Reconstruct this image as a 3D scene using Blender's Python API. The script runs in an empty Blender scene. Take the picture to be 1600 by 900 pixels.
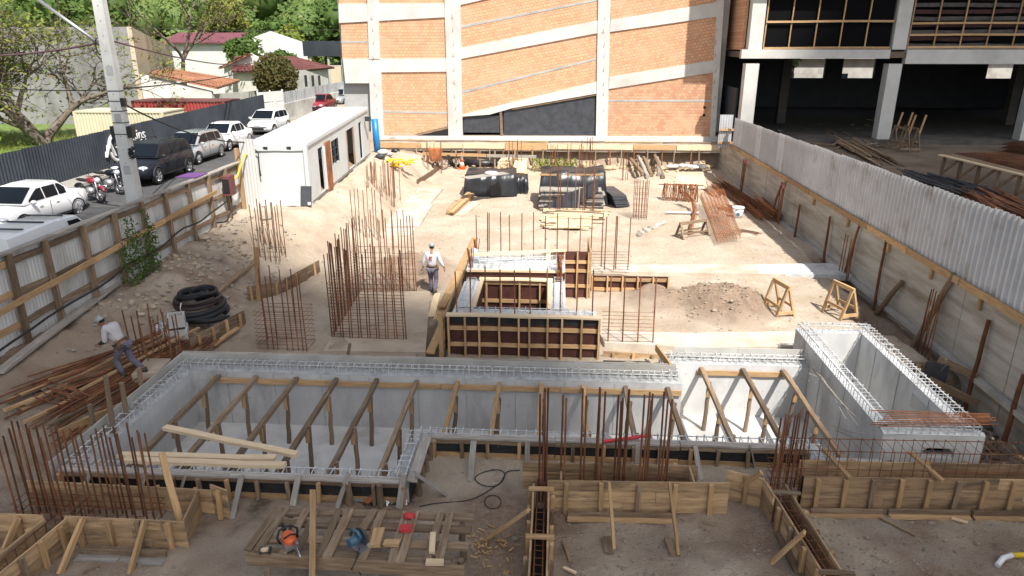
import bpy, bmesh, math, random
from mathutils import Vector, Matrix, noise as mnoise
R = math.radians
S = bpy.context.scene
COL = S.collection
# ---------------------------------------------------------------- camera
CAM_H, PITCH, YAW, FPX = 8.1, R(19.2), R(3.5), 1100.0
cd = bpy.data.cameras.new('camera'); cam = bpy.data.objects.new('camera', cd); COL.objects.link(cam)
cam.location = (0, 0, CAM_H); cam.rotation_euler = (R(90) - PITCH, 0, YAW)
cd.sensor_width = 36; cd.lens = FPX / 1600 * 36; cd.clip_start = 0.2; cd.clip_end = 3000
S.camera = cam
# ---------------------------------------------------------------- light
SUN = Vector((.37, -.62, 1.0)).normalized()            # towards the sun
el = math.asin(SUN.z); az = math.atan2(SUN.x, SUN.y)
w = bpy.data.worlds.new('World'); S.world = w; w.use_nodes = True
nt = w.node_tree; nt.nodes.clear()
sky = nt.nodes.new('ShaderNodeTexSky'); sky.sky_type = 'NISHITA'; sky.sun_disc = False
sky.sun_elevation = el; sky.sun_rotation = az; sky.dust_density = 2.0; sky.air_density = 1.0
bg = nt.nodes.new('ShaderNodeBackground'); bg.inputs['Strength'].default_value = 0.098
wo = nt.nodes.new('ShaderNodeOutputWorld')
hs = nt.nodes.new('ShaderNodeHueSaturation'); hs.inputs['Saturation'].default_value = .45      # hazy, partly clouded sky
nt.links.new(sky.outputs[0], hs.inputs['Color']); nt.links.new(hs.outputs[0], bg.inputs[0]); nt.links.new(bg.outputs[0], wo.inputs[0])
sl = bpy.data.lights.new('sun', 'SUN'); sl.energy = 4.7; sl.angle = R(0.6); sl.color = (1, .955, .89)
so = bpy.data.objects.new('sun', sl); COL.objects.link(so)
so.rotation_euler = SUN.to_track_quat('Z', 'Y').to_euler(); so.location = SUN * 80
S.view_settings.view_transform = 'Standard'; S.view_settings.look = 'None'
S.view_settings.exposure = 0.80; S.view_settings.gamma = 1
rng = random.Random(7)
U = rng.uniform
# ---------------------------------------------------------------- pixel -> place
def ray(px, py):
    u = (px - 800) / FPX; v = (450 - py) / FPX
    y = math.cos(PITCH) + v * math.sin(PITCH); z = -math.sin(PITCH) + v * math.cos(PITCH)
    c, s = math.cos(YAW), math.sin(YAW)
    return Vector((u * c - y * s, u * s + y * c, z))
def PZ(px, py, z=0.0):
    r = ray(px, py); p = r * ((z - CAM_H) / r.z); p.z = z; return p
def PY(px, py, Y):
    r = ray(px, py); p = r * (Y / r.y); p.z += CAM_H; return p
def PX(px, py, X):
    r = ray(px, py); p = r * (X / r.x); p.z += CAM_H; return p
# ---------------------------------------------------------------- objects
WM = {}
def place(o, parent, W):
    COL.objects.link(o)
    if parent is not None:
        o.parent = parent; o.matrix_basis = WM[parent.name].inverted() @ W
    else:
        o.matrix_basis = W
    WM[o.name] = W.copy()
    return o
MESHMAT = {}
def ob(name, mesh, mat, parent=None, W=None):
    if mat is not None:
        if len(mesh.materials) == 0: mesh.materials.append(mat)
        elif mesh.materials[0] != mat:
            k = (mesh.name, mat.name)
            if k not in MESHMAT:
                m2 = mesh.copy(); m2.materials.clear(); m2.materials.append(mat); MESHMAT[k] = m2
            mesh = MESHMAT[k]
    return place(bpy.data.objects.new(name, mesh), parent, W or Matrix())
def tag(o, label, cat, group=None, kind=None):
    if label: o['label'] = label
    if cat: o['category'] = cat
    if group: o['group'] = group
    if kind: o['kind'] = kind
    return o
def thing(name, label, cat, loc=(0, 0, 0), group=None, rotz=0.0):
    o = bpy.data.objects.new(name, None); o.empty_display_size = .2
    place(o, None, Matrix.Translation(Vector(loc)) @ Matrix.Rotation(rotz, 4, 'Z'))
    return tag(o, label, cat, group)
def struct(o): o['kind'] = 'structure'; return o
def stuff(o): o['kind'] = 'stuff'; return o
ORD = ['first', 'second', 'third', 'fourth', 'fifth', 'sixth', 'seventh', 'eighth', 'ninth', 'tenth', 'eleventh', 'twelfth', 'thirteenth', 'fourteenth', 'fifteenth', 'sixteenth', 'seventeenth', 'eighteenth']
def frame(p0, p1, up=(0, 0, 1)):
    p0 = Vector(p0); p1 = Vector(p1); x = (p1 - p0); L = x.length; x.normalize()
    u = Vector(up)
    if abs(x.dot(u)) > .97: u = Vector((0, 1, 0)) if abs(x.y) < .9 else Vector((1, 0, 0))
    y = u.cross(x).normalized(); z = x.cross(y)
    M = Matrix((x, y, z)).transposed().to_4x4(); M.translation = p0
    return M, L
class MB:
    def __init__(s): s.v = []; s.f = []; s.sm = []
    def add(s, vs, fs, smooth=False):
        b = len(s.v); s.v += [tuple(v) for v in vs]
        s.f += [tuple(i + b for i in f) for f in fs]; s.sm += [smooth] * len(fs); return s
    def box(s, lo, hi, M=None, j=0.0):
        x0, y0, z0 = lo; x1, y1, z1 = hi
        vs = [Vector(p) for p in ((x0,y0,z0),(x1,y0,z0),(x1,y1,z0),(x0,y1,z0),(x0,y0,z1),(x1,y0,z1),(x1,y1,z1),(x0,y1,z1))]
        if j: vs = [v + Vector((U(-j, j), U(-j, j), U(-j, j))) for v in vs]
        if M is not None: vs = [M @ v for v in vs]
        return s.add(vs, [(0,3,2,1),(4,5,6,7),(0,1,5,4),(1,2,6,5),(2,3,7,6),(3,0,4,7)])
    def beam(s, p0, p1, w, h, up=(0,0,1), j=0.0):
        M, L = frame(p0, p1, up); return s.box((0, -w/2, -h/2), (L, w/2, h/2), M, j)
    def tube(s, pts, r, n=6, cap=True, smooth=True):
        pts = [Vector(p) for p in pts]; rs = r if isinstance(r, (list, tuple)) else [r] * len(pts)
        rings = []; vs = []; ref = None
        for i, p in enumerate(pts):
            d = (pts[min(i+1, len(pts)-1)] - pts[max(i-1, 0)]).normalized()
            if ref is None: ref = Vector((0,0,1)) if abs(d.z) < .9 else Vector((1,0,0))
            a = d.cross(ref)
            if a.length < 1e-4: a = d.orthogonal()
            a.normalize(); b = d.cross(a); ref = b.cross(d) if False else ref
            for k in range(n):
                t = 2*math.pi*k/n; vs.append(p + (a*math.cos(t) + b*math.sin(t)) * rs[i])
        fs = []
        for i in range(len(pts)-1):
            for k in range(n):
                fs.append((i*n+k, i*n+(k+1)%n, (i+1)*n+(k+1)%n, (i+1)*n+k))
        s.add(vs, fs, smooth)
        if cap:
            b = len(s.v) - len(vs)
            s.f.append(tuple(b+k for k in range(n))[::-1]); s.sm.append(False)
            s.f.append(tuple(b+(len(pts)-1)*n+k for k in range(n))); s.sm.append(False)
        return s
    def prism(s, poly, d, M=None):
        # poly: list of 3D points, d: extrusion vector
        d = Vector(d); a = [Vector(p) for p in poly]; n = len(a)
        vs = a + [p + d for p in a]
        if M is not None: vs = [M @ v for v in vs]
        nor = sum(((a[i]-a[0]).cross(a[i+1]-a[0]) for i in range(1, n-1)), Vector())
        fl = nor.dot(d) > 0
        f0 = tuple(range(n)); f1 = tuple(range(n, 2*n))
        fs = [f0[::-1] if fl else f0, f1 if fl else f1[::-1]]
        for i in range(n):
            q = (i, (i+1)%n, n+(i+1)%n, n+i); fs.append(q if fl else q[::-1])
        return s.add(vs, fs)
    def ball(s, c, r, nu=10, nv=7, M=None, smooth=True, f=None):
        c = Vector(c); rx, ry, rz = (r, r, r) if not isinstance(r, (tuple, list)) else r
        vs = []; fs = []
        for i in range(nv+1):
            ph = math.pi*i/nv
            for k in range(nu):
                t = 2*math.pi*k/nu
                d = Vector((math.sin(ph)*math.cos(t), math.sin(ph)*math.sin(t), math.cos(ph)))
                q = f(d) if f else 1.0
                p = c + Vector((d.x*rx, d.y*ry, d.z*rz))*q
                vs.append(M @ p if M is not None else p)
        for i in range(nv):
            for k in range(nu):
                fs.append((i*nu+k, (i+1)*nu+k, (i+1)*nu+(k+1)%nu, i*nu+(k+1)%nu))
        return s.add(vs, fs, smooth)
    def mesh(s, name):
        m = bpy.data.meshes.new(name); m.from_pydata(s.v, [], s.f)
        if any(s.sm): m.polygons.foreach_set('use_smooth', s.sm)
        m.update(); return m
    def build(s, name, mat, parent=None, W=None):
        return ob(name, s.mesh(name), mat, parent, W)
CACHE = {}
def beam(name, p0, p1, w, h, mat, parent=None, up=(0,0,1), warp=1.0):
    """one timber piece, grain along its own X axis"""
    M, L = frame(p0, p1, up)
    k = ('b', round(L, 1), w, h, rng.randrange(3), warp)
    if k not in CACHE:
        n = 4 if L > 1.2 else 2
        a = min(.012, .004 + .002*L)*warp; m = MB(); vs = []
        LL = max(.05, round(L, 1) if L > .15 else L)
        for i in range(n+1):
            dy, dz = U(-a, a), U(-a, a)
            for (sy, sz) in ((-1,-1),(1,-1),(1,1),(-1,1)):
                e = .003*warp
                vs.append((LL*i/n + (U(-.012,.012)*warp if i in (0, n) else 0), sy*w/2+dy+U(-e,e), sz*h/2+dz+U(-e,e)))
        fs = [(0,3,2,1), (4*n,4*n+1,4*n+2,4*n+3)]
        for i in range(n):
            for q in range(4): fs.append((4*i+q, 4*i+(q+1)%4, 4*i+4+(q+1)%4, 4*i+4+q))
        m.add(vs, fs); CACHE[k] = (m.mesh(name), LL)
    me, LL = CACHE[k]
    return ob(name, me, mat, parent, M @ Matrix.Diagonal((L/LL, 1, 1, 1)))
def bar(name, p0, p1, r, mat, parent=None, n=6):
    """one straight round bar (shared unit mesh, scaled)"""
    M, L = frame(p0, p1)
    k = ('c', n)
    if k not in CACHE: CACHE[k] = MB().tube([(0,0,0),(1,0,0)], 1.0, n).mesh('bar')
    return ob(name, CACHE[k], mat, parent, M @ Matrix.Diagonal((L, r, r, 1)))
def pole(name, p0, p1, r, mat, parent=None):
    """rough round timber post"""
    M, L = frame(p0, p1)
    k = ('p', rng.randrange(4))
    if k not in CACHE:
        vs = []; fs = []
        for i in range(6):
            oy, oz = (U(-.15,.15), U(-.15,.15)) if 0 < i < 5 else (0, 0); rr = 1.05 - .04*i
            for q_ in range(8):
                t_ = q_*math.pi/4; e_ = rr*U(.93,1.05); vs.append((i/5, oy+e_*math.cos(t_), oz+e_*math.sin(t_)))
        for i in range(5):
            for q_ in range(8): fs.append((8*i+q_, 8*i+(q_+1)%8, 8*i+8+(q_+1)%8, 8*i+8+q_))
        fs += [tuple(range(8))[::-1], tuple(range(40, 48))]
        CACHE[k] = MB().add(vs, fs, False).mesh('post')
    return ob(name, CACHE[k], mat, parent, M @ Matrix.Diagonal((L, r, r, 1)))
# ---------------------------------------------------------------- materials
def nodes(name):
    m = bpy.data.materials.new(name); m.use_nodes = True
    n = m.node_tree.nodes; l = m.node_tree.links
    return m, n, l, n['Principled BSDF']
def rgba(c): return (c[0], c[1], c[2], 1)
def mixc(n, l, fac, a, b, mode='MIX'):
    x = n.new('ShaderNodeMix'); x.data_type = 'RGBA'; x.blend_type = mode
    for s, v in ((0, fac), (6, a), (7, b)):
        if isinstance(v, (int, float)): x.inputs[s].default_value = v
        elif isinstance(v, tuple): x.inputs[s].default_value = rgba(v)
        else: l.new(v, x.inputs[s])
    return x.outputs[2]
def ramp(n, l, src, a, b):
    r = n.new('ShaderNodeMapRange'); r.inputs[1].default_value = a; r.inputs[2].default_value = b
    l.new(src, r.inputs[0]); return r.outputs[0]
def noise(n, l, vec, scale, detail=4, rough=.6):
    t = n.new('ShaderNodeTexNoise'); t.inputs['Scale'].default_value = scale; t.inputs['Detail'].default_value = detail
    t.inputs['Roughness'].default_value = rough
    if vec is not None: l.new(vec, t.inputs['Vector'])
    return t.outputs['Fac']
def coords(n, l, stretch=(1,1,1), world=False, jitter=True):
    if world:
        g = n.new('ShaderNodeNewGeometry'); v = g.outputs['Position']
    else:
        g = n.new('ShaderNodeTexCoord'); v = g.outputs['Object']
    mp = n.new('ShaderNodeMapping'); mp.inputs['Scale'].default_value = stretch; l.new(v, mp.inputs['Vector'])
    if jitter and not world:
        oi = n.new('ShaderNodeObjectInfo'); mu = n.new('ShaderNodeMath'); mu.operation = 'MULTIPLY'; mu.inputs[1].default_value = 37
        l.new(oi.outputs['Random'], mu.inputs[0]); l.new(mu.outputs[0], mp.inputs['Location'])
    return mp.outputs[0]
def mat(name, c1, c2, scale=8, c3=None, s3=1.5, rough=.85, bump=.3, stretch=(1,1,1), metal=0, rand=0.0, world=False, dist=.02, lo=.35, hi=.65, lo3=.5, hi3=.7, spec=.3, coat=0):
    m, n, l, b = nodes(name)
    v = coords(n, l, stretch, world)
    f = noise(n, l, v, scale)
    c = mixc(n, l, ramp(n, l, f, lo, hi), tuple(c1), tuple(c2))
    if c3 is not None:
        g = noise(n, l, v, s3, 5, .65)
        c = mixc(n, l, ramp(n, l, g, lo3, hi3), c, tuple(c3))
    if rand:
        oi = n.new('ShaderNodeObjectInfo'); h = n.new('ShaderNodeHueSaturation')
        l.new(ramp2(n, l, oi.outputs['Random'], 1-rand, 1+rand), h.inputs['Value']); l.new(c, h.inputs['Color']); c = h.outputs[0]
    l.new(c, b.inputs['Base Color'])
    b.inputs['Roughness'].default_value = rough; b.inputs['Metallic'].default_value = metal
    b.inputs['Specular IOR Level'].default_value = spec
    if coat: b.inputs['Coat Weight'].default_value = coat; b.inputs['Coat Roughness'].default_value = .06
    if bump:
        bp = n.new('ShaderNodeBump'); bp.inputs['Strength'].default_value = bump; bp.inputs['Distance'].default_value = dist
        l.new(noise(n, l, v, scale*2.2, 6, .7), bp.inputs['Height']); l.new(bp.outputs[0], b.inputs['Normal'])
    return m
def ramp2(n, l, src, a, b):
    r = n.new('ShaderNodeMapRange'); r.inputs[3].default_value = a; r.inputs[4].default_value = b
    l.new(src, r.inputs[0]); return r.outputs[0]
def plain(name, c, rough=.5, metal=0, coat=0, spec=.5, alpha=None, emit=None):
    m, n, l, b = nodes(name)
    b.inputs['Base Color'].default_value = rgba(c); b.inputs['Roughness'].default_value = rough; b.inputs['Metallic'].default_value = metal
    b.inputs['Specular IOR Level'].default_value = spec
    if coat: b.inputs['Coat Weight'].default_value = coat; b.inputs['Coat Roughness'].default_value = .05
    return m
GR = (1.2, 14, 14)
M = dict(
 timber=mat('timber_new', (.50,.33,.17), (.36,.22,.11), 2.2, (.23,.15,.09), .8, stretch=GR, rand=.25, bump=.25, lo3=.55, hi3=.8),
 timberold=mat('timber_weathered', (.25,.175,.11), (.15,.10,.065), 2.4, (.32,.255,.18), .9, stretch=GR, rand=.3, bump=.4),
 timbergrey=mat('timber_grey', (.36,.33,.29), (.25,.22,.19), 2.4, (.45,.42,.38), .9, stretch=GR, rand=.2, bump=.3),
 timberpale=mat('timber_pale', (.70,.56,.39), (.60,.45,.28), 2.2, stretch=GR, rand=.12, bump=.15),
 board=mat('form_board', (.50,.34,.19), (.33,.21,.115), 2.2, (.17,.125,.09), 1.1, stretch=(.9,6,6), rand=.32, bump=.25, lo3=.5, hi3=.75),
 plyblack=mat('plywood_black', (.016,.016,.017), (.03,.03,.03), 5, (.16,.16,.15), 14, rough=.6, bump=.1, lo3=.66, hi3=.72),
 plybrown=mat('plywood_brown', (.055,.02,.016), (.08,.032,.024), 4, (.45,.42,.38), 22, rough=.55, bump=.1, rand=.2, lo3=.71, hi3=.74),
 concrete=mat('concrete_fresh', (.53,.53,.52), (.43,.43,.425), 1.8, (.30,.295,.285), .8, rough=.85, bump=.25, world=True, stretch=(1,1,.4), lo3=.52, hi3=.72),
 concwhite=mat('concrete_laitance', (.58,.59,.59), (.46,.47,.475), 6, (.34,.345,.345), 1.1, rough=.9, bump=.5, world=True),
 concold=mat('concrete_old', (.45,.44,.41), (.35,.34,.31), 1.2, (.25,.235,.205), .35, rough=.9, bump=.3, world=True),
 concframe=mat('concrete_frame', (.58,.57,.54), (.50,.49,.46), 1.0, (.40,.39,.36), .3, rough=.9, bump=.2, world=True, lo3=.52, hi3=.75),
 concshade=mat('concrete_grey', (.42,.42,.41), (.34,.34,.33), 1.0, (.27,.265,.25), .4, rough=.9, bump=.2, world=True),
 tankfloor=mat('tank_screed', (.60,.595,.575), (.52,.515,.50), 2, (.40,.385,.36), .7, rough=.8, bump=.1, world=True),
 padtan=mat('dusty_pad', (.45,.375,.29), (.38,.31,.235), 1.5, (.30,.235,.17), .6, rough=.95, bump=.4, world=True),
 rim=mat('wall_rim', (.44,.445,.44), (.34,.345,.34), 9, (.24,.24,.235), 2.5, rough=.95, bump=.7, world=True),
 lean=mat('lean_concrete', (.53,.48,.41), (.45,.39,.32), 1.4, (.36,.29,.21), .5, rough=.95, bump=.4, world=True),
 rust=mat('rusty_steel', (.21,.085,.04), (.12,.05,.028), 3, (.28,.125,.06), 1.2, rough=.85, bump=.2, rand=.35, world=True),
 rustbright=mat('rust_orange', (.34,.125,.045), (.21,.075,.03), 3, (.11,.045,.025), 1.2, rough=.85, bump=.2, rand=.3, world=True),
 rebarwhite=mat('cement_splashed_steel', (.62,.63,.63), (.42,.42,.42), 9, (.17,.12,.09), 4, rough=.85, bump=.3, world=True, lo3=.6, hi3=.7),
 galv=mat('galvanised_sheet', (.53,.54,.56), (.45,.46,.48), 1.2, (.31,.29,.265), .7, rough=.45, bump=.0, metal=.2, rand=.14, lo3=.55, hi3=.72),
 galvwhite=mat('whitewashed_sheet', (.60,.60,.58), (.52,.52,.50), 1.2, (.36,.33,.29), .9, rough=.6, bump=.0, rand=.12, stretch=(1,1,.35)),
 darksheet=mat('dark_sheet', (.030,.036,.045), (.042,.049,.06), .8, rough=.5, bump=0, rand=.1),
 cabin=mat('cabin_paint', (.52,.545,.545), (.48,.50,.50), 1.0, (.38,.37,.34), .6, rough=.5, bump=.03, lo3=.6, hi3=.85),
 asphalt=mat('asphalt', (.075,.075,.078), (.055,.055,.057), 6, (.11,.108,.10), .25, rough=.9, bump=.3, world=True),
 pave=mat('pavement', (.33,.31,.28), (.26,.245,.22), 2, (.2,.18,.15), .4, rough=.9, bump=.2, world=True),
 white=mat('white_paint', (.62,.62,.60), (.55,.55,.53), 1.5, (.46,.45,.42), .35, rough=.7, bump=.05, world=True, lo3=.55, hi3=.85),
 offwhite=mat('stained_plaster', (.62,.60,.56), (.52,.50,.46), .8, (.33,.32,.30), .35, rough=.9, bump=.1, world=True),
 beige=mat('beige_plaster', (.58,.49,.37), (.52,.43,.32), .8, (.36,.28,.2), .5, rough=.9, bump=.1, stretch=(1,1,.3), world=True),
 greywall=mat('stained_grey_wall', (.30,.295,.29), (.23,.225,.22), .5, (.12,.12,.12), .22, rough=.95, bump=.2, stretch=(1,1,.6), world=True),
 rooftile=mat('clay_roof_tile', (.42,.21,.12), (.33,.15,.085), 3, (.18,.09,.06), .6, rough=.9, bump=.3, rand=.2),
 roofdark=mat('maroon_roof', (.15,.055,.05), (.11,.04,.04), 2, (.19,.10,.085), .5, rough=.9, bump=.3, rand=.15),
 roofpurple=mat('purple_roof', (.17,.06,.075), (.13,.045,.06), 1, rough=.8, bump=.1),
 redsteel=mat('red_container_steel', (.33,.055,.05), (.25,.04,.04), .8, (.20,.07,.045), .6, rough=.65, bump=.05),
 cream=mat('cream_container_steel', (.55,.50,.37), (.47,.42,.30), .8, (.32,.16,.08), .7, rough=.7, bump=.05, stretch=(1,1,.4), lo3=.6, hi3=.8),
 grass=mat('grass', (.09,.15,.03), (.14,.20,.05), 1.5, (.17,.18,.07), .3, rough=1, bump=.6, world=True),
 glass=plain('dark_glass', (.008,.011,.016), .12, spec=.12),
 black=plain('black_rubber', (.018,.018,.019), .65),
 blackplastic=plain('black_plastic', (.02,.02,.022), .4),
 tarp=mat('black_tarp', (.016,.018,.022), (.026,.028,.033), 3, rough=.28, bump=.35, dist=.05, spec=.5),
 tarpgrey=mat('dark_grey_sheet', (.06,.065,.075), (.04,.043,.05), 3, rough=.45, bump=.3, dist=.04),
 netting=plain('black_netting', (.006,.006,.007), .95, spec=.05),
 chrome=plain('chrome', (.6,.6,.6), .22, 1),
 alu=plain('aluminium', (.5,.5,.52), .4, .8),
 dark=plain('dark_interior', (.012,.012,.012), .9),
 bark=mat('bark', (.16,.13,.10), (.09,.07,.055), 6, (.24,.22,.19), 2, rough=1, bump=.6, world=True),
 skin=plain('skin', (.30,.16,.10), .55),
 shirt=mat('shirt_white', (.62,.62,.63), (.54,.54,.56), 6, rough=.9, bump=.4, dist=.03),
 shirtgrey=mat('shirt_light_grey', (.52,.50,.50), (.44,.42,.42), 6, rough=.9, bump=.4, dist=.03),
 trousers=mat('trousers_grey', (.16,.15,.19), (.12,.11,.145), 7, rough=.95, bump=.4, dist=.03),
 cap=plain('cap_grey', (.30,.33,.36), .8),
 boot=plain('boot', (.05,.045,.04), .8),
 leather=plain('tool_belt', (.13,.07,.035), .7),
 orange=plain('orange_plastic', (.75,.13,.03), .4),
 red=plain('red_paint', (.55,.02,.03), .4),
 blue=plain('blue_plastic', (.01,.17,.42), .4),
 yellow=plain('yellow_plastic', (.75,.50,.02), .5),
 teal=plain('blue_tool', (.05,.12,.17), .4),
 cement=mat('precast_concrete', (.50,.49,.47), (.42,.41,.39), 3, rough=.9, bump=.3),
 plastwhite=plain('white_plastic', (.75,.75,.75), .4),
 stone=mat('rubble', (.42,.37,.31), (.30,.26,.21), 5, rough=.95, bump=.5, rand=.3),
)
# ================================================================ GROUND
def sst(a, b, x):
    t = max(0, min(1, (x-a)/(b-a))); return t*t*(3-2*t)
def lerp(a, b, t): return a + (b-a)*t
def inr(x, y, x0, x1, y0, y1): return x0 < x < x1 and y0 < y < y1
def bump2(x, y, cx, cy, rx, ry): return max(0, 1 - ((x-cx)/rx)**2 - ((y-cy)/ry)**2)
def fb(x, y, s, o=4, k=0.0): return mnoise.fractal(Vector((x*s, y*s, 3.7+k)), .9, 2.1, o)
TANK = [(-9.3,-2.7,11.05,15.95), (-2.8,5.2,12.7,15.95), (3.2,6.7,12.7,17.05), (5.1,8.45,12.1,18.05)]
HOLES = [(-2.5,.1,18.6,20.9), (-3.6,-2.98,17.0,19.6)]
def gbase(x, y):
    z = .03*fb(x, y, 1.1, 5, 6) + .05*fb(x, y, .5) + .035*fb(x, y, 2.2, 4, 5)
    # bank up to the street fence and the site cabin
    t = sst(24, 29, y); top = lerp(-12.7, -10.5, t); toe = lerp(-9.9, -7.4, t)
    ht = lerp(1.05, 1.5, sst(15, 29, y)) + .45*sst(30, 41, y) - .9*sst(41.5, 46.5, y)
    k = sst(toe, top, x); z += k*ht + k*(1-k)*.8*fb(x, y, .7, 4, 9) + min(1,k*3)*.09*fb(x, y, 2.2, 4, 2)
    # cut bank under the brick building
    z += 1.1*sst(48.1, 49.0, y + .3*fb(x, y, .6, 3, 4)) + .3*sst(45.5, 48, y)*(.5+.5*fb(x, y, .8))
    # heaps and hollows
    z += .55*bump2(x, y, 5.6, 22.0, 1.5, 1.9)*(1+.6*fb(x, y, 1.6)) + .3*bump2(x, y, 3.6, 22.4, 1.2, 1.4)*(1+fb(x, y, 1.5))
    z += .35*bump2(x, y, -5.4, 25.2, 1.7, 2.2)*(1+.8*fb(x, y, 1.8)) + .5*bump2(x, y, 6.3, 43.5, 1.6, 1.6)
    z += .2*bump2(x, y, -8.6, 20.6, 1.2, 2.4)*(1+fb(x, y, 1.5))
    # rougher soil in the front
    f = sst(12.6, 10.4, y); z += f*(.05*fb(x, y, 1.3, 5, 8) + .03*fb(x, y, 4, 3, 1))
    z += .10*bump2(x, y, 3.0, 9.4, 1.4, .9)*(1+.7*fb(x, y, 3)) - .06*bump2(x, y, 6.6, 9.6, 1.2, .7)
    # trench along the right wall, pit beside the box
    tr = sst(10.0, 10.5, x)*sst(29, 27, y); z -= .35*tr*(1+.4*fb(x, y, 1))
    p = sst(8.3, 8.8, x)*sst(17.9, 17.3, y)*sst(11.5, 12.3, y); z -= p*(.75 - .35*abs(fb(x, y, 1.1, 4, 7)) - .35*bump2(x, y, 10.2, 14, 1.2, 1.2))
    z -= .75*bump2(x, y, 10.05, 21.2, .75, 1.5)
    return z
def gz(x, y):
    for a, b, c, d in TANK:
        if a < x < b and c < y < d: return -1.75
    for a, b, c, d in HOLES:
        if a < x < b and c < y < d: return -.8
    return gbase(x, y)
def G(x, y, dz=0.0): return Vector((x, y, gbase(x, y)+dz))
def on_ground(px, py, z=0.0):
    r = ray(px, py); t_ = 8.0 / max(r.length, 1e-6)          # march along the sight line to the first ground it meets
    while t_ < 90:
        p = Vector((r.x*t_, r.y*t_, CAM_H + r.z*t_))
        if p.z <= gbase(p.x, p.y): break
        t_ += .02 if p.z < 3.2 else .15
    return Vector((p.x, p.y, gbase(p.x, p.y)))
xs = [-13.5 + .14*i for i in range(int(24.7/.14)+1)]
ys = [4 + .14*i for i in range(int(20/.14))]; yy = ys[-1]
while yy < 49.2: yy += .2; ys.append(yy)
nx, ny = len(xs), len(ys)
gv = [(x, y, gz(x, y)) for y in ys for x in xs]
gf = [(j*nx+i, j*nx+i+1, (j+1)*nx+i+1, (j+1)*nx+i) for j in range(ny-1) for i in range(nx-1)]
gm = bpy.data.meshes.new('ground'); gm.from_pydata(gv, [], gf); gm.polygons.foreach_set('use_smooth', [True]*len(gf))
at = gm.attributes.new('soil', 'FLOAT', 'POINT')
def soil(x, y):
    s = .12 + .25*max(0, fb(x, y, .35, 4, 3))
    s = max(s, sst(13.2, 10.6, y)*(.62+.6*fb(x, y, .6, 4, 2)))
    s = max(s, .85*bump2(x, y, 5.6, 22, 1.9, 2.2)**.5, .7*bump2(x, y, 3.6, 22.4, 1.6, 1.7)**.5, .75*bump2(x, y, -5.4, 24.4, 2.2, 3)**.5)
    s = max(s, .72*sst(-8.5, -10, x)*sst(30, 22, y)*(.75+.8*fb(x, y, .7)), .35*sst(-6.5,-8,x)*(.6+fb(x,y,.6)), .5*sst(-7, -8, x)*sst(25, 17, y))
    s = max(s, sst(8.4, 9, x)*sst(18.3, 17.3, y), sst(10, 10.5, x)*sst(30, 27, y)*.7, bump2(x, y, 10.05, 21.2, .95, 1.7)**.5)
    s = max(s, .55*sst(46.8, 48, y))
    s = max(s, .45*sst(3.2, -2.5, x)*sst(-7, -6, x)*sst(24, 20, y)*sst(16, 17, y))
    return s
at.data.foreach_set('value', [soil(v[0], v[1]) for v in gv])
m, n, l, b = nodes('site_soil')
a = n.new('ShaderNodeAttribute'); a.attribute_name = 'soil'
v = coords(n, l, world=True)
n1 = noise(n, l, v, .8, 6); n2 = noise(n, l, v, 7, 6, .7); n3 = noise(n, l, v, 40, 3)
sand = mixc(n, l, ramp(n, l, n1, .35, .65), (.57,.485,.385), (.48,.39,.295))
n4 = noise(n, l, v, .28, 7, .65)
sand = mixc(n, l, ramp(n, l, n4, .46, .62), sand, (.44,.345,.25))
sand = mixc(n, l, ramp(n, l, n2, .5, .75), sand, (.64,.57,.475))
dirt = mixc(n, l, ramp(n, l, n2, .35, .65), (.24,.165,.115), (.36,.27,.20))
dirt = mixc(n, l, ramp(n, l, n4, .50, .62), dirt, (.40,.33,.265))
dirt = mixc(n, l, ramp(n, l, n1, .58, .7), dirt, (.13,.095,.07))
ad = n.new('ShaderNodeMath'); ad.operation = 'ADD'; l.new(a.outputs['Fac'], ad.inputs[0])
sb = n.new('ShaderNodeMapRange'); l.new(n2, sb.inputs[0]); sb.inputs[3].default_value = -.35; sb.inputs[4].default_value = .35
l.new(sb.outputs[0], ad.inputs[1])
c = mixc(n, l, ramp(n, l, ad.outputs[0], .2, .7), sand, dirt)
n5 = noise(n, l, v, 2.4, 8, .75)
c = mixc(n, l, ramp(n, l, n5, .58, .68), c, (.38,.30,.215))
c = mixc(n, l, ramp(n, l, n5, .36, .30), c, (.62,.56,.48))
c = mixc(n, l, ramp(n, l, n3, .66, .74), c, (.62,.57,.5))
c = mixc(n, l, ramp(n, l, n3, .34, .28), c, (.12,.09,.065))
l.new(c, b.inputs['Base Color']); b.inputs['Roughness'].default_value = .95; b.inputs['Specular IOR Level'].default_value = .15
bp = n.new('ShaderNodeBump'); bp.inputs['Strength'].default_value = .85; bp.inputs['Distance'].default_value = .08
h = n.new('ShaderNodeMath'); h.operation = 'ADD'; l.new(noise(n, l, v, 9, 8, .75), h.inputs[0]); l.new(noise(n, l, v, 30, 4), h.inputs[1])
l.new(h.outputs[0], bp.inputs['Height']); l.new(bp.outputs[0], b.inputs['Normal'])
M['soil'] = m
ground = struct(ob('ground', gm, m))
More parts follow.
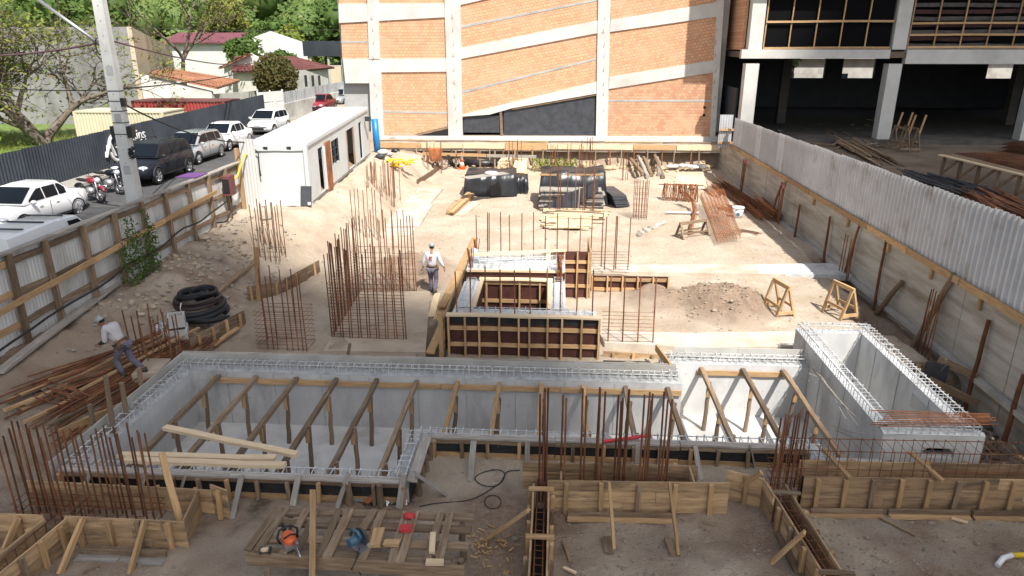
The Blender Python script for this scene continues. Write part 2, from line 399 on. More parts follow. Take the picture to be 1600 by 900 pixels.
# surrounding land at street level and in front of the site
RZ = 2.4
t = MB()
def q(x0, x1, y0, y1, z): t.add([(x0,y0,z),(x1,y0,z),(x1,y1,z),(x0,y1,z)], [(0,1,2,3)])
q(-900, -20.9, -80, 1500, RZ-.14); q(-20.9, -13.45, 34, 1500, RZ-.14); q(11.15, 900, -80, 1500, RZ-.25); q(-13.45, 11.15, 49.1, 1500, RZ-.14); q(-13.45, 11.15, -80, 4.05, -.02)
for (x, zz) in ((11.15, RZ-.25),): t.add([(x,-80,-.1),(x,49.1,-.1),(x,49.1,zz),(x,-80,zz)], [(0,1,2,3)])
t.add([(-13.45,49.1,-.1),(11.15,49.1,-.1),(11.15,49.1,RZ-.14),(-13.45,49.1,RZ-.14)], [(0,1,2,3)])
M['lot'] = mat('lot_soil', (.13,.097,.07), (.20,.155,.115), 1.2, (.08,.06,.045), .3, rough=.95, bump=.5, world=True)
struct(t.build('terrain', M['lot']))
def rz(y): return RZ - 1.05*sst(30, 14, y)                     # the street dips towards the camera
rys = [-60] + [8+i for i in range(30)] + [150]
def ribbon(name, x0, x1, dz, mt):
    m = MB(); vs = [(x, y, rz(y)+dz) for y in rys for x in (x0, x1)]
    m.add(vs, [(2*i, 2*i+1, 2*i+3, 2*i+2) for i in range(len(rys)-1)], True); return struct(m.build(name, mt))
ribbon('road', -19.9, -13.3, 0, M['asphalt']); ribbon('pavement', -20.95, -19.9, .13, M['pave'])
mk_ = MB(); vs = [(-19.9, y, rz(y)+d) for y in rys for d in (-.1, .13)]; mk_.add(vs, [(2*i, 2*i+2, 2*i+3, 2*i+1) for i in range(len(rys)-1)]); struct(mk_.build('kerb_face', M['concold']))
mk_ = MB(); vs = [(-13.45, y, zz) for y in rys for zz in (-.2, rz(y))]; mk_.add(vs, [(2*i, 2*i+2, 2*i+3, 2*i+1) for i in range(len(rys)-1)]); struct(mk_.build('street_embankment', M['lot']))
mk_ = MB(); vs = [(-20.95, y, zz) for y in rys for zz in (rz(y), RZ-.14)]; mk_.add(vs, [(2*i, 2*i+2, 2*i+3, 2*i+1) for i in range(len(rys)-1)]); struct(mk_.build('field_embankment', M['grass']))
struct(MB().add([(-140,-40,RZ-.1),(-20.9,-40,RZ-.1),(-20.9,140,RZ-.1),(-140,140,RZ-.1)], [(0,1,2,3)]).build('grass_field', M['grass']))
yk = plain('kerb_paint_yellow', (.62,.40,.05), .8)
struct(MB().box((-19.9,52,RZ+.003), (-19.75,74,RZ+.13)).build('kerb', yk))
# the cross street beyond, seen under the overhang
struct(MB().add([(-20,73,RZ+.004),(10,73,RZ+.004),(10,79,RZ+.004),(-20,79,RZ+.004)], [(0,1,2,3)]).build('cross_road', M['asphalt']))
struct(MB().add([(-13.4,79,RZ-.1),(10,79,RZ-.1),(10,130,RZ-.1),(-13.4,130,RZ-.1)], [(0,1,2,3)]).build('lawn', M['grass']))
# wooded hill
hv = []; hn = 40
def hz(x, y): return RZ-1 + 62*sst(95, 250, y + .12*x)*(1+.12*fb(x, y, .02)) + 5*sst(90,120,y)*fb(x, y, .03, 3, 4)
HX = [-260 + 10*i for i in range(46)]; HY = [85 + 8*j for j in range(26)]
hv = [(x, y, hz(x, y)) for y in HY for x in HX]
hf = [(j*46+i, j*46+i+1, (j+1)*46+i+1, (j+1)*46+i) for j in range(25) for i in range(45)]
M['hillsoil'] = mat('hill_undergrowth', (.045,.075,.02), (.07,.11,.03), .3, (.11,.13,.05), .1, rough=1, bump=.8, world=True, dist=.5)
struct(MB().add(hv, hf, True).build('hill', M['hillsoil']))
# unseen cloud behind the viewpoint, added and shaped to shade the site front
def shade_cloud():
    c = MB(); Hc = 260.0; off = SUN * (Hc / SUN.z)
    a = Vector((-11.7, 24.4)); d = Vector((16.7, -11.6)).normalized(); nrm = Vector((-d.y, d.x))
    if nrm.y > 0: nrm = -nrm
    r = random.Random(3)
    for i in range(9):
        for j in range(6):
            s = 5 + i*7 + r.uniform(-1, 1); rad = r.uniform(7, 9)
            q2 = a + d*s + nrm*(rad*.86 + j*8.5 + (r.uniform(-.6,.9) if j == 0 else 0))
            ctr = Vector((q2.x, q2.y, 0)) + off + Vector((0, 0, r.uniform(-3, 6)))
            c.ball(ctr, (rad, rad, rad*.7), 14, 8, f=lambda v: 1+.10*mnoise.noise(v*3+ctr))
    for i in range(4):                                     # lobes added to shade the box at the tank's right end
        for j in range(2):
            ctr = Vector((7.4 + i*5, 8.2 - j*5, 0)) + off; c.ball(ctr, (5.8, 5.8, 4), 14, 8, f=lambda v: 1+.05*mnoise.noise(v*3+ctr))
    for i in range(8):                                     # lobes added to shade the neighbouring lot and facade
        for j in range(4):
            rad = r.uniform(6.5, 8); ctr = Vector((13.6 + rad*.9 + j*9, 14 + i*8 + r.uniform(-1.5, 1.5), 0)) + off + Vector((0, 0, r.uniform(-3, 6)))
            c.ball(ctr, (rad, rad, rad*.7), 14, 8, f=lambda v: 1+.05*mnoise.noise(v*3+ctr))
    o = c.build('shade_cloud', plain('shade_cloud_white', (.85,.85,.87), 1, spec=0)); o['kind'] = 'structure'; return o
shade_cloud()
# ================================================================ BRICK BUILDING (clay block infill in a concrete frame)
def brickmat(name, rot, c1=(.70,.385,.22), c2=(.58,.28,.15), bw=.245, bh=.19):
    m, n, l, b = nodes(name)
    g = n.new('ShaderNodeTexCoord'); mp = n.new('ShaderNodeMapping'); mp.inputs['Rotation'].default_value = (R(-90), 0, 0)
    l.new(g.outputs['Object'], mp.inputs['Vector'])
    m2 = n.new('ShaderNodeMapping'); m2.inputs['Rotation'].default_value = (0, 0, rot); l.new(mp.outputs[0], m2.inputs['Vector'])
    t = n.new('ShaderNodeTexBrick'); l.new(m2.outputs[0], t.inputs['Vector'])
    t.inputs['Scale'].default_value = 1; t.inputs['Brick Width'].default_value = bw; t.inputs['Row Height'].default_value = bh
    t.inputs['Mortar Size'].default_value = .017; t.inputs['Mortar Smooth'].default_value = .2; t.inputs['Bias'].default_value = -.2
    t.inputs['Color1'].default_value = rgba(c1); t.inputs['Color2'].default_value = rgba(c2); t.inputs['Mortar'].default_value = (.34,.26,.20,1)
    f = noise(n, l, m2.outputs[0], .55, 5); c = mixc(n, l, ramp(n, l, f, .5, .75), t.outputs['Color'], (.62,.38,.245))
    f2 = noise(n, l, m2.outputs[0], 9, 3); c = mixc(n, l, ramp(n, l, f2, .62, .8), c, (.46,.22,.12))
    l.new(c, b.inputs['Base Color']); b.inputs['Roughness'].default_value = .9; b.inputs['Specular IOR Level'].default_value = .2
    bp = n.new('ShaderNodeBump'); bp.inputs['Strength'].default_value = .7; bp.inputs['Distance'].default_value = .02; bp.invert = True
    l.new(t.outputs['Fac'], bp.inputs['Height']); l.new(bp.outputs[0], b.inputs['Normal'])
    return m
BR0 = brickmat('clay_block', 0); BRS = brickmat('clay_block_ramp', R(-10)); BRD = brickmat('clay_block_red', 0, (.62,.34,.20), (.46,.21,.12))
BY = 49.0
bb = thing('brick_building', 'unfinished orange clay block building with pale concrete frame and sloping ramp beams', 'building', (-2, 54, RZ-.1))
def panel(name, pts, y0, th, mt, par=bb):
    poly = [PY(px, py, BY) for px, py in pts]
    poly = [Vector((p.x, y0, p.z)) for p in poly]
    return MB().prism(poly, (0, th, 0)).build(name, mt, par)
F = BY - .06
for pts in ([(571,-90),(590,-90),(594,92),(577,92)], [(577,112),(596,112),(600,213),(581,213)], [(692,-90),(718,-90),(723,213),(701,213)],
            [(936,-90),(956,-90),(949,213),(931,213)], [(1124,-90),(1137,-90),(1117,215),(1109,215)]):
    panel('column', pts, F-.04, .5, M['concframe'])
for pts in ([(529,6),(694,5),(696,27),(530,36)], [(536,92),(697,91),(699,112),(594,113),(594,130),(540,130)],
            [(719,75),(938,31),(938,51),(720,92)], [(954,31),(1130,2),(1128,25),(953,50)],
            [(722,179),(934,127),(933,146),(800,169),(765,179),(722,182)], [(952,120),(1122,93),(1121,112),(951,139)],
            [(719,-8),(780,-22),(780,-6),(719,8)]):
    panel('beam', pts, F, .45, M['concframe'])
for pts, mt in (([(528,-90),(573,-90),(572,7),(529,7)], BR0), ([(588,-90),(694,-90),(694,6),(588,6)], BR0), ([(532,35),(574,35),(578,93),(535,93)], BR0),
                ([(588,26),(697,26),(699,92),(591,92)], BR0), ([(594,111),(701,111),(703,213),(598,213)], BR0),
                ([(717,-90),(938,-90),(937,34),(719,78)], BRS), ([(719,90),(936,48),(933,131),(722,184)], BRS),
                ([(953,-90),(1133,-90),(1131,6),(954,34)], BRS), ([(951,48),(1129,22),(1122,97),(950,124)], BRS),
                ([(950,136),(1122,109),(1116,213),(948,213)], BRD)):
    panel('block_panel', pts, BY+.02, .2, mt)
for pts in ([(533,64),(573,64),(573,67),(533,67)], [(597,173),(702,175),(702,178),(597,176)], [(720,40),(936,-2),(936,1),(720,44)],
            [(722,142),(934,90),(934,93),(722,146)], [(950,156),(1118,156),(1118,159),(950,159)]):
    panel('lintel_band', pts, BY-.0, .15, M['concshade'])
# dark opening under the ramp, closed with black sheeting
panel('opening_back', [(720,181),(934,131),(934,213),(720,213)], BY+.30, .05, M['dark'])
panel('black_sheeting', [(724,181),(786,181),(786,211),(724,211)], BY+.10, .03, M['tarpgrey'])
panel('black_sheeting', [(787,170),(931,151),(931,211),(787,211)], BY+.08, .03, M['tarpgrey'])
panel('timber_post', [(780,168),(784,167),(786,212),(782,212)], BY+.0, .06, M['timberold'])
panel('ramp_soffit_board', [(800,169),(933,147),(933,149),(800,172)], BY-.02, .1, M['timberold'])
panel('stair_opening', [(648,212),(700,200),(701,212)], BY-.012, .02, M['dark'])
panel('stair_board', [(640,211),(700,197),(700,201),(648,213)], BY-.03, .05, M['timberold'])
for px, py in ((1101,168), (1100,180)): panel('hole', [(px-2,py-2),(px+2,py-2),(px+2,py+2),(px-2,py+2)], BY+.012, .02, M['dark'])
for (cx0, cx1) in ((582, 590), (707, 713), (944, 942), (1119, 1114)):          # bent starter bars in the columns
    for k in range(9):
        py = 32 + 20*k + U(-3, 3); px = lerp(cx0, cx1, k/9)
        if 92 < py < 112 and cx0 < 600: continue
        p = PY(px, py, F-.05); bar('starter_bar', p, p + Vector((U(-.1,.1), -.12, U(.15,.3))), .012, M['rust'], bb)
shell = MB().box((-14.6, BY+.4, RZ-.05), (11.0, 62, 13)); shell.build('shell', M['concshade'], bb)
panel('plinth', [(590,212),(1122,213),(1124,222),(588,221)], BY-.25, .5, M['concframe'])
# concrete ground beam on the bank, with timber form boards
gbm = thing('ground_beam', 'long concrete ground beam with form boards on the bank below brick building', 'beam', (-.5, 48.3, .9))
pL, pR = PY(590, 222, 48.2), PY(1130, 222, 48.2)
MB().box((-12.0, 48.1, 1.15), (11.0, 48.7, 1.78)).build('concrete_beam', M['lean'], gbm)
for i in range(8):
    x0 = -12 + 2.87*i; beam('form_board', (x0, 48.02, 1.5), (x0+2.84, 48.02, 1.5), .04, .34 if i != 3 else .5, M['timberpale'] if i % 3 else M['timber'], gbm)
for i in range(6):
    x0 = -12 + 3.83*i; beam('top_board', (x0, 48.15, 1.83), (x0+3.8, 48.15, 1.83), .18, .04, M['timberold'] if i % 2 else M['timber'], gbm)
for i in range(24):
    x = -10.5 + .88*i + U(-.2,.2)
    beam('prop', (x, 47.75+U(-.1,.1), gbase(x, 47.6)-.1), (x+U(-.05,.05), 47.97, 1.35), .08, .08, M['timberold'] if i % 2 else M['rust'], gbm)
# ================================================================ RIGHT BUILDING
SLA = mat('dark_red_slat', (.07,.03,.03), (.05,.022,.022), 3); SLB = mat('dark_grey_slat', (.10,.09,.085), (.07,.062,.06), 3)
SHADEC = mat('shade_dark_concrete', (.11,.10,.09), (.07,.065,.06), 1, world=True)  # interior shade is put into the colour of this concrete
rb = thing('concrete_frame_building', 'unfinished concrete frame building with dark open ground floor and sheeted upper bays', 'building', (24, 52, RZ-.2))
Y2 = 46.0
def rbox(name, x0, x1, y0, y1, z0, z1, mt): return MB().box((x0,y0,z0), (x1,y1,z1)).build(name, mt, rb)
CXS = (11.6, 20.1, 28.7, 37.2)
for i, x in enumerate(CXS):
    rbox('column', x-.05, x+.75, Y2, Y2+.75, 1.0, 6.9, M['concframe'])
    rbox('upper_column', x+.0, x+.8, Y2+.05, Y2+.75, 7.72, 15, M['concframe'])
rbox('floor_slab', 11.3, 46, Y2-.35, 70, 2.1, 2.4, SHADEC)
rbox('floor_slab', 11.3, 46, Y2-.02, 70, 7.25, 7.6, M['lot'])  # dark soil colour on the slab stands in for interior shade
rbox('edge_beam', 11.2, 20.0, Y2-.05, Y2+.4, 7.2, 7.72, M['concframe'])
rbox('edge_beam', 20.95, 46, Y2-.07, Y2+.4, 6.9, 7.72, M['concframe'])
rbox('edge_beam', 11.3, 46, Y2-.05, Y2+.4, 12.5, 13.2, M['concframe'])
for x in (16.5, 33): 
    for y in (55,): rbox('inner_column', x, x+.6, y, y+.6, 2.4, 7.25, SHADEC)
# back wall with openings
OX = [PY(px, 100, 69.6).x for px in (1222, 1290, 1318, 1368, 1545, 1640)]; OZ0, OZ1 = PY(1300,122,69.6).z, PY(1300,84,69.6).z
OPN = [(11.3,OX[0],2.4,7.25),(OX[1],OX[2],2.4,7.25),(OX[3],OX[4],2.4,7.25),(OX[5],70,2.4,7.25)] + [(OX[k],OX[k+1],2.4,OZ0) for k in (0,2,4)] + [(OX[k],OX[k+1],OZ1,7.25) for k in (0,2,4)]
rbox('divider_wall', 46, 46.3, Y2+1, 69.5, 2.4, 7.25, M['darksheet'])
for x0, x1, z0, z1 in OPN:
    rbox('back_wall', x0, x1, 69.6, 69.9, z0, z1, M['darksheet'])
rbox('side_wall', 11.35, 11.55, Y2+.8, 69.5, 7.7, 12.4, BRD); rbox('shading_storeys', 11.2, 46, 44.2, 69.5, 13.3, 22, M['concframe'])  # unseen storeys, set forward so their shadow falls on the brick wall
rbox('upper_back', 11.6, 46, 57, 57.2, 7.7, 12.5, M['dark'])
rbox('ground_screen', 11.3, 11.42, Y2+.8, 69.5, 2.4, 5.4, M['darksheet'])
for bx0, bx1, mt in ((12.5, 20.0, M['tarpgrey']), (21.0, 28.6, None), (29.6, 37.1, M['tarpgrey'])):
    n_ = 5
    for k in range(n_):
        xa = bx0 + (bx1-bx0)*k/n_; xb = bx0 + (bx1-bx0)*(k+1)/n_
        if mt: 
            for zz in (7.80, 9.35, 10.9): rbox('sheet', xa+.03, xb-.03, Y2+.30, Y2+.33, zz, zz+1.5, M['netting'])
        else:
            for j in range(9):
                z = 7.95 + .38*j
                if j == 1 and k > 2: continue
                beam('slat', (xa, Y2+.32+U(0,.03), z), (xb, Y2+.32, z+U(-.05,.05)), .03, .22, (SLA if j % 2 else SLB), rb)
        beam('batten', (xa+.02, Y2+.2, 7.72), (xa+.1, Y2+.2, 12.5), .07, .07, M['timber'], rb)
    for z in (7.8, 9.3, 10.7) if mt else (7.85, 8.55, 9.2): beam('batten', (bx0, Y2+.13, z), (bx1, Y2+.13, z+.03), .05, .12, M['timber'], rb)
# white house and tree seen through the openings
hb = thing('white_house', 'white house seen through the openings of the concrete frame building', 'house', (22, 88, RZ-.25))
MB().box((13, 86, 2.1), (60, 92, 6.4)).build('wall', M['concold'], hb)
MB().prism([(12.5,85.4,6.4),(52.5,85.4,6.4),(52.5,89,8.2),(12.5,89,8.2)], (0,.05,.12)).build('roof', M['pave'], hb)
for x in (26, 32, 47): MB().box((x, 85.93, 3.6), (x+1.1, 86, 4.8)).build('window', M['glass'], hb)
# ================================================================ HOUSES ON THE LEFT
def house(name, label, x0, x1, y0, y1, zt, wm, parts=()):
    h = thing(name, label, 'house', ((x0+x1)/2, (y0+y1)/2, RZ-.1))
    MB().box((x0,y0,RZ-.12), (x1,y1,zt)).build('wall', wm, h); return h
def tileroof(par, a, b_, c_, d_, mt, rows=10, cols=16, th=.1):
    """sloping roof a-b lower edge, d-c upper edge, in overlapping courses"""
    a, b_, c_, d_ = map(Vector, (a, b_, c_, d_)); n = (b_-a).cross(d_-a).normalized()
    if n.z < 0: n = -n
    m = MB()
    m.prism([a, b_, c_, d_], -n*th)
    for i in range(rows):
        t0, t1 = i/rows, (i+1)/rows + .02
        for k in range(cols):
            s0, s1 = k/cols, (k+.86)/cols
            P = lambda s, t: (a.lerp(b_, s)).lerp(d_.lerp(c_, s), t)
            lift = n*(.05); m.add([P(s0,t0)+lift*1.4, P((s0+s1)/2,t0)+lift*2.4, P(s1,t0)+lift*1.4, P(s1,t1)+lift*.6, P((s0+s1)/2,t1)+lift*1.6, P(s0,t1)+lift*.6], [(0,1,4,5),(1,2,3,4),(0,2,1)])
    return m.build('roof', mt, par)
# tall stained grey warehouse with beige end wall
wh = thing('warehouse', 'tall warehouse with stained dark grey side wall and beige end wall', 'building', (-44, 58, RZ-.1))
YW = 52.0
def wpt(px, py, Y): return PY(px, py, Y)
a0 = PY(-60, 42, YW); a1 = PY(205, 42, YW); zt = a1.z
MB().box((a0.x-14, YW, RZ-.12), (a1.x-.37, YW+.35, zt)).build('side_wall', M['greywall'], wh)
e1 = PY(268, 74, YW+16)
MB().prism([(a1.x, YW-.02, RZ-.12), (a1.x, YW-.02, zt+.01), (e1.x, YW+16, e1.z), (e1.x, YW+16, RZ-.12)], (-.35, 0, 0)).build('end_wall', M['beige'], wh)
MB().prism([(a0.x-14, YW+.35, zt-.3), (a1.x-.4, YW+.35, zt-.3), (e1.x-.4, YW+16, e1.z-.3), (a0.x-14, YW+16, e1.z-.3)], (0,0,.12)).build('roof', M['pave'], wh)
# low white walled house with orange tiled roof
h1 = thing('tiled_house', 'low house with stained white wall and orange clay tile roof beside the warehouse', 'house', (-30, 60, RZ-.1))
w0, w1 = PY(218, 116, 50), PY(330, 143, 52)
MB().prism([(w0.x, 50, RZ-.12), (w1.x, 52, RZ-.12), (w1.x, 52, w1.z), (w0.x, 50, w0.z)], (0,.3,0)).build('wall', M['offwhite'], h1)
w2 = PY(352, 140, 60)
MB().prism([(w1.x+.01, 52, RZ-.12), (w2.x+4, 60, RZ-.12), (w2.x+4, 60, w1.z-.35), (w1.x+.01, 52, w1.z-.2)], (-.1,.3,0)).build('side_wall', M['concold'], h1)
tileroof(h1, (w0.x+.6, 50.1, w0.z+.05), (w1.x+.5, 52.0, w1.z+.25), PY(375,126,59), PY(262,107,58), M['rooftile'], 9, 22)
# white house with purple roof at the hill foot
h2 = thing('purple_roof_house', 'long white house with purple roof at the foot of the hill', 'house', (-45, 82, RZ-.1))
p0, p1 = PY(262, 68, 80), PY(368, 68, 80)
MB().box((p0.x, 80, RZ-.12), (p1.x, 86, p0.z)).build('wall', M['white'], h2)
r0, r1 = PY(385, 53, 86), PY(278, 55, 86)
MB().prism([(p0.x-.4, 79.5, p0.z), (p1.x+.4, 79.5, p0.z), (r0.x, 86, r0.z), (r1.x, 86, r0.z)], (0,0,.15)).build('roof', M['roofpurple'], h2)
g0 = PY(395, 55, 88)
MB().prism([(p1.x+.2, 80.2, RZ-.12), (p1.x+5.2, 88, RZ-.12), (p1.x+5.2, 88, g0.z-.9), (p1.x+2.6, 84, g0.z+.4), (p1.x+.2, 80.2, p0.z)], (-.2,.2,0)).build('gable', M['white'], h2)
# cream house, gable roof, behind the bush
h3 = thing('cream_gable_house', 'white gabled house with brown tile roof behind the round bush', 'house', (-31, 72, RZ-.1))
g = [PY(350,105,68), PY(402,92,68), PY(402,150,68), PY(350,150,68)]
MB().prism([(g[3].x, 68, RZ-.12), (g[2].x+1.5, 68, RZ-.12), (g[2].x+1.5, 68, g[0].z+.4), (g[1].x-.6, 68, g[1].z+.5), (g[0].x, 68, g[0].z)], (0, .3, 0)).build('wall', M['white'], h3)
tileroof(h3, (g[0].x-.4, 67.6, g[0].z-.1), (g[1].x-.5, 67.6, g[1].z+.5), PY(408,90,76), PY(362,101,76), M['rooftile'], 8, 6)
MB().box((g[0].x+2.3, 67.97, g[0].z-1.9), (g[0].x+2.75, 68, g[0].z-1.45)).build('window', M['glass'], h3)
# house with maroon hip roof
h4 = thing('maroon_roof_house', 'low grey house with maroon hipped tile roof beside the street', 'house', (-24, 74, RZ-.1))
e0, e1_, e2 = PY(452, 112, 66), PY(508, 104, 74), PY(400, 100, 66)
MB().box((e0.x+.3, 66.3, RZ-.12), (e1_.x-.4, 76, e0.z+.05)).build('wall', M['offwhite'], h4)
MB().box((e0.x-5.2, 66.5, RZ-.12), (e0.x+.29, 76, e0.z+.03)).build('wall', M['offwhite'], h4)
rd = PY(432, 89, 71)
tileroof(h4, (e0.x-5.4, 66, e0.z), (e0.x+.2, 66, e0.z), (rd.x+.4, 71, rd.z), (rd.x-4.2, 71, rd.z), M['roofdark'], 8, 14)
tileroof(h4, (e0.x+.2, 66, e0.z), (e1_.x+.1, 77, e0.z), (rd.x+1.0, 72.5, rd.z), (rd.x+.4, 71, rd.z), M['roofdark'], 8, 16)
for px in (478, 489, 499):
    p = PX(px, 126, e1_.x-.38); 
    MB().box((e1_.x-.42, p.y-.35, p.z-.5), (e1_.x-.37, p.y+.35, p.z+.5)).build('window', M['darksheet'], h4)
# dark billboard at the end of the street
bl = thing('billboard', 'blank dark billboard panel beyond the maroon roofed house', 'billboard', (-23, 86, RZ-.1))
b0, b1 = PY(472, 64, 84), PY(536, 88, 84)
MB().box((b0.x, 84, b1.z), (b1.x+1, 84.4, b0.z)).build('panel', M['darksheet'], bl)
for f in (.15, .6, .95): bar('post', (lerp(b0.x, b1.x, f), 84.3, RZ-.1), (lerp(b0.x, b1.x, f), 84.3, b1.z+.2), .14, M['concshade'], bl, 8)
MB().box((b0.x, 84.5, RZ-.1), (b1.x+2, 88, b1.z-1.1)).build('shed', M['beige'], bl)
# street wall with railing and white gate
sw = thing('street_wall', 'low stained street wall with grey slat railing near the white gate', 'wall', (-20.9, 62, RZ+.1))
MB().box((-21.25, 53.4, RZ-.1), (-20.95, 78, RZ+1.25)).build('wall', M['offwhite'], sw)
for i in range(60):
    y = 53.6+.41*i; MB().box((-21.12, y, RZ+1.25), (-21.06, y+.33, RZ+2.1)).build('slat', M['galv'], sw)
gt = thing('white_gate', 'tall white sheet metal gate beside the dark fence end', 'gate', (-20.9, 52, RZ+.1))
ga, gb_ = Vector((-21.35, 50.9, RZ+.1)), Vector((-20.3, 52.9, RZ+.1))
for k in range(3):
    zz = .05+.75*k; dd = (gb_-ga)
    MB().prism([ga+Vector((0,0,zz)), gb_+Vector((0,0,zz)), gb_+Vector((0,0,zz+.7)), ga+Vector((0,0,zz+.7))], (.05,-.03,0)).build('sheet', M['white'], gt)
for p in (ga, gb_, ga.lerp(gb_, .5)): beam('frame_post', p, p+Vector((0,0,2.35)), .09, .09, M['white'], gt)
# shipping containers behind the dark fence
def shipcont(label, mt, x0, x1, y0, y1, z0, z1):
    c = thing('shipping_container', label, 'container', ((x0+x1)/2, (y0+y1)/2, z0))
    m = MB(); n_ = 28
    for face in range(2):
        prof = []
        for k in range(n_*4+1):
            s = k/(n_*4); d = .05 if (k % 4) in (1, 2) else 0
            prof.append((s, d))
        for (s0, d0), (s1, d1) in zip(prof, prof[1:]):
            if face == 0: m.add([(lerp(x0,x1,s0), y0+d0, z0), (lerp(x0,x1,s1), y0+d1, z0), (lerp(x0,x1,s1), y0+d1, z1), (lerp(x0,x1,s0), y0+d0, z1)], [(0,1,2,3)])
            else: m.add([(x1-d0, lerp(y0,y1,s0), z0), (x1-d1, lerp(y0,y1,s1), z0), (x1-d1, lerp(y0,y1,s1), z1), (x1-d0, lerp(y0,y1,s0), z1)], [(0,1,2,3)])
    m.build('corrugated_side', mt, c)
    MB().box((x0, y0-.02, z1), (x1+.02, y1, z1+.08)).build('roof', M['roofdark'] if mt == M['redsteel'] else M['cream'], c)
    for x in (x0, x1-.12): MB().box((x, y0-.03, z0), (x+.14, y0+.1, z1)).build('corner_post', mt, c)
    return c
cz = PY(282, 172, 42).z
c0, c1 = PY(112, 168, 40), PY(282, 172, 42)
shipcont('cream shipping container with rust streaks behind the dark fence', M['cream'], c0.x, c1.x, 40, 42.4, RZ-.1, c1.z)
c2, c3 = PY(205, 160, 46), PY(350, 160, 46)
shipcont('red shipping container behind the cream one', M['redsteel'], c2.x, c3.x, 46, 48.4, RZ-.1, c3.z)
# ================================================================ CORRUGATED SHEETS
def corr(w, h, pitch=.09, amp=.018, seg=4, trapez=False):
    k = ('corr', round(w,2), round(h,2), pitch, amp, trapez)
    if k in CACHE: return CACHE[k]
    n = max(2, int(w/pitch))*seg; vs = []; fs = []
    for i in range(n+1):
        x = w*i/n; ph = (i % seg)/seg
        d = (amp if ph in (.25, .5) else -amp) if trapez else amp*math.sin(2*math.pi*i/seg)
        for j in range(3): vs.append((x, d, h*j/2))
    for i in range(n):
        for j in range(2): fs.append((3*i+j, 3*i+3+j, 3*i+4+j, 3*i+1+j))
    CACHE[k] = MB().add(vs, fs, not trapez).mesh('sheet'); return CACHE[k]
def sheet(name, p0, p1, h, mt, par, pitch=.09, amp=.018, dz=0.0, trapez=False, lean=0.0):
    p0 = Vector(p0); p1 = Vector(p1); d = p1-p0; L = math.hypot(d.x, d.y)
    me = corr(L, h, pitch, amp, 4, trapez)
    x = Vector((d.x, d.y, 0)).normalized(); y = Vector((-x.y, x.x, 0))
    z = (Vector((0,0,1)) + y*lean).normalized()
    Mx = Matrix((Vector((d.x, d.y, d.z))/L, y, z)).transposed().to_4x4(); Mx.translation = p0 + Vector((0,0,dz))
    return ob(name, me, mt, par, Mx)
# ---------------- dark fence across the street, with white lettering
df = thing('dark_fence', 'long dark blue grey corrugated fence with white lettering across the street', 'fence', (-20.95, 36, RZ+.1))
dy = 1.06; k = 0; y = 14.0
def dftop(y): return 4.14 + (y-25.5)*.019
while y < 50.9:
    y1 = min(y+dy, 50.95)
    sheet('sheet', (-20.95, y1, rz(y)+.12), (-20.95, y, rz(y)+.12), dftop(y)-rz(y)-.12, M['darksheet'], df, .16, .022, trapez=True); y = y1
LET = plain('letter_white', (.72,.72,.72), .6)
def text(s, size, p, rot, par, name='lettering', mt=None, ext=.012, align='LEFT'):
    cu = bpy.data.curves.new(name, 'FONT'); cu.body = s; cu.size = size; cu.extrude = ext; cu.align_x = align; cu.resolution_u = 3
    o = bpy.data.objects.new('tmp', cu); COL.objects.link(o)
    dg = bpy.context.evaluated_depsgraph_get(); me = bpy.data.meshes.new_from_object(o.evaluated_get(dg))
    bpy.data.objects.remove(o)
    W = Matrix.Translation(Vector(p)) @ rot
    return ob(name, me, mt or LET, par, W)
ROTX = Matrix.Rotation(R(90), 4, 'Z') @ Matrix.Rotation(R(90), 4, 'X')     # faces +X, reads along +Y
for nm, s, sz, px, py in (('lettering', 'sins', .75, 209, 220), ('lettering', 'unik\u00e1', .58, 210, 233)):
    p = PX(px, py, -20.90); text(s, sz, (-20.90, p.y, p.z), ROTX, df)
lg = MB()                                                         # the emblem: an open V and a ring
a = PX(166, 246, -20.90); bq = PX(170, 222, -20.90); cq = PX(180, 243, -20.90)
lg.beam(a, bq, .05, .16, up=(1,0,0)); lg.beam(bq+Vector((.003,0,0)), cq+Vector((.003,0,0)), .05, .16, up=(1,0,0))
c = PX(183, 230, -20.90); rad = .62
lg.tube([(-20.90, c.y+rad*math.cos(t), c.z+rad*math.sin(t)) for t in [R(35+i*20) for i in range(15)]], .075, 6)
lg.beam(c+Vector((0,.0,0)), c+Vector((0,.6,.02)), .05, .14, up=(1,0,0))
lg.build('emblem', LET, df)
# ---------------- left hoarding: posts, rails, sheets
lf = thing('site_hoarding', 'street side hoarding of whitish corrugated sheets nailed to weathered timber posts and rails', 'fence', (-13, 21, 1.2))
FX = -13.0
def ftop(y): return lerp(3.36, 3.46, (y-13)/15)
def fbot(y): return lerp(1.0, 1.25, (y-13)/15)
y = 11.2
while y < 28.4:
    sheet('sheet', (FX-.09, y+.98, fbot(y)-.35), (FX-.09, y, fbot(y)-.35), ftop(y)-fbot(y)+.30+U(-.03,.03), M['galvwhite'], lf, .12, .012, lean=0); y += .96
posts = [11.9, 14.0, 15.3, 16.6, 18.1, 19.5, 21.0, 22.5, 24.0, 25.5, 26.9, 28.2]
for i, y in enumerate(posts):
    beam('post', (FX+.05, y, gbase(FX+.3, y)-.3), (FX+.04+U(-.03,.03), y+U(-.06,.06), ftop(y)-.03), .12, .12, M['timber'] if i < 2 or i == 11 else M['timberold'], lf)
for zf, mt in ((.90, M['timberold']), (.55, M['timberold']), (.22, M['timberold'])):
    for i in range(len(posts)-1):
        ya, yb = posts[i], posts[i+1]
        za = lerp(fbot(ya), ftop(ya), zf)+U(-.05,.05); zb = lerp(fbot(yb), ftop(yb), zf)+U(-.05,.05)
        beam('rail', (FX-.045, ya, za), (FX-.045, yb-.02, zb), .05, .16, M['timber'] if i < 2 else mt, lf)
